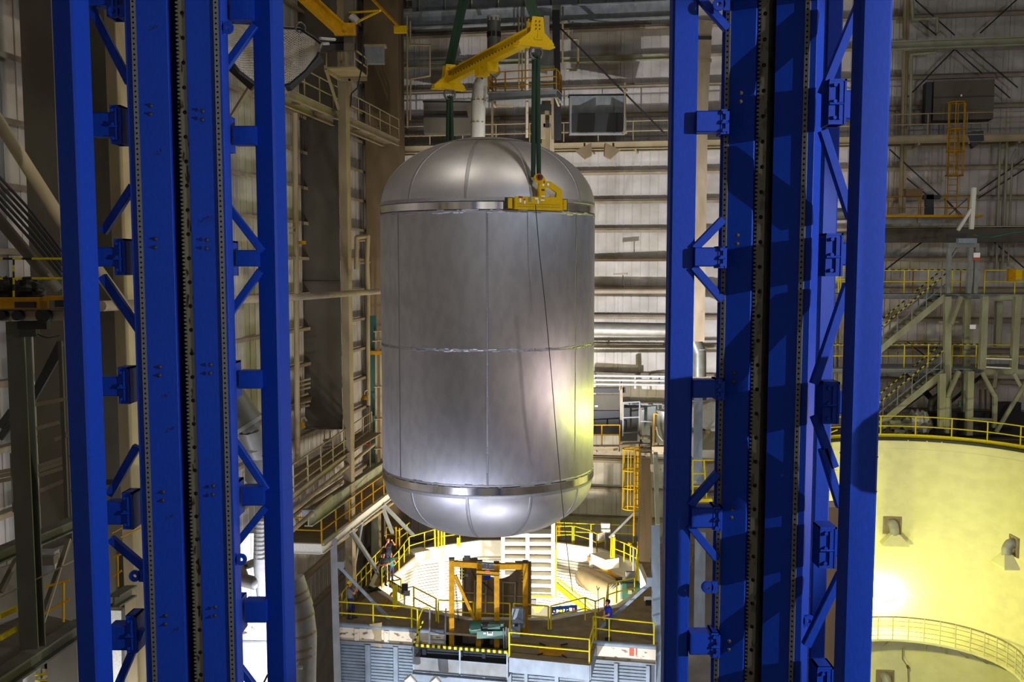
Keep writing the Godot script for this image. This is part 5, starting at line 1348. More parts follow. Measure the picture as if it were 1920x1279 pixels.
	mk("duct_unit", "dark box unit behind the far walkway above the caged yellow ladder", "machine", [["case", "wall", "olive", 1.2, 0.0, [wp.call(1745, 228, 1.2), wp.call(1860, 152, 1.2)]], ["side", "wall", "dark", 1.0, 0.0, [wp.call(1731, 232, 1.1), wp.call(1745, 156, 1.1)]], ["seam", "wall", "dark", 1.3, 0.0, [wp.call(1745, 186, 1.2), wp.call(1860, 184, 1.2)]], ["lamp", "wall", "paper", 0.05, 0.0, [wp.call(1801, 181, 1.8), wp.call(1804, 177, 1.8)]]])
	mk("lamp_hood", "dark square hood hanging under the far walkway by the caged ladder", "lamp", [["hood", "plate", "dark", 0.5, 0, [wp.call(1811, 250, 2), wp.call(1842, 246, 2), wp.call(1843, 264, 2), wp.call(1822, 279, 2)]], ["arm", "wall", "dark", 0.2, 0.0, [wp.call(1824, 250, 2), wp.call(1830, 246, 2)]]])
	mk("pipe_rack", "pipes and rods running up the dark wall at the blue post's edge", "pipes", [
		["pipe", "pipe", "sage", 0.09, 0, [wp.call(1711, -10, 1.2), wp.call(1711, 36, 1.2), wp.call(1757, 34, 1.2), wp.call(1757, 62, 1.2)]],
		["pipe", "pipe", "sage", 0.09, 0, [wp.call(1756, 78, 1.2), wp.call(1754, 98, 1.2), wp.call(1709, 102, 1.2), wp.call(1706, 236, 1.2)]],
		["upright", "bar", "beige", 0.16, 0.16, [wp.call(1703, -10, 0.8), wp.call(1694, 400, 0.8), wp.call(1697, -10, 0.9), wp.call(1688, 400, 0.9)]]])
	mk("stay_rods", "thin dark crossed stay rods on the far wall", "rods", [["rod", "tube", "dark", 0.04, 0, [wp.call(1716, 0, 0.9), wp.call(1790, 66, 0.9), wp.call(1724, 40, 0.9), wp.call(1756, 66, 0.9), wp.call(1910, -4, 0.9), wp.call(1838, 62, 0.9), wp.call(1785, 88, 0.9), wp.call(1842, 138, 0.9), wp.call(1806, 76, 0.9), wp.call(1702, 182, 0.9), wp.call(1822, 92, 0.9), wp.call(1908, 164, 0.9), wp.call(1862, 156, 0.9), wp.call(1894, 184, 0.9), wp.call(1668, 280, 0.9), wp.call(1766, 370, 0.9), wp.call(1700, 334, 0.9), wp.call(1738, 366, 0.9), wp.call(1932, 290, 0.9), wp.call(1836, 358, 0.9), wp.call(1932, 310, 0.9), wp.call(1834, 372, 0.9), wp.call(1660, 506, 0.9), wp.call(1768, 424, 0.9), wp.call(1838, 432, 0.9), wp.call(1920, 502, 0.9), wp.call(1700, 640, 0.9), wp.call(1740, 672, 0.9), wp.call(1690, 770, 0.9), wp.call(1800, 690, 0.9), wp.call(1730, 725, 0.9), wp.call(1790, 790, 0.9)]]])
	mk("pipe_rack", "three upright pipes on the far wall near the gantry post", "pipes", [["pipe", "tube", "sage", 0.07, 0, [wp.call(1876, 250, 1.0), wp.call(1868, 505, 1.0), wp.call(1889, 250, 1.0), wp.call(1880, 505, 1.0)]], ["pipe", "pipe", "sage", 0.06, 0, [wp.call(1906, 280, 1.0), wp.call(1898, 296, 1.0), wp.call(1890, 500, 1.0)]]])
	# caged ladder on the far wall
	t = thing("cage_ladder", "tall ochre caged ladder hanging from the far walkway", "ladder", wp.call(1776, 410, 2.2))
	for e in [192.0, 243.0, 284.0, 329.0]:
		b = B.new(); b.torus(wp.call(1794 - (e - 192) * 0.035, e, 2.6), Basis(), 0.46, 0.035, 18)
		obj("hoop", b, M.ochre, t)
	for k in 6:
		var an = TAU * k / 6.0
		var o = Vector3(cos(an), 0, sin(an)) * 0.46
		b = B.new(); b.bar(wp.call(1795, 192, 2.6) + o, wp.call(1790, 329, 2.6) + o, 0.045, 0.03)
		obj("cage_bar", b, M.ochre, t)
	bars("stile", [[wp.call(1781, 240, 2.3), wp.call(1775, 410, 2.3)], [wp.call(1799, 240, 2.3), wp.call(1793, 410, 2.3)]], 0.05, 0.05, M.ochre, t)
	for k in 14: bars("rung", [[wp.call(1781 - k * 0.45, 248 + k * 11, 2.3), wp.call(1799 - k * 0.45, 248 + k * 11, 2.3)]], 0.02, 0, M.ochre, t, "tube")
	# ochre platform and crane girder
	var d = 58.0
	t = mk("platform", "ochre railed platform on the crane girder above the gantry", "platform", [["edge_beam", "box", "grey", 0.3, 0.0, [[1664, 409, d], [1712, 420, d]]], ["edge_beam", "box", "grey", 0.3, 0.0, [[1724, 409, d], [1808, 418, d]]], ["floor_plate", "box", "ochre", 1.4, 0.0, [[1664, 404, d - 0.4], [1808, 408, d - 0.4]]], ["cross_brace", "bar", "dark", 0.04, 0.04, [[1776, 406, d], [1814, 372, d], [1776, 376, d], [1808, 408, d], [1770, 372, d], [1800, 404, d]]], ["post", "bar", "dark", 0.4, 0.3, [[1742, 364, d], [1742, 405, d]]], ["winch", "box", "dark", 0.3, 0.0, [[1735, 366, d], [1756, 374, d]]]])
	railing(t, [Z(1665, 406, d), Z(1722, 406, d)], 1.06, 1.7, M.ochre, 0.03, [1.0, 0.45])
	railing(t, [Z(1726, 406, d), Z(1772, 406, d), Z(1815, 406, d)], 1.06, 1.4, M.ochre, 0.03, [1.0, 0.45])
	mk("equipment_case", "brown case standing on the ochre platform's end", "box", [["case", "box", "case", 0.4, 0.0, [[1704, 356, d - 0.3], [1720, 368, d - 0.3]]], ["lid", "box", "brown", 0.44, 0.0, [[1703, 354, d - 0.3], [1721, 357, d - 0.3]]]])
	mk("crane_girder", "heavy grey girder spanning the far wall under the ochre platform", "girder", [["girder", "wall", "olive", 0.9, 0.0, [wp.call(1640, 455, 1.2), wp.call(1960, 428, 1.2)]], ["flange", "wall", "sage", 1.1, 0.0, [wp.call(1640, 428, 1.2), wp.call(1960, 424, 1.2)]]])
	mk("hose", "green hose sagging along the heavy grey girder", "hose", [["hose", "pipe", "motor", 0.05, 0, [[1826, 440, 56.8], [1850, 446, 56.6], [1872, 442, 56.4], [1900, 436, 56.2], [1930, 433, 56]]]])
	t = mk("gantry", "pale gantry frame with a tall leaning post on the upper deck", "gantry", [["post", "bar", "white", 0.2, 0.2, [[1826, 352, 55.5], [1821, 430, 55.5]]], ["brace", "bar", "white", 0.15, 0.15, [[1821, 392, 55.5], [1796, 432, 55.5]]], ["beam", "bar", "grey", 0.3, 0.22, [[1777, 460, 55.5], [1834, 460, 55.5]]], ["leg", "bar", "grey", 0.2, 0.2, [[1780, 464, 55.5], [1777, 550, 55.5], [1820, 464, 55.5], [1816, 550, 55.5], [1832, 460, 55.5], [1828, 550, 55.5]]], ["brace", "bar", "grey", 0.1, 0.1, [[1796, 464, 55.6], [1782, 486, 55.6]]], ["drive", "box", "dark", 0.3, 0.0, [[1782, 438, 55.2], [1804, 446, 55.2]]], ["drive", "box", "bluegrey", 0.3, 0.0, [[1801, 447, 55.2], [1824, 456, 55.2]]], ["plate", "box", "paper", 0.02, 0.0, [[1826, 474, 55.3], [1837, 483, 55.3]]], ["plate", "box", "orange", 0.02, 0.0, [[1825, 484, 55.3], [1837, 488, 55.3]]]])
	# two decks with stairs between them
	var dk = 56.5
	for e in [[551.0, 505.0, "upper deck with yellow rails and a pale edge, level behind the gantry frame"], [690.0, 648.0, "lower deck with yellow rails between two flights of stairs"]]:
		var y = Z(1740, e[0], dk).y
		var pa = at_y(Z(1560, e[0], dk), y); var pb = at_y(Z(1840, e[0], dk), y); var pc = at_y(Z(1960, e[0], dk - 0.6), y)
		t = thing("upper_deck", e[2], "deck", pb)
		b = B.new(); b.box((pa + pc) * 0.5 + Vector3(0, -0.04, -1.4), Vector3(pa.distance_to(pc), 0.06, 2.8))
		obj("floor_plate", b, M.grey, t)
		bars("edge_beam", [[pa + Vector3(0, -0.12, 0), pb + Vector3(0, -0.12, 0)]], 0.12, 0.3, M.grey, t, "i")
		bars("edge_beam", [[pb + Vector3(0, -0.2, 0.05), pc + Vector3(0, -0.2, 0.05)]], 0.14, 0.34, M.sage, t, "i")
		railing(t, [pa, pb - Vector3(0.3, 0, 0)], 1.24, 1.26, M.yellow, 0.032, [1.0, 0.52])
		railing(t, [pb + Vector3(0.15, 0, 0), pc], 1.24, 1.5, M.yellow, 0.032, [1.0, 0.52])
		railing(t, [pa + Vector3(0, 0, -2.7), pb + Vector3(0, 0, -2.7)], 1.24, 2.4, M.ochre, 0.03, [1.0])
		b = B.new()
		for k in 46:
			if k % 2 == 0: b.box(pa.lerp(pb, (k + 0.5) / 46.0) + Vector3(0, 1.27, 0), Vector3(0.17, 0.05, 0.075))
		tag(obj("stripe", b, M.black, t), "black stripes on the top rail", "", "", "stuff")
	mk("life_ring_box", "orange yellow box on the upper deck rail near the edge", "box", [["box", "box", "lift", 0.2, 0.0, [[1896, 506, 55.7], [1911, 524, 55.7]]], ["strap", "box", "ochre", 0.22, 0.0, [[1894, 504, 55.7], [1898, 527, 55.7]]]])
	for e in [[Z(1772, 556, 56), Z(1636, 668, 56), "upper flight of stairs going down behind the blue post"], [Z(1772, 696, 56), Z(1636, 806, 56), "lower flight of stairs coming down to the cell's rim"]]:
		t = thing("stair_flight", e[2], "stairs", e[1])
		var off = Vector3(0, 0, -1.1)
		bars("stringer", [[e[0], e[1]], [e[0] + off, e[1] + off]], 0.08, 0.32, M.sage, t)
		for k in 13:
			var p: Vector3 = e[0].lerp(e[1], (k + 0.5) / 13.0)
			b = B.new(); b.box(p + off * 0.5 + Vector3(0, 0.06, 0), Vector3(0.3, 0.04, 1.05))
			obj("tread", b, M.grey, t)
		for z in 2:
			var o = off * z
			for k in 5:
				var p: Vector3 = e[0].lerp(e[1], (k + 0.3) / 5.0) + o
				bars("post", [[p, p + Vector3.UP * 1.2]], 0.03, 0, M.grey, t, "tube")
			bars("mid_rail", [[e[0] + o + Vector3.UP * 0.65, e[1] + o + Vector3.UP * 0.65]], 0.028, 0, M.grey, t, "tube")
			for s in 2:
				b = B.new()
				for k in 30:
					if k % 2 == s: b.tube(e[0].lerp(e[1], k / 30.0) + o + Vector3.UP * 1.2, e[0].lerp(e[1], (k + 1) / 30.0) + o + Vector3.UP * 1.2, 0.035, 6)
				tag(obj("handrail_stripe", b, M.yellow if s else M.black, t), "", "", "", "stuff")
	t = mk("deck_support", "pale green steel legs with forked braces carrying the two decks", "frame", [
		["leg", "bar", "sage", 0.32, 0.3, [[1846, 556, 55.4], [1841, 692, 55.4], [1908, 556, 55.2], [1900, 694, 55.2], [1873, 556, 56.6], [1870, 650, 56.6], [1776, 556, 55.9], [1776, 800, 55.9], [1813, 556, 57], [1809, 800, 57], [1766, 700, 55.4], [1765, 800, 55.4], [1819, 696, 55.6], [1816, 816, 55.6]]],
		["leg", "bar", "sage", 0.2, 0.2, [[1866, 745, 55.4], [1864, 802, 55.4], [1776, 745, 55.3], [1775, 812, 55.3]]],
		["brace", "bar", "sage", 0.17, 0.17, [[1841, 698, 55.4], [1866, 745, 55.4], [1868, 700, 56], [1865, 728, 55.8], [1901, 700, 55.2], [1924, 745, 55], [1798, 696, 55.4], [1776, 745, 55.3], [1802, 556, 55.4], [1783, 608, 55.3], [1924, 716, 54.9], [1868, 810, 55]]],
		["brace", "bar", "dark", 0.14, 0.14, [[1690, 692, 58], [1762, 768, 58], [1846, 700, 58], [1780, 756, 58], [1730, 725, 58], [1762, 762, 58]]],
		["tie", "bar", "sage", 0.1, 0.12, [[1800, 604, 57.5], [1760, 604, 57.5], [1822, 785, 55.4], [1862, 787, 55.4]]],
		["gate_bar", "bar", "white", 0.07, 0.07, [[1844, 672, 55.3], [1902, 674, 55.1], [1844, 688, 55.3], [1902, 691, 55.1]]],
		["plate", "box", "paper", 0.02, 0.0, [[1819, 609, 55.2], [1829, 617, 55.2]]]])
	mk("pump_set", "green capped pumps and dark pipes under the lower deck", "machine", [["pipe", "pipe", "dark", 0.2, 0, [[1745, 770, 56.6], [1748, 752, 56.6], [1762, 742, 56.6]]], ["cap", "pipe", "motor", 0.14, 0, [[1760, 726, 56.2], [1760, 736, 56.2]]], ["cap", "pipe", "motor", 0.12, 0, [[1800, 752, 56.2], [1800, 762, 56.2]]], ["bed", "box", "dark", 0.8, 0.0, [[1746, 772, 57], [1900, 818, 57]]], ["pipe", "tube", "brown", 0.06, 0, [[1838, 730, 58], [1838, 800, 58], [1848, 730, 58], [1848, 800, 58], [1858, 730, 58], [1858, 800, 58]]], ["cabinet", "box", "black", 0.5, 0.0, [[1876, 754, 56], [1900, 800, 56]]]])
	for e in [[1678.0, 797.0, 30.0, 21.0, "grey tarpaulin bundle behind the cell's curved rail"], [1722.0, 795.0, 23.0, 24.0, "paler plastic wrapped bundle next to the grey tarpaulin bundle"], [1650.0, 798.0, 16.0, 16.0, "small grey tarpaulin heap against the blue post"]]:
		b = B.new()
		blob(b, Z(e[0], e[1], 56.5), Vector3(e[2], e[3], 26) * 56.5 / F, int(e[0]), 0.3)
		tag(obj("tarpaulin_bundle", b, M.tarp if e[0] != 1722.0 else M.tin), e[4], "tarpaulin")
	mk("rim_floor", "dark floor strip between the cell's rim and the deck legs", "floor", [["plate", "plate", "dark", 0.1, 0, [[1540, 822, 55.7], [1960, 822, 55.7], [1960, 800, 60], [1540, 800, 60]]]])
	# left of the widest post
	mk("striped_panel", "tall beige ribbed panel seen between the second mast and the widest post", "panel", [["panel", "plate", "beige", 0.1, 0, [[1556, 552, 57], [1584, 552, 57], [1580, 720, 57], [1552, 720, 57]]], ["rib", "bar", "grey", 0.08, 0.1, [[1560, 560, 56.8], [1556, 715, 56.8], [1568, 560, 56.8], [1564, 715, 56.8], [1576, 560, 56.8], [1572, 715, 56.8]]]])
	mk("wooden_panel", "upright bare wood coloured board behind the widest post's braces", "panel", [["board", "plate", "brown", 0.1, 0, [[1545, 950, 40], [1580, 950, 40], [1576, 2000, 40], [1540, 2000, 40]]], ["cap", "bar", "girt", 0.2, 0.2, [[1544, 946, 40], [1580, 944, 40]]]])
	mk("pale_duct", "short pale horizontal duct behind the widest post", "duct", [["duct", "tube", "duct", 0.32, 0, [[1540, 402, 56], [1600, 401, 56], [1540, 446, 56], [1600, 445, 56]]]])
	mk("yellow_steps", "yellow steps and rails glimpsed between second mast and widest post", "stairs", [["rail", "tube", "yellow", 0.035, 0, [[1560, 505, 55], [1584, 503, 55], [1558, 525, 55], [1584, 524, 55], [1572, 505, 55], [1572, 548, 55], [1576, 505, 55], [1576, 548, 55], [1540, 800, 54], [1570, 785, 54], [1540, 818, 54], [1570, 806, 54], [1560, 830, 54], [1562, 930, 54], [1540, 880, 54], [1570, 882, 54], [1544, 918, 54], [1570, 918, 54]]], ["strut", "bar", "white", 0.1, 0.1, [[1562, 775, 54], [1548, 815, 54]]]])
func onring(px: float, c: Vector3, r: float) -> Vector3:    # where a plumb line seen at px stands on the cell's far arc
	var s = (px - CX) / F
	var d = -c.z
	for k in 12:
		d = -c.z + sqrt(maxf(0.0, r * r - pow(s * d - c.x, 2)))
	return Vector3(s * d, 0, -d)
func bulb(p: Vector3, r: float, c: Color, e: float, label: String, back: Vector3) -> void:
	var t = thing("bare_lamp", label, "lamp", p)
	var b = B.new(); b.ball(p, r, 16)
	obj("bulb", b, glow(c, 14.0), t)
	b = B.new()
	b.tube(p + (at_y(back, p.y) - p).normalized() * (r + 0.02), at_y(back, p.y), 0.06, 8)
	obj("socket", b, M.white, t)
	var l = OmniLight3D.new()
	l.name = "lamp_light"
	l.light_color = c; l.light_energy = e; l.light_size = r * 0.8; l.shadow_enabled = true; l.omni_range = 150.0; l.omni_attenuation = 2.0
	add_child(l, true)
	l.position = p

# ---- the deck round the pit
const PC := Vector3(-0.1, 0, -54.95)
const PR := 7.45
func pv(k: int, r := PR, y := 0.0) -> Vector3:        # corner of the twelve-sided pit
	var a = deg_to_rad(15.0 + 30.0 * k)
	return PC + Vector3(cos(a) * r, y, -sin(a) * r)
func pit_deck() -> void:
	var b: B
	var fl = L(626, 1171); var fr = L(1230, 1214)
	var fd = (fr - fl).normalized()                  # along the front edge
	var fn = Vector3.UP.cross(fd) * -1.0             # outwards, to the camera
	if fn.z < 0: fn = -fn
	var bl = fl - fn * 16.5 + fd * 0.4; var br = fr - fn * 17.5 + fd * 1.2
	var deck = thing("pit_deck", "brown steel deck with a twelve-sided pit, where the people stand", "deck", fl + Vector3(0, -3, 0))
	# floor plates: one in front of each side of the pit
	var rim = []
	for k in 12: rim.append(pv(k))
	var outer = func(p: Vector3) -> Vector3:          # push a rim corner out to the deck's border
		var d = at_y(p - PC, 0).normalized()
		var best = 1e6
		var cs = [fl, fr, br, bl]
		for i in 4:
			var a: Vector3 = cs[i]; var e: Vector3 = cs[(i + 1) % 4] - a
			var den = d.x * e.z - d.z * e.x
			if absf(den) < 1e-6: continue
			var u = ((a.x - PC.x) * e.z - (a.z - PC.z) * e.x) / den
			var v = ((a.x - PC.x) * d.z - (a.z - PC.z) * d.x) / den
			if u > 0 and v >= -0.001 and v <= 1.001: best = minf(best, u)
		return PC + d * best
	for k in 12:
		var p = pv(k); var q = pv(k + 1)
		var op: Vector3 = outer.call(p); var oq: Vector3 = outer.call(q)
		var ring = [p, op]
		for c in [fl, fr, br, bl]:
			var ang = func(x: Vector3) -> float: return atan2(-(x.z - PC.z), x.x - PC.x)
			var a0: float = ang.call(p); var ac: float = wrapf(ang.call(c) - a0, 0, TAU); var a1: float = wrapf(ang.call(q) - a0, 0, TAU)
			if ac > 0.001 and ac < a1 - 0.001: ring.append(c)
		ring.append(oq); ring.append(q)
		b = B.new()
		var lo = []
		for v in ring: lo.append(v - Vector3(0, 0.1, 0))
		b.fan(ring, Vector3.UP); b.fan(lo, Vector3.DOWN); b.loft(ring, lo)
		obj("floor_plate", b, M.deck, deck)
	# pit: white coaming, boarded sides, floor
	var pit = thing("pit", "white boarded twelve-sided pit, brightly lit from inside", "pit", PC + Vector3(0, -4.2, 0))
	for k in 12:
		var p = pv(k, PR - 0.02, -0.02); var q = pv(k + 1, PR - 0.02, -0.02)
		var inn = at_y(PC - (p + q) * 0.5, 0).normalized()
		var turn = Basis((q - p).normalized(), Vector3.UP, (q - p).normalized().cross(Vector3.UP))
		b = B.new()
		var far_side = k <= 5
		var h = 0.92
		b.box((p + q) * 0.5 + Vector3(0, -h * 0.5 + 0.08, 0) + inn * 0.12, Vector3(p.distance_to(q) + 0.08, h, 0.22), turn)
		obj("coaming", b, M.white, pit)
		if k <= 7 or k >= 11 or k == 10:
			var y = -0.86
			while y > -4.0:
				b = B.new()
				b.box((p + q) * 0.5 + Vector3(0, y - 0.085, 0) - inn * 0.16, Vector3(p.distance_to(q) + 0.1, 0.138, 0.05), turn * Basis(Vector3.RIGHT, 0.22))
				obj("board", b, M.white, pit)
				y -= 0.175
		b = B.new(); b.box((p + q) * 0.5 + Vector3(0, -2.2, 0) - inn * 0.26, Vector3(p.distance_to(q) + 0.3, 4.2, 0.08), turn)
		obj("backing", b, M.olive, pit)
	b = B.new(); b.lathe_at(PC + Vector3(0, -4.05, 0), [Vector2(0, 0.0), Vector2(PR + 0.4, 0.0), Vector2(PR + 0.4, -0.15), Vector2(0, -0.15)], 12, deg_to_rad(15), TAU + deg_to_rad(15), Basis(), false)
	obj("pit_floor", b, M.white, pit)
	for e in [[770, 1040, 798, 1034], [1120, 1042, 1148, 1054]]:
		b = B.new(); b.bar(L(e[0], e[1]) + Vector3(0, -0.1, 0), L(e[2], e[3]) + Vector3(0, -0.1, 0), 0.9, 0.55)
		obj("coaming_block", b, M.white, pit)
	# front: edge beams, louvred walls
	var fp = func(px: float, py: float) -> Vector3: return W(px, py, fl, fn)
	for e in [[fl, fl + fd * 5.2, "left"], [fr - fd * 2.75, fr, ""]]:
		b = B.new()
		b.box((e[0] + e[1]) * 0.5 + Vector3(0, -0.34, 0) + fn * 0.03, Vector3(e[0].distance_to(e[1]), 0.62, 0.05), Basis(fd, Vector3.UP, fn))
		obj("edge_beam", b, M.cream, deck)
		b = B.new(); b.tube(e[0] + Vector3(0, 0.02, 0) + fn * 0.03, e[1] + Vector3(0, 0.02, 0) + fn * 0.03, 0.11, 10)
		obj("edge_pipe", b, M.bluegrey, deck)
		b = B.new(); b.box((e[0] + e[1]) * 0.5 + Vector3(0, -0.68, 0) + fn * 0.1, Vector3(e[0].distance_to(e[1]), 0.06, 0.26), Basis(fd, Vector3.UP, fn))
		obj("edge_flange", b, M.grey, deck)
		for k in 3:
			b = B.new(); b.box(e[0].lerp(e[1], 0.22 + 0.27 * k) + Vector3(0, -0.36, 0) + fn * 0.09, Vector3(0.22, 0.56, 0.1), Basis(fd, Vector3.UP, fn))
			if e[2] == "left": obj("stiffener", b, M.cream, deck)
	for e in [[1108, 1194, 1116, 1216], [1180, 1204, 1189, 1219], [1192, 1207, 1195, 1215]]:
		b = B.new(); b.box(fp.call((e[0] + e[2]) * 0.5, (e[1] + e[3]) * 0.5 + 8) + fn * 0.065, Vector3((e[2] - e[0]) * 0.022, 0.45, 0.012), Basis(fd, Vector3.UP, fn))
		obj("primer_patch", b, M.orange, deck)
	b = B.new(); b.prism(PackedVector2Array([Vector2(-0.3, 0.5), Vector2(0.3, 0.62), Vector2(0.25, 0.1), Vector2(0.28, -0.55), Vector2(-0.1, -0.5), Vector2(-0.05, -0.05)]), Transform3D(Basis(fd, Vector3.UP, fn), fp.call(706, 1190) + fn * 0.1), 0.04)
	obj("hanging_plate", b, M.beige, deck)
	var lv = thing("louvre_screen", "grey louvred wall of long slats below the deck's front edge", "louvres", fp.call(930, 1270) - Vector3(0, 2, 0))
	b = B.new(); b.box((fl + fr) * 0.5 + Vector3(0, -4.4, 0) - fn * 0.3, Vector3(fl.distance_to(fr), 7.4, 0.1), Basis(fd, Vector3.UP, fn))
	obj("backing", b, M.bluegrey, lv)
	var at = func(px: float) -> float: return (fp.call(px, 1230) - fl).dot(fd)
	var edges = [[632, 639], [686, 695], [739, 747], [793, 800], [862, 868], [905, 911], [954, 960], [984, 990], [1041, 1048], [1097, 1106], [1152, 1159], [1212, 1219]]
	for k in edges.size():
		var xa: float = at.call(edges[k][0]); var xb: float = at.call(edges[k][1])
		b = B.new(); b.box(fl + fd * (xa + xb) * 0.5 + Vector3(0, -3.9, 0) + fn * 0.02, Vector3(xb - xa, 6.2, 0.2), Basis(fd, Vector3.UP, fn))
		obj("mullion", b, M.bluegrey, lv)
		if k < edges.size() - 1:
			var xc: float = at.call(edges[k + 1][0])
			for s in 17:
				b = B.new(); b.box(fl + fd * (xb + xc) * 0.5 + Vector3(0, -0.86 - s * 0.148, 0) - fn * 0.05, Vector3(xc - xb, 0.098, 0.03), Basis(fd, Vector3.UP, fn) * Basis(Vector3.RIGHT, -0.12))
				obj("slat", b, M.bluegrey, lv)
	# the lower landing in front with a round yellow cover
	var mp = [L(955, 1233), L(1106, 1248), L(1118, 1204), L(958, 1190)]
	var mid = thing("front_landing", "grey floored landing with a round yellow cover, jutting out of the deck's front", "landing", mp[0])
	b = B.new()
	var lo2 = []
	for v in mp: lo2.append(v - Vector3(0, 0.08, 0))
	b.fan(mp, Vector3.UP); b.fan(lo2, Vector3.DOWN); b.loft(mp, lo2)
	for v in b.v.size(): b.v[v] += Vector3(0, 0.03, 0)
	obj("floor_plate", b, M.deck, mid)
	bars("edge_beam", [[mp[0] - Vector3(0, 0.3, 0), mp[1] - Vector3(0, 0.3, 0)], [mp[1] - Vector3(0, 0.3, 0), mp[2] - Vector3(0, 0.3, 0)]], 0.1, 0.62, M.bluegrey, mid)
	bars("seam", [[mp[0].lerp(mp[3], 0.2) + Vector3(0, 0.035, 0), mp[1].lerp(mp[2], 0.2) + Vector3(0, 0.035, 0)], [mp[0].lerp(mp[3], 0.62) + Vector3(0, 0.035, 0), mp[1].lerp(mp[2], 0.62) + Vector3(0, 0.035, 0)]], 0.03, 0.015, M.dark, mid)
	b = B.new(); b.lathe_at(L(1035, 1222) + Vector3(0, 0.03, 0), [Vector2(0, 0.03), Vector2(0.56, 0.03), Vector2(0.6, 0.0)], 28, 0, TAU, Basis(), false)
	obj("round_cover", b, M.ochre, mid)
	bars("hold_down", [[L(1012, 1209) + Vector3(0, 0.07, 0), L(1022, 1213) + Vector3(0, 0.07, 0)], [L(1052, 1212) + Vector3(0, 0.07, 0), L(1064, 1210) + Vector3(0, 0.07, 0)], [L(1008, 1231) + Vector3(0, 0.07, 0), L(1018, 1228) + Vector3(0, 0.07, 0)], [L(1054, 1231) + Vector3(0, 0.07, 0), L(1062, 1236) + Vector3(0, 0.07, 0)]], 0.05, 0.05, M.dark, mid)
	railing(mid, [L(957, 1192), L(955, 1232), L(1105, 1246), L(1117, 1204)], 1.06, 2.9, M.yellow, 0.032)
	# guard rails standing on the deck
	var rails = [
		[[629, 1171], [700, 1176], [772, 1182], [783, 1186]], [[632, 1166], [668, 1120], [704, 1078], [726, 1054]], [[716, 1104], [736, 1083], [748, 1069], [767, 1042], [824, 1024], [862, 1019]],
		[[776, 1142], [818, 1165]], [[822, 1168], [888, 1172]], [[893, 1172], [956, 1175]], [[963, 1175], [1028, 1180]], [[1033, 1180], [1097, 1163], [1116, 1171], [1133, 1163]],
		[[1043, 1021], [1073, 1020]], [[1076, 1020], [1107, 1029], [1119, 1036]], [[1119, 1036], [1135, 1031]], [[1149, 1046], [1170, 1054], [1194, 1066]], [[1042, 1013], [1108, 1016], [1187, 1019]], [[1112, 1201], [1142, 1205], [1226, 1214]], [[1137, 1160], [1140, 1137], [1156, 1131], [1190, 1124]], [[1195, 1052], [1222, 1051]]]
	var says = ["yellow guard rail along the deck's front edge before the man in a yellow hard hat", "yellow guard rail along the deck's side behind the man in a yellow hard hat", "yellow guard rail round the pit's edge before the group of people", "short sloping yellow rail at the pit beside the grey control post", "low yellow rail at the pit behind the gantry's slanting brace", "low yellow rail at the pit behind the gantry's two middle posts", "low yellow rail at the pit behind the gantry's last post", "yellow rail around the pit corner over the blue tool rack", "short yellow rail at the pit's far side next to the white tower", "stepped yellow rail at the pit's far side up to the notice board", "short yellow rail with a notice board at the pit's far corner", "yellow rail with close posts before the brown shaft panel", "longest yellow rail along the deck's far edge below the dark wall panels", "yellow front rail before the man in the blue shirt", "yellow rail with two bends behind the man in the blue shirt", "ochre rail beside the brown shaft panel's foot"]
	for k in rails.size():
		var p = []
		for e in rails[k]: p.append(L(e[0], e[1]))
		var t = thing("guard_rail", says[k], "railing", p[0])
		railing(t, p, 1.07, [2.3, 1.0, 1.2, 2.0, 2.2, 2.2, 2.2, 2.0, 1.4, 1.2, 1.0, 0.75, 2.0, 2.4, 1.4, 1.0][k], M.ochre if k == 15 else M.yellow, 0.032)
		if k == 10:
			b = B.new(); b.bar(p[0].lerp(p[1], 0.1) + Vector3(0, 0.85, 0.04), p[0].lerp(p[1], 0.9) + Vector3(0, 0.85, 0.04), 0.03, 0.42)
			obj("notice_board", b, M.paper, t)
			for s in 4:
				b = B.new(); b.bar(p[0].lerp(p[1], 0.2) + Vector3(0, 0.99 - s * 0.09, 0.065), p[0].lerp(p[1], 0.8) + Vector3(0, 0.99 - s * 0.09, 0.065), 0.008, 0.028)
				obj("printed_line", b, M.red, t)
	# striped swing gate and its post
	var g = thing("swing_gate", "black and yellow chevron barrier arm on a yellow post at the pit", "gate", L(741, 1140))
	b = B.new(); b.bar(L(741, 1141), L(741, 1141) + Vector3(0, 1.15, 0), 0.22, 0.22, Vector3(0, 0, 1), 0.02)
	obj("post", b, M.yellow, g)
	b = B.new(); b.bar(L(738, 1142) + Vector3(0, 0.04, 0), L(745, 1142) + Vector3(0, 0.04, 0), 0.5, 0.06)
	obj("foot_plate", b, M.ochre, g)
	var ga = Z(730, 1094, 53.0); var gz = Z(757, 1110, 51.8)
	b = B.new(); b.bar(ga, gz, 0.06, 0.36)
	obj("panel", b, M.dark, g)
	for k in 7:
		b = B.new(); b.bar(ga.lerp(gz, (k + 0.3) / 7.0) + Vector3(-0.05, 0.14, 0.045), ga.lerp(gz, (k + 0.6) / 7.0) + Vector3(0.05, -0.14, 0.045), 0.05, 0.012, Vector3(0, 0, 1))
		obj("chevron", b, M.yellow, g)
	bars("prop", [[L(714, 1145), Z(736, 1112, 52)]], 0.12, 0.1, M.ochre, g)
	bars("top_rail", [[Z(717, 1067, 54.2), Z(752, 1086, 52.5)], [Z(717, 1083, 54.2), Z(731, 1092, 53.3)], [Z(752, 1086, 52.5), Z(731, 1091, 53.2)]], 0.033, 0, M.ochre, g, "tube")
	bars("rail_post", [[Z(752, 1086, 52.5), Z(752, 1122, 52.5)]], 0.04, 0, M.yellow, g, "tube")
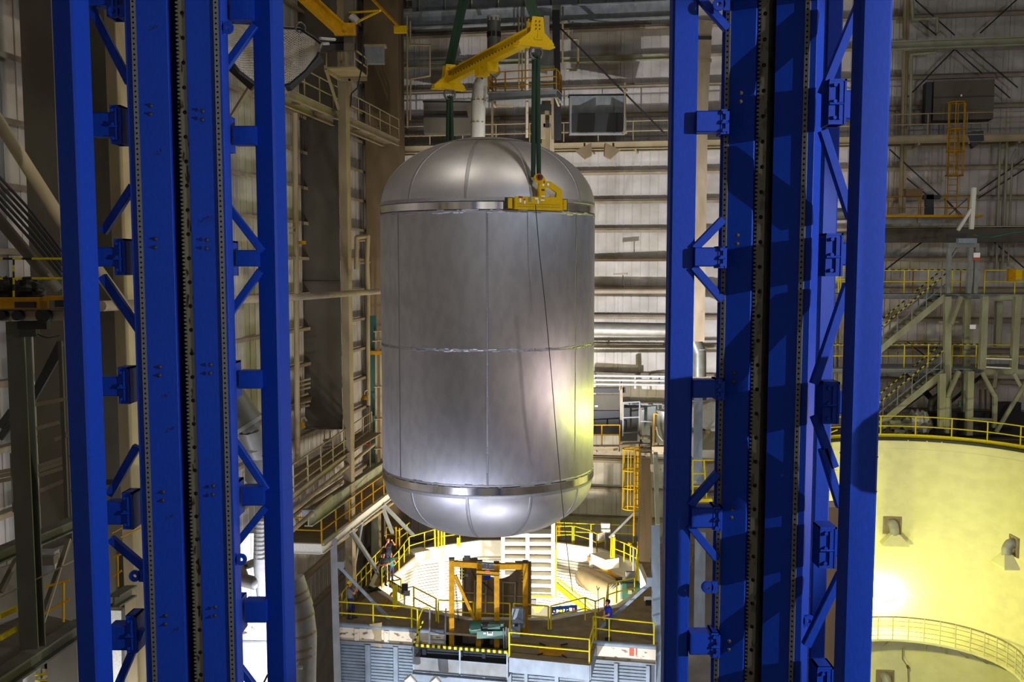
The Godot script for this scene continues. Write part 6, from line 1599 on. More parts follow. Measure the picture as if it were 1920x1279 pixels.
	mk("control_post", "grey control post with switch boxes at the pit beside the barrier arm", "post", [["post", "tube", "grey", 0.04, 0, [[759, 1100, 51], [758, 1146, 51]]], ["switch_box", "box", "dark", 0.15, 0.0, [[756, 1095, 50.9], [762, 1112, 50.9]]], ["switch_box", "box", "grey", 0.15, 0.0, [[761, 1108, 50.8], [766, 1117, 50.8]]], ["conduit", "pipe", "grey", 0.025, 0, [[763, 1103, 51], [769, 1101, 51], [775, 1100, 50.4]]]])
	b = B.new(); b.pipe([L(692, 1102) + Vector3(0, 0.05, 0), L(704, 1108) + Vector3(0, 0.06, 0), L(714, 1110) + Vector3(0, 0.05, 0), L(706, 1106) + Vector3(0, 0.1, 0), L(695, 1110) + Vector3(0, 0.05, 0)], 0.06, 6)
	tag(obj("sling_coil", b, M.green), "dark green sling lying on the deck by the barrier arm", "sling")
	# corner braces of the deck front
	mk("deck_brace", "light grey diagonal brace before the man in a yellow hard hat", "brace", [["brace", "bar", "bluegrey", 0.16, 0.14, [[634, 1060, 47.6], [742, 1173, 48.0]]], ["gusset", "box", "grey", 0.06, 0.0, [[633, 1052, 47.5], [639, 1064, 47.5]]]])
	mk("deck_brace", "light grey diagonal brace before the man in the blue shirt", "brace", [["brace", "bar", "bluegrey", 0.16, 0.14, [[1221, 1092, 45.8], [1106, 1196, 46.6]]], ["gusset", "box", "bluegrey", 0.06, 0.0, [[1215, 1084, 45.6], [1226, 1100, 45.6]]]])
func deck_things() -> void:
	var b: B
	# yellow gantry with its hoist
	var d = 46.35
	var t = mk("gantry", "yellow gantry of four posts with a slanting brace, standing at the deck's front", "gantry", [
		["post", "bar", "ochre", 0.23, 0.23, [[847, 1050, d], [847, 1212, d], [899, 1056, d], [897, 1214, d], [931.5, 1057, d - 0.1], [931.5, 1217, d - 0.1], [985.5, 1056, d - 0.2], [984, 1190, d - 0.2]]],
		["top_beam", "bar", "ochre", 0.24, 0.24, [[851, 1057, d], [903, 1060, d], [927, 1062, d - 0.1], [990, 1062, d - 0.2]]],
		["splice_plate", "bar", "grey", 0.2, 0.26, [[903, 1060, d - 0.02], [928, 1062, d - 0.1]]],
		["cross_piece", "bar", "ochre", 0.3, 0.12, [[894, 1071, d - 0.25], [936, 1074, d - 0.35]]],
		["lower_lip", "bar", "dark", 0.26, 0.03, [[894, 1076, d - 0.25], [936, 1078, d - 0.35]]],
		["brace", "bar", "ochre", 0.16, 0.14, [[853, 1079, d], [892, 1166, d - 0.05]]],
		["latch", "box", "orange", 0.06, 0.0, [[911, 1070, d - 0.45], [917, 1074, d - 0.45]]]])
	for k in 4:
		b = B.new(); b.tube(Z(912.5 + 6 * (k % 2), 1059 + 4 * (k / 2), d - 0.16), Z(912.5 + 6 * (k % 2), 1059 + 4 * (k / 2), d - 0.2), 0.02, 6)
		obj("bolt", b, M.paper, t)
	for e in [[847, 1050], [899, 1055], [931, 1057], [985, 1055]]:
		b = B.new(); b.box(Z(e[0], e[1], d) + Vector3(0, 0.06, 0), Vector3(0.25, 0.06, 0.25))
		obj("cap", b, M.dark, t)
	var mt = mk("hoist_motor", "dark green motor and gearbox hanging low on the yellow gantry", "motor", [
		["motor", "tube", "motor", 0.30, 0, [[882, 1176, d - 0.5], [902, 1176, d - 0.5]]],
		["end_bell", "tube", "motor", 0.22, 0, [[880, 1176, d - 0.5], [884, 1176, d - 0.5]]],
		["gearbox", "box", "motor", 0.5, 0.0, [[905, 1180, d - 0.55], [937, 1194, d - 0.55]]],
		["top_case", "box", "motor", 0.4, 0.0, [[903, 1167, d - 0.4], [936, 1180, d - 0.4]]],
		["drum", "tube", "dark", 0.16, 0, [[904, 1173, d - 0.62], [917, 1173, d - 0.62]]],
		["junction_box", "box", "motor", 0.26, 0.0, [[920, 1169, d - 0.7], [932, 1178, d - 0.7]]],
		["nameplate", "box", "paper", 0.02, 0.0, [[914, 1184.5, d - 0.83], [923.5, 1191.5, d - 0.83]]],
		["sticker", "box", "paper", 0.02, 0.0, [[907, 1186, d - 0.83], [910.5, 1189, d - 0.83]]]])
	for k in 3:
		b = B.new(); b.box(Z(916.2 + 2.6 * k, 1187.2, d - 0.87), Vector3(0.05, 0.06, 0.01))
		obj("letter_block", b, M.black, mt)
	b = B.new()
	for k in 26: b.torus(Z(853.5 + k * 0.24, 1090 + k * 2.9, d + 0.6), Basis(Vector3.RIGHT, PI / 2) * Basis(Vector3.UP, k * PI / 2), 0.035, 0.012, 6)
	tag(obj("chain", b, M.dark), "dark hoist chain hanging behind the gantry's slanting brace", "chain")
	# brown notched shield behind the gantry
	var o = Z(935, 1150, 50.2)
	var k0 = 50.0 / F
	var pts := PackedVector2Array()
	for v in [[865, 1172], [866, 1041], [894, 1041]]: pts.append(Vector2((v[0] - 935) * k0, (1150 - v[1]) * k0))
	for s in 15:
		var a = lerpf(PI * 1.02, TAU - 0.28, s / 14.0)
		pts.append(Vector2(cos(a) * 40 * k0, (1150 - 1042 + sin(a) * 40) * k0))
	for v in [[966, 1047], [998, 1048], [998, 1176]]: pts.append(Vector2((v[0] - 935) * k0, (1150 - v[1]) * k0))
	var sh = thing("notched_shield", "tall brown plate with a half round notch, standing behind the yellow gantry", "plate", at_y(o, 0.0))
	b = B.new(); b.prism(pts, Transform3D(Basis(), o), 0.16)
	obj("plate", b, M.brown, sh)
	more(sh, [["frame", "bar", "girt", 0.06, 0.06, [[890, 1088, 49.9], [890, 1150, 49.9], [912, 1088, 49.9], [910, 1150, 49.9], [890, 1089, 49.9], [912, 1090, 49.9], [872, 1111, 49.9], [912, 1114, 49.9], [943, 1091, 49.9], [943, 1165, 49.9], [966, 1092, 49.9], [965, 1160, 49.9], [943, 1092, 49.9], [967, 1093, 49.9], [943, 1117, 49.9], [982, 1118, 49.9]]],
		["clamp", "box", "grey", 0.1, 0.0, [[872, 1042, 49.9], [880, 1050, 49.9]]], ["clamp", "box", "grey", 0.1, 0.0, [[871, 1076, 49.9], [876, 1081, 49.9]]], ["clamp", "box", "grey", 0.1, 0.0, [[981, 1051, 49.9], [989, 1057, 49.9]]],
		["hose", "pipe", "dark", 0.03, 0, [[885, 1070, 49.8], [892, 1084, 49.7], [908, 1094, 49.7], [924, 1108, 49.8]]], ["blue_hook", "box", "blue", 0.1, 0.0, [[910, 1079, 49.6], [918, 1086, 49.6]]], ["edge_guard", "bar", "beige", 0.08, 0.1, [[868, 1060, 49.8], [868, 1170, 49.8]]]])
	for e in [[864, 1064, 6], [868.5, 1064, 5], [980, 1072, 6]]:
		for s in 8:
			b = B.new(); b.box(Z(e[0], e[1] + s * 3, 49.75), Vector3(0.08, 0.07, 0.03))
			obj("stripe", b, M.black if s % 2 else M.yellow, sh)
	# white tower in the pit
	var wd = 58.6
	var tw = thing("white_tower", "white stepped tower of stacked shelves rising from the pit behind the tank", "tower", Z(990, 1150, wd))
	for e in [[943, 1004, 1112], [989, 1000, 1112], [1037, 868, 1118]]:
		b = B.new(); b.bar(Z(e[0], e[1], wd), Z(e[0], 1140, wd), 0.2, 0.2, Vector3(0, 0, 1))
		obj("post", b, M.white, tw)
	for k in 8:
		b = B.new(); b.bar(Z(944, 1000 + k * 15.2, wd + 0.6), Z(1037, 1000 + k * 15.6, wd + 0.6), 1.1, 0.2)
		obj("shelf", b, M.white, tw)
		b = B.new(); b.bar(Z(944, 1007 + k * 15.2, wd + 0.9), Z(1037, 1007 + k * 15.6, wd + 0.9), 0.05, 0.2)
		obj("shade_board", b, M.brown, tw)  # brown paints the shaded bands between the shelves
	bars("base_rail", [[Z(943, 1116, wd - 0.2), Z(1036, 1119, wd - 0.2)], [Z(1042, 1030, wd - 0.2), Z(1042, 1120, wd - 0.2)]], 0.1, 0.1, M.yellow, tw)
	var fl = thing("pit_barrel", "big beige barrel lying in the pit under the yellow bar", "barrel", Z(1130, 1120, 57))
	b = B.new()
	var ba = Z(1097, 1082, 60.0); var bz = Z(1166, 1118, 55.0)
	b.tube(ba, bz, 0.62, 24)
	obj("shell", b, M.beige, fl)
	b = B.new(); b.lathe_at(ba, [Vector2(0.62, 0), Vector2(0.5, 0.14), Vector2(0.25, 0.22), Vector2(0, 0.24)], 24, 0, TAU, B.new().axes(bz, ba))
	obj("end_cap", b, M.beige, fl)
	for k in 3:
		b = B.new(); b.torus(ba.lerp(bz, 0.86 + 0.05 * k), B.new().axes(ba, bz), 0.62, 0.04, 24)
		obj("hoop", b, M.grey, fl)
	mk("boom_bar", "ochre bar sloping over the beige barrel to the control box", "bar", [["bar", "bar", "ochre", 0.16, 0.2, [[1105, 1046, 59.5], [1160, 1086, 56.5]]], ["bar", "bar", "ochre", 0.14, 0.18, [[1161, 1088, 56.4], [1174, 1096, 55.6]]], ["hinge", "box", "dark", 0.2, 0.0, [[1158, 1083, 56.2], [1163, 1091, 56.2]]], ["tip", "box", "orange", 0.16, 0.0, [[1104, 1043, 59.4], [1116, 1051, 59.4]]], ["stand", "bar", "beige", 0.2, 0.2, [[1158, 1090, 56.6], [1158, 1140, 55.6]]]])
	mk("control_box", "dark green grey control cabinet on the pit edge with a small box above", "box", [["case", "box", "motor", 0.5, 0.0, [[1175, 1092, 52.6], [1189, 1121, 52.6]]], ["side", "box", "grey", 0.46, 0.0, [[1171, 1094, 52.7], [1175, 1122, 52.7]]], ["door", "box", "dark", 0.04, 0.0, [[1176, 1094, 52.3], [1188, 1110, 52.3]]], ["window", "box", "sage", 0.03, 0.0, [[1178, 1107, 52.28], [1184, 1114, 52.28]]], ["upper_box", "box", "grey", 0.25, 0.0, [[1178, 1072, 52.8], [1186, 1090, 52.8]]], ["leg", "tube", "grey", 0.04, 0, [[1174, 1121, 52.6], [1174, 1146, 52.6], [1181, 1120, 52.6], [1181, 1142, 52.6]]], ["conduit", "tube", "grey", 0.025, 0, [[1178, 1120, 52.5], [1178, 1144, 52.5], [1184, 1120, 52.5], [1184, 1144, 52.5]]]])
	var br = mk("tool_rack", "bright blue tool rack with small coloured tools, seen down in the pit", "rack", [["back_plate", "plate", "blue", 0.08, 0, [[1033, 1139, 53.6], [1082, 1135, 53.6], [1083, 1168, 52.6], [1034, 1182, 52.6]]], ["shelf", "bar", "bluegrey", 0.2, 0.04, [[1036, 1150, 52.9], [1081, 1146, 52.9], [1036, 1164, 52.6], [1082, 1157, 52.6]]]])
	br.set_meta("label", "bright blue tool rack with small coloured tools, seen down in the pit")
	var cols = ["red", "paper", "lift", "bluegrey", "dark", "paper", "red", "paper", "motor", "lift", "paper", "dark", "bluegrey", "red"]
	for k in cols.size():
		b = B.new()
		var p = Z(1039 + (k % 7) * 6.2, 1147 + (k / 7) * 12 - (k % 7) * 0.8, 52.85 - 0.2 * (k / 7))
		b.box(p, Vector3(0.08 + 0.03 * (k % 3), 0.12 + 0.04 * (k % 2), 0.1))
		obj("tool", b, M[cols[k]], br)
	M.bright = mat(Color(0.16, 0.42, 0.85), 0.4)
	(br.get_child(0) as MeshInstance3D).material_override = M.bright
	mk("pit_stairs", "yellow stair flight going down along the pit's boards", "stairs", [["stringer", "bar", "yellow", 0.1, 0.34, [[1042, 1096, 59.3], [1108, 1150, 56.6]]], ["handrail", "tube", "yellow", 0.05, 0, [[1046, 1086, 59.2], [1112, 1138, 56.6]]], ["tread", "bar", "ochre", 0.7, 0.05, [[1050, 1104, 59.4], [1054, 1104, 59.4], [1062, 1114, 59], [1066, 1114, 59], [1074, 1123, 58.4], [1078, 1123, 58.4], [1086, 1132, 57.8], [1090, 1132, 57.8]]], ["post", "tube", "yellow", 0.05, 0, [[1041, 1075, 59.4], [1041, 1118, 59.4]]]])
	mk("pit_cart", "small brown cart on the pit floor below the low yellow rail", "cart", [["body", "box", "brown", 0.5, 0.0, [[1010, 1172, 50.5], [1026, 1184, 50.5]]], ["hoop", "pipe", "grey", 0.03, 0, [[998, 1180, 50.4], [1000, 1172, 50.4], [1006, 1172, 50.4], [1008, 1180, 50.4]]]])
	mk("loud_hailer", "small black box on a yellow bracket beside the white tower", "speaker", [["case", "box", "black", 0.2, 0.0, [[997, 1124, 56], [1002, 1135, 56]]], ["bracket", "plate", "yellow", 0.06, 0, [[998, 1137, 56], [1020, 1137, 56], [1010, 1148, 56], [1004, 1148, 56]]]])
	# post lamps, columns and signal posts round the pit
	mk("signal_lamp", "white twin signal lamp over the notice board", "lamp", [["pole", "tube", "grey", 0.05, 0, [[1136, 1035, 60], [1135, 982, 60]]], ["lamp", "box", "white", 0.3, 0.0, [[1132, 981, 60], [1138, 989, 60]]], ["lamp", "box", "white", 0.3, 0.0, [[1132, 992, 60], [1139, 997, 60]]], ["bracket", "box", "grey", 0.1, 0.0, [[1139, 981, 60], [1141, 1000, 60]]]])
	mk("round_lamp", "small white globe on a pole beside the yellow channel post", "lamp", [["pole", "tube", "grey", 0.04, 0, [[1150, 1040, 58.5], [1150, 1008, 58.5]]], ["globe", "pipe", "white", 0.1, 0, [[1150, 1002, 58.5], [1150, 1006, 58.5]]]])
	mk("channel_post", "stout yellow channel post at the pit's coaming", "post", [["web", "bar", "yellow", 0.2, 0.1, [[1149, 1008, 57.6], [1148, 1046, 57.2]]], ["flange", "bar", "yellow", 0.05, 0.22, [[1146, 1008, 57.6], [1145, 1046, 57.2], [1153, 1008, 57.6], [1152, 1046, 57.2]]]])
	mk("white_post", "white square post standing in the pit before the stepped rail", "post", [["post", "bar", "white", 0.18, 0.18, [[1108, 999, 59.8], [1108, 1072, 59.6]]]])
	mk("white_post", "thin white post before the brown shaft panel", "post", [["post", "tube", "white", 0.05, 0, [[1188, 1028, 54], [1188, 1100, 53]]], ["post", "tube", "yellow", 0.07, 0, [[1195, 1040, 54], [1193, 1134, 52]]]])
	mk("pit_column", "bright white column inside the pit behind the gantry's first post", "column", [["column", "bar", "white", 0.34, 0.34, [[829, 1026, 59], [830, 1165, 56.5]]]])
	mk("bar_stand", "yellow frame of bars standing on the deck right behind the tank", "frame", [["bar", "bar", "ochre", 0.14, 0.14, [[1048, 974, 62.5], [1048, 1014, 62]]], ["bar", "bar", "ochre", 0.1, 0.1, [[1043, 985, 62.4], [1052, 985, 62.4]]]])
	mk("bar_stand", "cluster of yellow bars at the pit's rim left of the tank", "frame", [["bar", "bar", "yellow", 0.1, 0.1, [[815, 994, 60.6], [816, 1026, 60.4], [822, 994, 60.6], [822, 1028, 60.4], [828, 996, 60.5], [828, 1028, 60.3], [833, 998, 60.5], [833, 1026, 60.4]]], ["bar", "bar", "yellow", 0.2, 0.1, [[860, 1008, 61], [860, 1024, 61]]]])
	mk("cage_ladder", "small yellow ladder cage behind the group of people", "ladder", [["stile", "bar", "lift", 0.07, 0.07, [[724, 990, 60], [724, 1012, 60], [743, 988, 59.5], [743, 1030, 59.5], [749, 990, 59.5], [749, 1030, 59.5]]], ["hoop", "pipe", "lift", 0.04, 0, [[722, 992, 60], [727, 988, 60], [735, 988, 60], [741, 991, 59.8]]], ["rung", "tube", "lift", 0.035, 0, [[722, 1002, 60], [741, 1003, 59.8], [743, 1009, 59.5], [750, 1009, 59.5], [743, 995, 59.5], [750, 995, 59.5]]]])
	mk("stair_rail", "yellow rail of the stairs leading up behind the ladder cage", "railing", [["rail", "tube", "yellow", 0.035, 0, [[750, 994, 60], [768, 980, 61], [750, 1008, 60], [768, 994, 61]]], ["post", "tube", "yellow", 0.035, 0, [[763, 985, 60.7], [764, 1014, 60.7]]]])
	# small ladder, cabinet, and the tray with its striped bar
	mk("step_ladder", "grey steel step ladder beside the gantry's first post", "ladder", [["stile", "bar", "grey", 0.07, 0.07, [[806, 1141, 46.4], [805, 1219, 45.6], [836, 1141, 46.6], [834, 1220, 45.8]]], ["rung", "bar", "grey", 0.07, 0.05, [[805, 1188, 46], [835, 1190, 46], [805, 1200, 45.9], [835, 1202, 45.9], [805, 1212, 45.7], [835, 1214, 45.7]]], ["handrail", "pipe", "yellow", 0.035, 0, [[783, 1212, 46], [786, 1158, 46.3], [793, 1141, 46.4], [805, 1140, 46.4]]]])
	for k in 10:
		var zz = get_node("step_ladder")
		b = B.new(); b.tube(Z(776.0 + k * 1.9, 1206.0 - k * 4.6, 45.9), Z(777.9 + k * 1.9, 1201.4 - k * 4.6, 45.9), 0.04, 6)
		obj("stripe", b, M.black if k % 2 else M.yellow, zz)
	mk("blue_cabinet", "narrow blue grey cabinet standing before the gantry's last post", "cabinet", [["door", "box", "bluegrey", 0.2, 0.0, [[964, 1140, 45.6], [977, 1168, 45.6]]], ["door", "box", "bluegrey", 0.2, 0.0, [[963, 1170, 45.4], [971, 1194, 45.4]]], ["handle", "box", "dark", 0.1, 0.0, [[966, 1170, 45.3], [969, 1174, 45.3]]], ["side", "box", "grey", 0.2, 0.0, [[977, 1142, 45.7], [980, 1176, 45.7]]]])
	mk("valve_stand", "thin grey standpipes next to the motor on the gantry", "pipes", [["pipe", "tube", "grey", 0.035, 0, [[944, 1178, 45.6], [945, 1216, 45.4], [949, 1176, 45.6], [949, 1216, 45.4], [953, 1178, 45.5], [953, 1214, 45.4]]]])
	var ty = thing("service_tray", "grey sheet metal tray with a black and yellow striped top bar at the deck's front", "tray", Z(865, 1274, 44.6))
	var q = [Z(775, 1209, 45.3), Z(951, 1223, 44.3)]
	var dn = Vector3(0, -1.22, 0)
	var ins = (q[1] - q[0]).normalized().cross(Vector3.UP)
	if ins.z > 0: ins = -ins
	for k in 34:
		b = B.new(); b.bar(q[0].lerp(q[1], k / 34.0), q[0].lerp(q[1], (k + 1) / 34.0), 0.1, 0.12)
		obj("striped_bar", b, M.black if k % 2 == 0 else M.yellow, ty)
	bars("corner_post", [[q[0], q[0] + dn], [q[1], q[1] + dn], [q[0].lerp(q[1], 0.5), q[0].lerp(q[1], 0.5) + dn]], 0.07, 0.07, M.bluegrey, ty)
	b = B.new(); b.bar(q[0] + dn * 0.72, q[1] + dn * 0.72, 0.03, 0.62)
	obj("front_sheet", b, M.grey, ty)
	bars("top_edge", [[q[0] + dn * 0.46, q[1] + dn * 0.46]], 0.06, 0.05, M.bluegrey, ty)
	bars("side_sheet", [[q[0] + dn * 0.72, q[0] + dn * 0.72 + ins * 1.3], [q[1] + dn * 0.72, q[1] + dn * 0.72 + ins * 1.3]], 0.03, 0.62, M.grey, ty)
	bars("top_rail", [[q[0] + dn * 0.45, q[0] + ins * 1.3 + dn * 0.1]], 0.03, 0, M.grey, ty, "tube")
	b = B.new()
	var f0 = [q[0] + dn * 0.78, q[1] + dn * 0.78, q[1] + dn * 0.6 + ins * 1.4, q[0] + dn * 0.6 + ins * 1.4]
	var f1 = []
	for v in f0: f1.append(v - Vector3(0, 0.05, 0))
	b.fan(f0, Vector3.UP); b.fan(f1, Vector3.DOWN); b.loft(f0, f1)
	obj("floor_sheet", b, M.dark, ty)
	b = B.new(); b.bar(q[0] + dn * 1.14 - ins * 0.1, q[1] + dn * 1.14 - ins * 0.1, 0.24, 0.3)
	obj("sill", b, M.bluegrey, ty)
	for e in [[778.0, 1284.0, "round white pipe end peeping up below the striped tray's corner"], [826.0, 1287.0, "round white pipe end peeping up below the striped tray's middle"]]:
		b = B.new(); b.pipe([Z(e[0] - 14, e[1] - 14, 43.6), Z(e[0], e[1] + 2, 43.6), Z(e[0] + 2, e[1] + 30, 43.6)], 0.2, 12)
		tag(obj("white_pipe", b, M.white), e[2], "pipe")
	mk("cabinet_strip", "orange hazard lamp case standing on the deck by the blue post", "lamp", [["case", "box", "dark", 0.3, 0.0, [[1216, 1124, 49], [1221, 1134, 49]]], ["lens", "box", "paper", 0.2, 0.0, [[1212, 1120, 49], [1217, 1126, 49]]]])
	mk("tool_bag", "yellow tool bag hung over the close posted rail", "bag", [["bag", "pipe", "lift", 0.12, 0, [[1178, 1020, 57.9], [1183, 1022, 57.8]]], ["cloth", "pipe", "beige", 0.07, 0, [[1184, 1023, 57.7], [1191, 1028, 57.5]]]])

# ---- people: one continuous skin each, clothes and hair as parts
func sdf(bones: Array, cell: float, k: float, into: B) -> void:   # bones: [a, b, radius a, radius b]; surface nets of their smooth union
	var lo = Vector3(1e6, 1e6, 1e6); var hi = -lo
	for e in bones:
		var r: float = maxf(e[2], e[3]) + k * 0.3 + cell * 2.5
		lo = lo.min(e[0] - Vector3(r, r, r)).min(e[1] - Vector3(r, r, r)); hi = hi.max(e[0] + Vector3(r, r, r)).max(e[1] + Vector3(r, r, r))
	var nx = int((hi.x - lo.x) / cell) + 2; var ny = int((hi.y - lo.y) / cell) + 2; var nz = int((hi.z - lo.z) / cell) + 2
	var f := PackedFloat32Array()
	f.resize(nx * ny * nz); f.fill(1.0)
	for e in bones:
		var a: Vector3 = e[0]; var b: Vector3 = e[1]; var ra: float = e[2]; var rb: float = e[3]
		var m = maxf(ra, rb) + k + cell * 2.0
		var mn = (a.min(b) - Vector3(m, m, m) - lo) / cell; var mx = (a.max(b) + Vector3(m, m, m) - lo) / cell
		var ab = b - a
		var l2 = maxf(ab.length_squared(), 1e-9)
		for y in range(maxi(0, int(mn.y)), mini(ny, int(mx.y) + 2)):
			for z in range(maxi(0, int(mn.z)), mini(nz, int(mx.z) + 2)):
				var row = (y * nz + z) * nx
				for x in range(maxi(0, int(mn.x)), mini(nx, int(mx.x) + 2)):
					var p = lo + Vector3(x, y, z) * cell
					var u = clampf((p - a).dot(ab) / l2, 0.0, 1.0)
					var d = (p - a - ab * u).length() - lerpf(ra, rb, u)
					var o = f[row + x]
					var h = maxf(k - absf(d - o), 0.0) / k
					f[row + x] = minf(d, o) - h * h * k * 0.25
	var id := PackedInt32Array()
	id.resize(nx * ny * nz); id.fill(-1)
	var vs := PackedVector3Array(); var ns := PackedVector3Array()
	var sx = 1; var sz = nx; var sy = nx * nz
	for y in ny - 1:
		for z in nz - 1:
			var row = y * sy + z * sz
			for x in nx - 1:
				var i = row + x
				if absf(f[i]) > cell * 2.0: continue
				var c = [f[i], f[i + sx], f[i + sz], f[i + sx + sz], f[i + sy], f[i + sy + sx], f[i + sy + sz], f[i + sy + sx + sz]]
				var neg = 0
				for q in c:
					if q < 0.0: neg += 1
				if neg == 0 or neg == 8: continue
				var s = Vector3.ZERO
				var n = 0
				for g in [[0, 1], [2, 3], [4, 5], [6, 7], [0, 2], [1, 3], [4, 6], [5, 7], [0, 4], [1, 5], [2, 6], [3, 7]]:
					var u: float = c[g[0]]; var v: float = c[g[1]]
					if (u < 0.0) == (v < 0.0): continue
					var t = u / (u - v)
					s += Vector3(g[0] & 1, (g[0] >> 2) & 1, (g[0] >> 1) & 1).lerp(Vector3(g[1] & 1, (g[1] >> 2) & 1, (g[1] >> 1) & 1), t)
					n += 1
				id[i] = vs.size()
				vs.append(lo + (Vector3(x, y, z) + s / n) * cell)
				ns.append(Vector3(c[1] + c[3] + c[5] + c[7] - c[0] - c[2] - c[4] - c[6], c[4] + c[5] + c[6] + c[7] - c[0] - c[1] - c[2] - c[3], c[2] + c[3] + c[6] + c[7] - c[0] - c[1] - c[4] - c[5]).normalized())
	for y in range(1, ny - 1):
		for z in range(1, nz - 1):
			var row = y * sy + z * sz
			for x in range(1, nx - 1):
				var i = row + x
				if id[i] < 0 and id[i - sx] < 0: continue
				var s0 = f[i] < 0.0
				for ax in [[sx, sy, sz], [sy, sx, sz], [sz, sx, sy]]:
					if (f[i + ax[0]] < 0.0) == s0: continue
					var q = [id[i], id[i - ax[1]], id[i - ax[1] - ax[2]], id[i - ax[2]]]
					if q.min() < 0: continue
					into.tri(vs[q[0]], vs[q[1]], vs[q[2]], ns[q[0]], ns[q[1]], ns[q[2]])
					into.tri(vs[q[0]], vs[q[2]], vs[q[3]], ns[q[0]], ns[q[2]], ns[q[3]])
func hand_bones(w: Vector3, dir: Vector3, palm: Vector3, side: float, curl: float) -> Array: # wrist, reach, way the palm looks, +1 or -1 for the thumb's side
	var d = dir.normalized()
	var n = (palm - d * palm.dot(d)).normalized()
	var s = d.cross(n).normalized() * side
	var out = [[w, w + d * 0.05, 0.024, 0.022]]
	for k in 4:
		var off = s * (0.030 - 0.020 * k)
		var kn: Vector3 = w + d * (0.088 - 0.006 * absf(k - 1.2)) + off
		out.append([w + d * 0.02 + off * 0.6, kn, 0.015, 0.0115])
		var l: float = [0.075, 0.085, 0.078, 0.06][k]
		var d1 = d.rotated(s * side, 0.0) * cos(curl) + n * sin(curl)
		var d2 = d * cos(curl * 2.0) + n * sin(curl * 2.0)
		var m: Vector3 = kn + d1 * l * 0.52
		out.append([kn, m, 0.0105, 0.0095]); out.append([m, m + d2 * l * 0.48, 0.0095, 0.0075])
	var tb: Vector3 = w + d * 0.03 + s * 0.026
	var tm: Vector3 = tb + (s * 0.7 + d * 0.6 + n * 0.4).normalized() * 0.04
	out.append([tb, tm, 0.0135, 0.011]); out.append([tm, tm + (d * 0.8 + n * 0.5 - s * 0.1).normalized() * 0.032, 0.011, 0.0085])
	return out
func person(label: String, at: Vector3, face: float, tall: float, pose: Dictionary, shirt: Material, legs: Material, hair: Material) -> Node3D:
	var g = tall / 1.75
	var q = Basis(Vector3.UP, face).scaled(Vector3(g, g, g))    # local +z is forward, +x the person's left
	var t = thing("person", label, "person", at)
	var X = func(v: Vector3) -> Vector3: return at + q * v
	var fx = func(list: Array) -> Array:
		var o = []
		for e in list: o.append([X.call(e[0]), X.call(e[1]), e[2] * g, e[3] * g])
		return o
	var lean: Vector3 = pose.get("lean", Vector3.ZERO)             # how far the chest moves
	var V = func(x: float, y: float, z: float) -> Vector3: return Vector3(x, y, z) + lean * clampf((y - 0.95) / 0.5, 0.0, 1.3)
	var feet: Array = pose.get("feet", [Vector3(0.11, 0, 0.03), Vector3(-0.11, 0, -0.03)])
	var trunk = [[V.call(-0.075, 0.95, 0), V.call(0.075, 0.95, 0), 0.115, 0.115], [V.call(-0.06, 1.08, 0.005), V.call(0.06, 1.08, 0.005), 0.108, 0.108], [V.call(-0.085, 1.27, 0), V.call(0.085, 1.27, 0), 0.118, 0.118], [V.call(-0.12, 1.39, -0.01), V.call(0.12, 1.39, -0.01), 0.075, 0.075], [V.call(0, 1.0, 0), V.call(0, 1.3, 0), 0.12, 0.12]]
	var neck = [[V.call(0, 1.42, -0.01), V.call(0, 1.54, 0.01), 0.06, 0.052]]
	var leg = []; var shoe = []
	for s in 2:
		var x: float = [0.095, -0.095][s]
		var f: Vector3 = feet[s]
		var knee = Vector3(lerpf(x, f.x, 0.5), 0.5, f.z * 0.6 + 0.035)
		leg.append([V.call(x, 0.92, 0), knee, 0.092, 0.06]); leg.append([knee, f + Vector3(0, 0.09, -0.02), 0.06, 0.04])
		shoe.append([f + Vector3(0, 0.052, -0.05), f + Vector3(0, 0.04, 0.15), 0.05, 0.038]); shoe.append([f + Vector3(0, 0.06, -0.03), f + Vector3(0, 0.14, -0.02), 0.05, 0.05])
	var arm = []; var sleeve = []
	var hands = []
	for s in 2:
		var sg: float = [1.0, -1.0][s]
		var sh: Vector3 = V.call(0.185 * sg, 1.405, -0.01)
		var a: Array = pose.arms[s]                                  # elbow, wrist, palm, curl
		arm.append([sh, a[0], 0.05, 0.04]); arm.append([a[0], a[1], 0.04, 0.027])
		sleeve.append([sh, sh.lerp(a[0], 0.62), 0.066, 0.062])
		hands.append(hand_bones(a[1], a[4] if a.size() > 4 else a[1] - a[0], a[2], sg, a[3]))
	var turn: float = pose.get("look", 0.0)
	var hq = Basis(Vector3.UP, turn) * Basis(Vector3.RIGHT, pose.get("nod", 0.0))
	var hc: Vector3 = V.call(0, 1.62, 0.01)
	var H = func(x: float, y: float, z: float) -> Vector3: return hc + hq * Vector3(x, y, z)
	var head = [[H.call(0, 0.02, -0.015), H.call(0, 0.035, 0.015), 0.082, 0.08], [H.call(0, -0.045, 0.035), H.call(0, -0.07, 0.05), 0.055, 0.036], [H.call(-0.03, -0.03, 0.05), H.call(0.03, -0.03, 0.05), 0.035, 0.035], [H.call(0, 0.0, 0.088), H.call(0, -0.028, 0.104), 0.011, 0.015], [H.call(-0.03, 0.022, 0.078), H.call(0.03, 0.022, 0.078), 0.014, 0.014], [H.call(-0.018, -0.06, 0.085), H.call(0.018, -0.06, 0.085), 0.009, 0.009], [H.call(0.08, 0.01, -0.01), H.call(0.084, -0.025, -0.005), 0.014, 0.011], [H.call(-0.08, 0.01, -0.01), H.call(-0.084, -0.025, -0.005), 0.014, 0.011], [V.call(0, 1.48, -0.01), H.call(0, -0.05, 0.0), 0.056, 0.055]]
	var b = B.new()
	sdf(fx.call(trunk + neck + leg + arm), 0.02 * g, 0.05 * g, b)
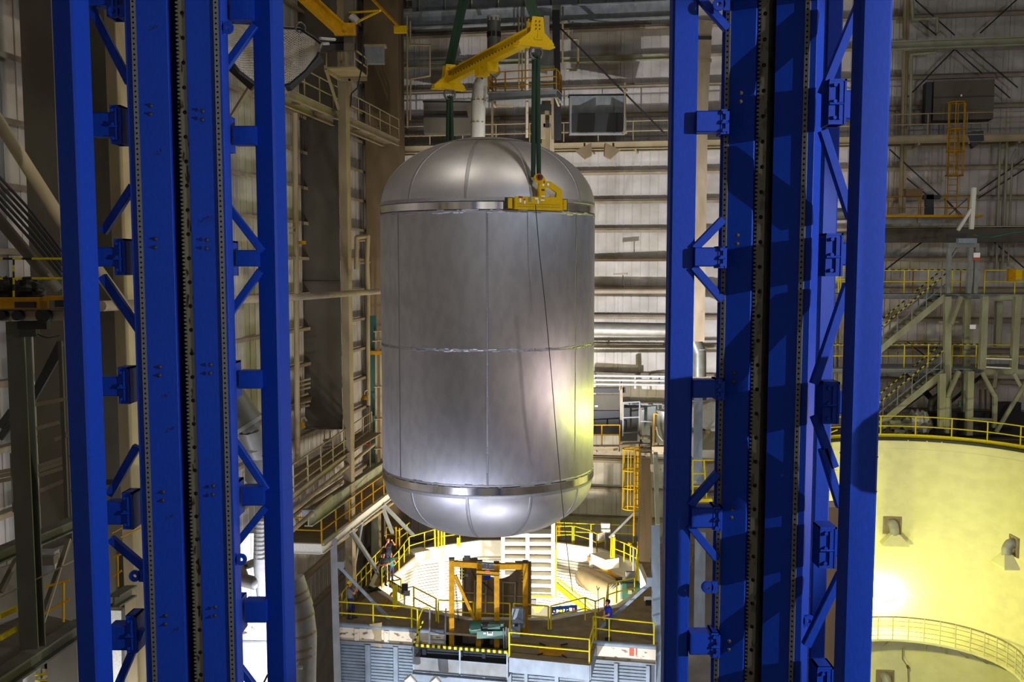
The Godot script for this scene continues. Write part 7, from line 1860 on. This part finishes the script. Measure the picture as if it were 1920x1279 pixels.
	sdf(fx.call(head), 0.008 * g, 0.02 * g, b)
	for h in hands: sdf(fx.call(h), 0.0055 * g, 0.008 * g, b)
	obj("body", b, M.skin, t)
	var wide = func(list: Array, r: float) -> Array:
		var o = []
		for e in list: o.append([e[0], e[1], e[2] + r, e[3] + r])
		return o
	b = B.new(); sdf(fx.call(wide.call(trunk, 0.016) + sleeve), 0.02 * g, 0.05 * g, b)
	obj("shirt", b, shirt, t)
	b = B.new(); sdf(fx.call(wide.call(leg, 0.016) + [[V.call(-0.075, 0.94, 0), V.call(0.075, 0.94, 0), 0.135, 0.135]]), 0.02 * g, 0.045 * g, b)
	obj("trousers", b, legs, t)
	for s in 2:
		b = B.new(); sdf(fx.call([shoe[s * 2], shoe[s * 2 + 1]]), 0.016 * g, 0.03 * g, b)
		obj("boot", b, M.dark, t)
	b = B.new(); sdf(fx.call([[H.call(0, 0.042, -0.03), H.call(0, 0.055, 0.012), 0.084, 0.082], [H.call(0, -0.01, -0.045), H.call(0, 0.03, -0.05), 0.066, 0.07]]), 0.012 * g, 0.03 * g, b)
	obj("hair", b, hair, t)
	for s in [-1.0, 1.0]:
		b = B.new(); b.ball(X.call(H.call(0.031 * s, 0.005, 0.083)), 0.010 * g, 8)
		obj("eye", b, M.dark, t)
	t.set_meta("head", 0); t.remove_meta("head")
	place["head"] = [X.call(hc), q * hq]
	return t
func people() -> void:
	M.skin = mat(Color(0.72, 0.45, 0.33), 0.6, 0.0, "")
	M.shirt_grey = mat(Color(0.42, 0.43, 0.45), 0.85, 0.0, "fine", Vector3(3, 3, 3))
	M.shirt_dark = mat(Color(0.16, 0.17, 0.18), 0.85, 0.0, "fine", Vector3(3, 3, 3))
	M.shirt_black = mat(Color(0.05, 0.055, 0.075), 0.85, 0.0, "fine", Vector3(3, 3, 3))
	M.shirt_blue = mat(Color(0.05, 0.18, 0.72), 0.8, 0.0, "fine", Vector3(3, 3, 3))
	M.shirt_teal = mat(Color(0.10, 0.47, 0.45), 0.8, 0.0, "fine", Vector3(3, 3, 3))
	M.jeans = mat(Color(0.10, 0.14, 0.32), 0.85, 0.0, "fine", Vector3(3, 3, 3))
	M.slacks = mat(Color(0.17, 0.19, 0.18), 0.85, 0.0, "fine", Vector3(3, 3, 3))
	M.hair_dark = mat(Color(0.08, 0.06, 0.05), 0.7, 0.0, "")
	M.hair_brown = mat(Color(0.28, 0.13, 0.08), 0.7, 0.0, "")
	M.hair_grey = mat(Color(0.62, 0.58, 0.54), 0.7, 0.0, "")
	var b: B
	# man in a yellow hard hat, both hands raised before his face
	var up = [[Vector3(0.22, 1.24, 0.24), Vector3(0.10, 1.46, 0.30), Vector3(-1, 0, 0.2), 0.7], [Vector3(-0.22, 1.24, 0.24), Vector3(-0.10, 1.46, 0.30), Vector3(1, 0, 0.2), 0.7]]
	var p = person("man in a yellow hard hat, grey T-shirt and blue jeans, hands raised to his face", L(658, 1160), 1.45, 1.78, {"arms": up, "feet": [Vector3(0.1, 0, 0.10), Vector3(-0.1, 0, -0.06)], "nod": -0.25, "lean": Vector3(0, 0, -0.04)}, M.shirt_grey, M.jeans, M.hair_dark)
	var hd: Array = place["head"]
	b = B.new()
	b.lathe_at(hd[0] + hd[1] * Vector3(0, 0.045, -0.012), [Vector2(0.125, -0.004), Vector2(0.122, 0.006), Vector2(0.11, 0.03), Vector2(0.094, 0.075), Vector2(0.05, 0.105), Vector2(0, 0.112)], 20, 0, TAU, hd[1].orthonormalized())
	b.box(hd[0] + hd[1] * Vector3(0, 0.045, 0.13), Vector3(0.13, 0.012, 0.09), hd[1].orthonormalized())
	b.box(hd[0] + hd[1] * Vector3(0, 0.13, -0.01), Vector3(0.025, 0.05, 0.2), hd[1].orthonormalized())
	obj("hard_hat", b, M.yellow, p)
	# the group behind the pit's left rail
	p = person("person in a black T-shirt and jeans, hands lifted to the forehead, hindmost of the group", L(728, 1068), 0.75, 1.76, {"arms": [[Vector3(0.33, 1.33, 0.16), Vector3(0.15, 1.56, 0.17), Vector3(-0.6, 0.3, 0.6), 0.6], [Vector3(-0.33, 1.33, 0.16), Vector3(-0.15, 1.56, 0.17), Vector3(0.6, 0.3, 0.6), 0.6]], "nod": -0.2}, M.shirt_black, M.jeans, M.hair_brown)
	p = person("dark haired person in a dark grey T-shirt with folded arms at the pit rail", L(719, 1099), 0.6, 1.76, {"arms": [[Vector3(0.26, 1.14, 0.08), Vector3(0.02, 1.17, 0.22), Vector3(0, -0.2, -1), 0.5, Vector3(-1, 0.1, 0)], [Vector3(-0.26, 1.14, 0.08), Vector3(-0.02, 1.13, 0.25), Vector3(0, -0.2, -1), 0.5, Vector3(1, 0.15, -0.05)]]}, M.shirt_dark, M.slacks, M.hair_dark)
	p = person("shorter grey haired person in a teal shirt and jeans at the pit rail", L(733, 1090), 0.9, 1.5, {"arms": [[Vector3(0.25, 1.14, 0.12), Vector3(0.07, 1.32, 0.25), Vector3(-1, 0, -0.3), 0.7], [Vector3(-0.25, 1.14, 0.12), Vector3(-0.07, 1.32, 0.25), Vector3(1, 0, -0.3), 0.7]]}, M.shirt_teal, M.jeans, M.hair_grey)
	# man in blue with a pole
	var at = L(1142, 1200)
	p = person("man in a blue T-shirt and dark trousers holding an upright pole by the front rail", at, -1.35, 1.82, {"arms": [[Vector3(0.25, 1.17, 0.10), Vector3(0.13, 1.07, 0.32), Vector3(0, -1, 0), 0.5], [Vector3(-0.25, 1.20, 0.14), Vector3(-0.10, 1.27, 0.36), Vector3(1, 0, 0.2), 1.15]], "look": 0.15, "nod": 0.08, "lean": Vector3(0, 0, 0.05)}, M.shirt_blue, M.slacks, M.hair_dark)
	hd = place["head"]
	b = B.new()
	for s in [-1.0, 1.0]: b.lathe_at(hd[0] + hd[1] * Vector3(0.085 * s, -0.01, -0.01), [Vector2(0, -0.02), Vector2(0.04, -0.016), Vector2(0.045, 0.0), Vector2(0.035, 0.016), Vector2(0, 0.02)], 12, 0, TAU, hd[1].orthonormalized() * Basis(Vector3(0, 0, 1), PI / 2))
	b.torus(hd[0] + hd[1] * Vector3(0, -0.005, -0.01), hd[1].orthonormalized() * Basis(Vector3.RIGHT, PI / 2), 0.1, 0.01, 14, PI, TAU)
	obj("ear_muffs", b, M.black, p)
	var q = Basis(Vector3.UP, -1.35)
	var foot = at + q * Vector3(-0.07, 0.0, 0.44) * 1.04
	var pole = thing("pole", "long thin pole with a forked tip held by the man in blue", "pole", foot)
	b = B.new(); b.tube(foot, foot + Vector3(-0.02, 1.75, 0), 0.017, 8)
	obj("shaft", b, M.brown, pole)
	b = B.new(); b.tube(foot + Vector3(-0.02, 1.75, 0), foot + Vector3(-0.04, 2.25, 0), 0.013, 8)
	b.bar(foot + Vector3(-0.04, 2.22, 0), foot + Vector3(-0.11, 2.42, 0), 0.03, 0.03); b.bar(foot + Vector3(-0.04, 2.22, 0), foot + Vector3(0.02, 2.36, 0), 0.03, 0.03)
	obj("forked_tip", b, M.dark, pole)
	b = B.new(); b.tube(foot + Vector3(-0.01, 1.28, 0), foot + Vector3(-0.012, 1.42, 0), 0.024, 8)
	obj("grip", b, M.dark, pole)
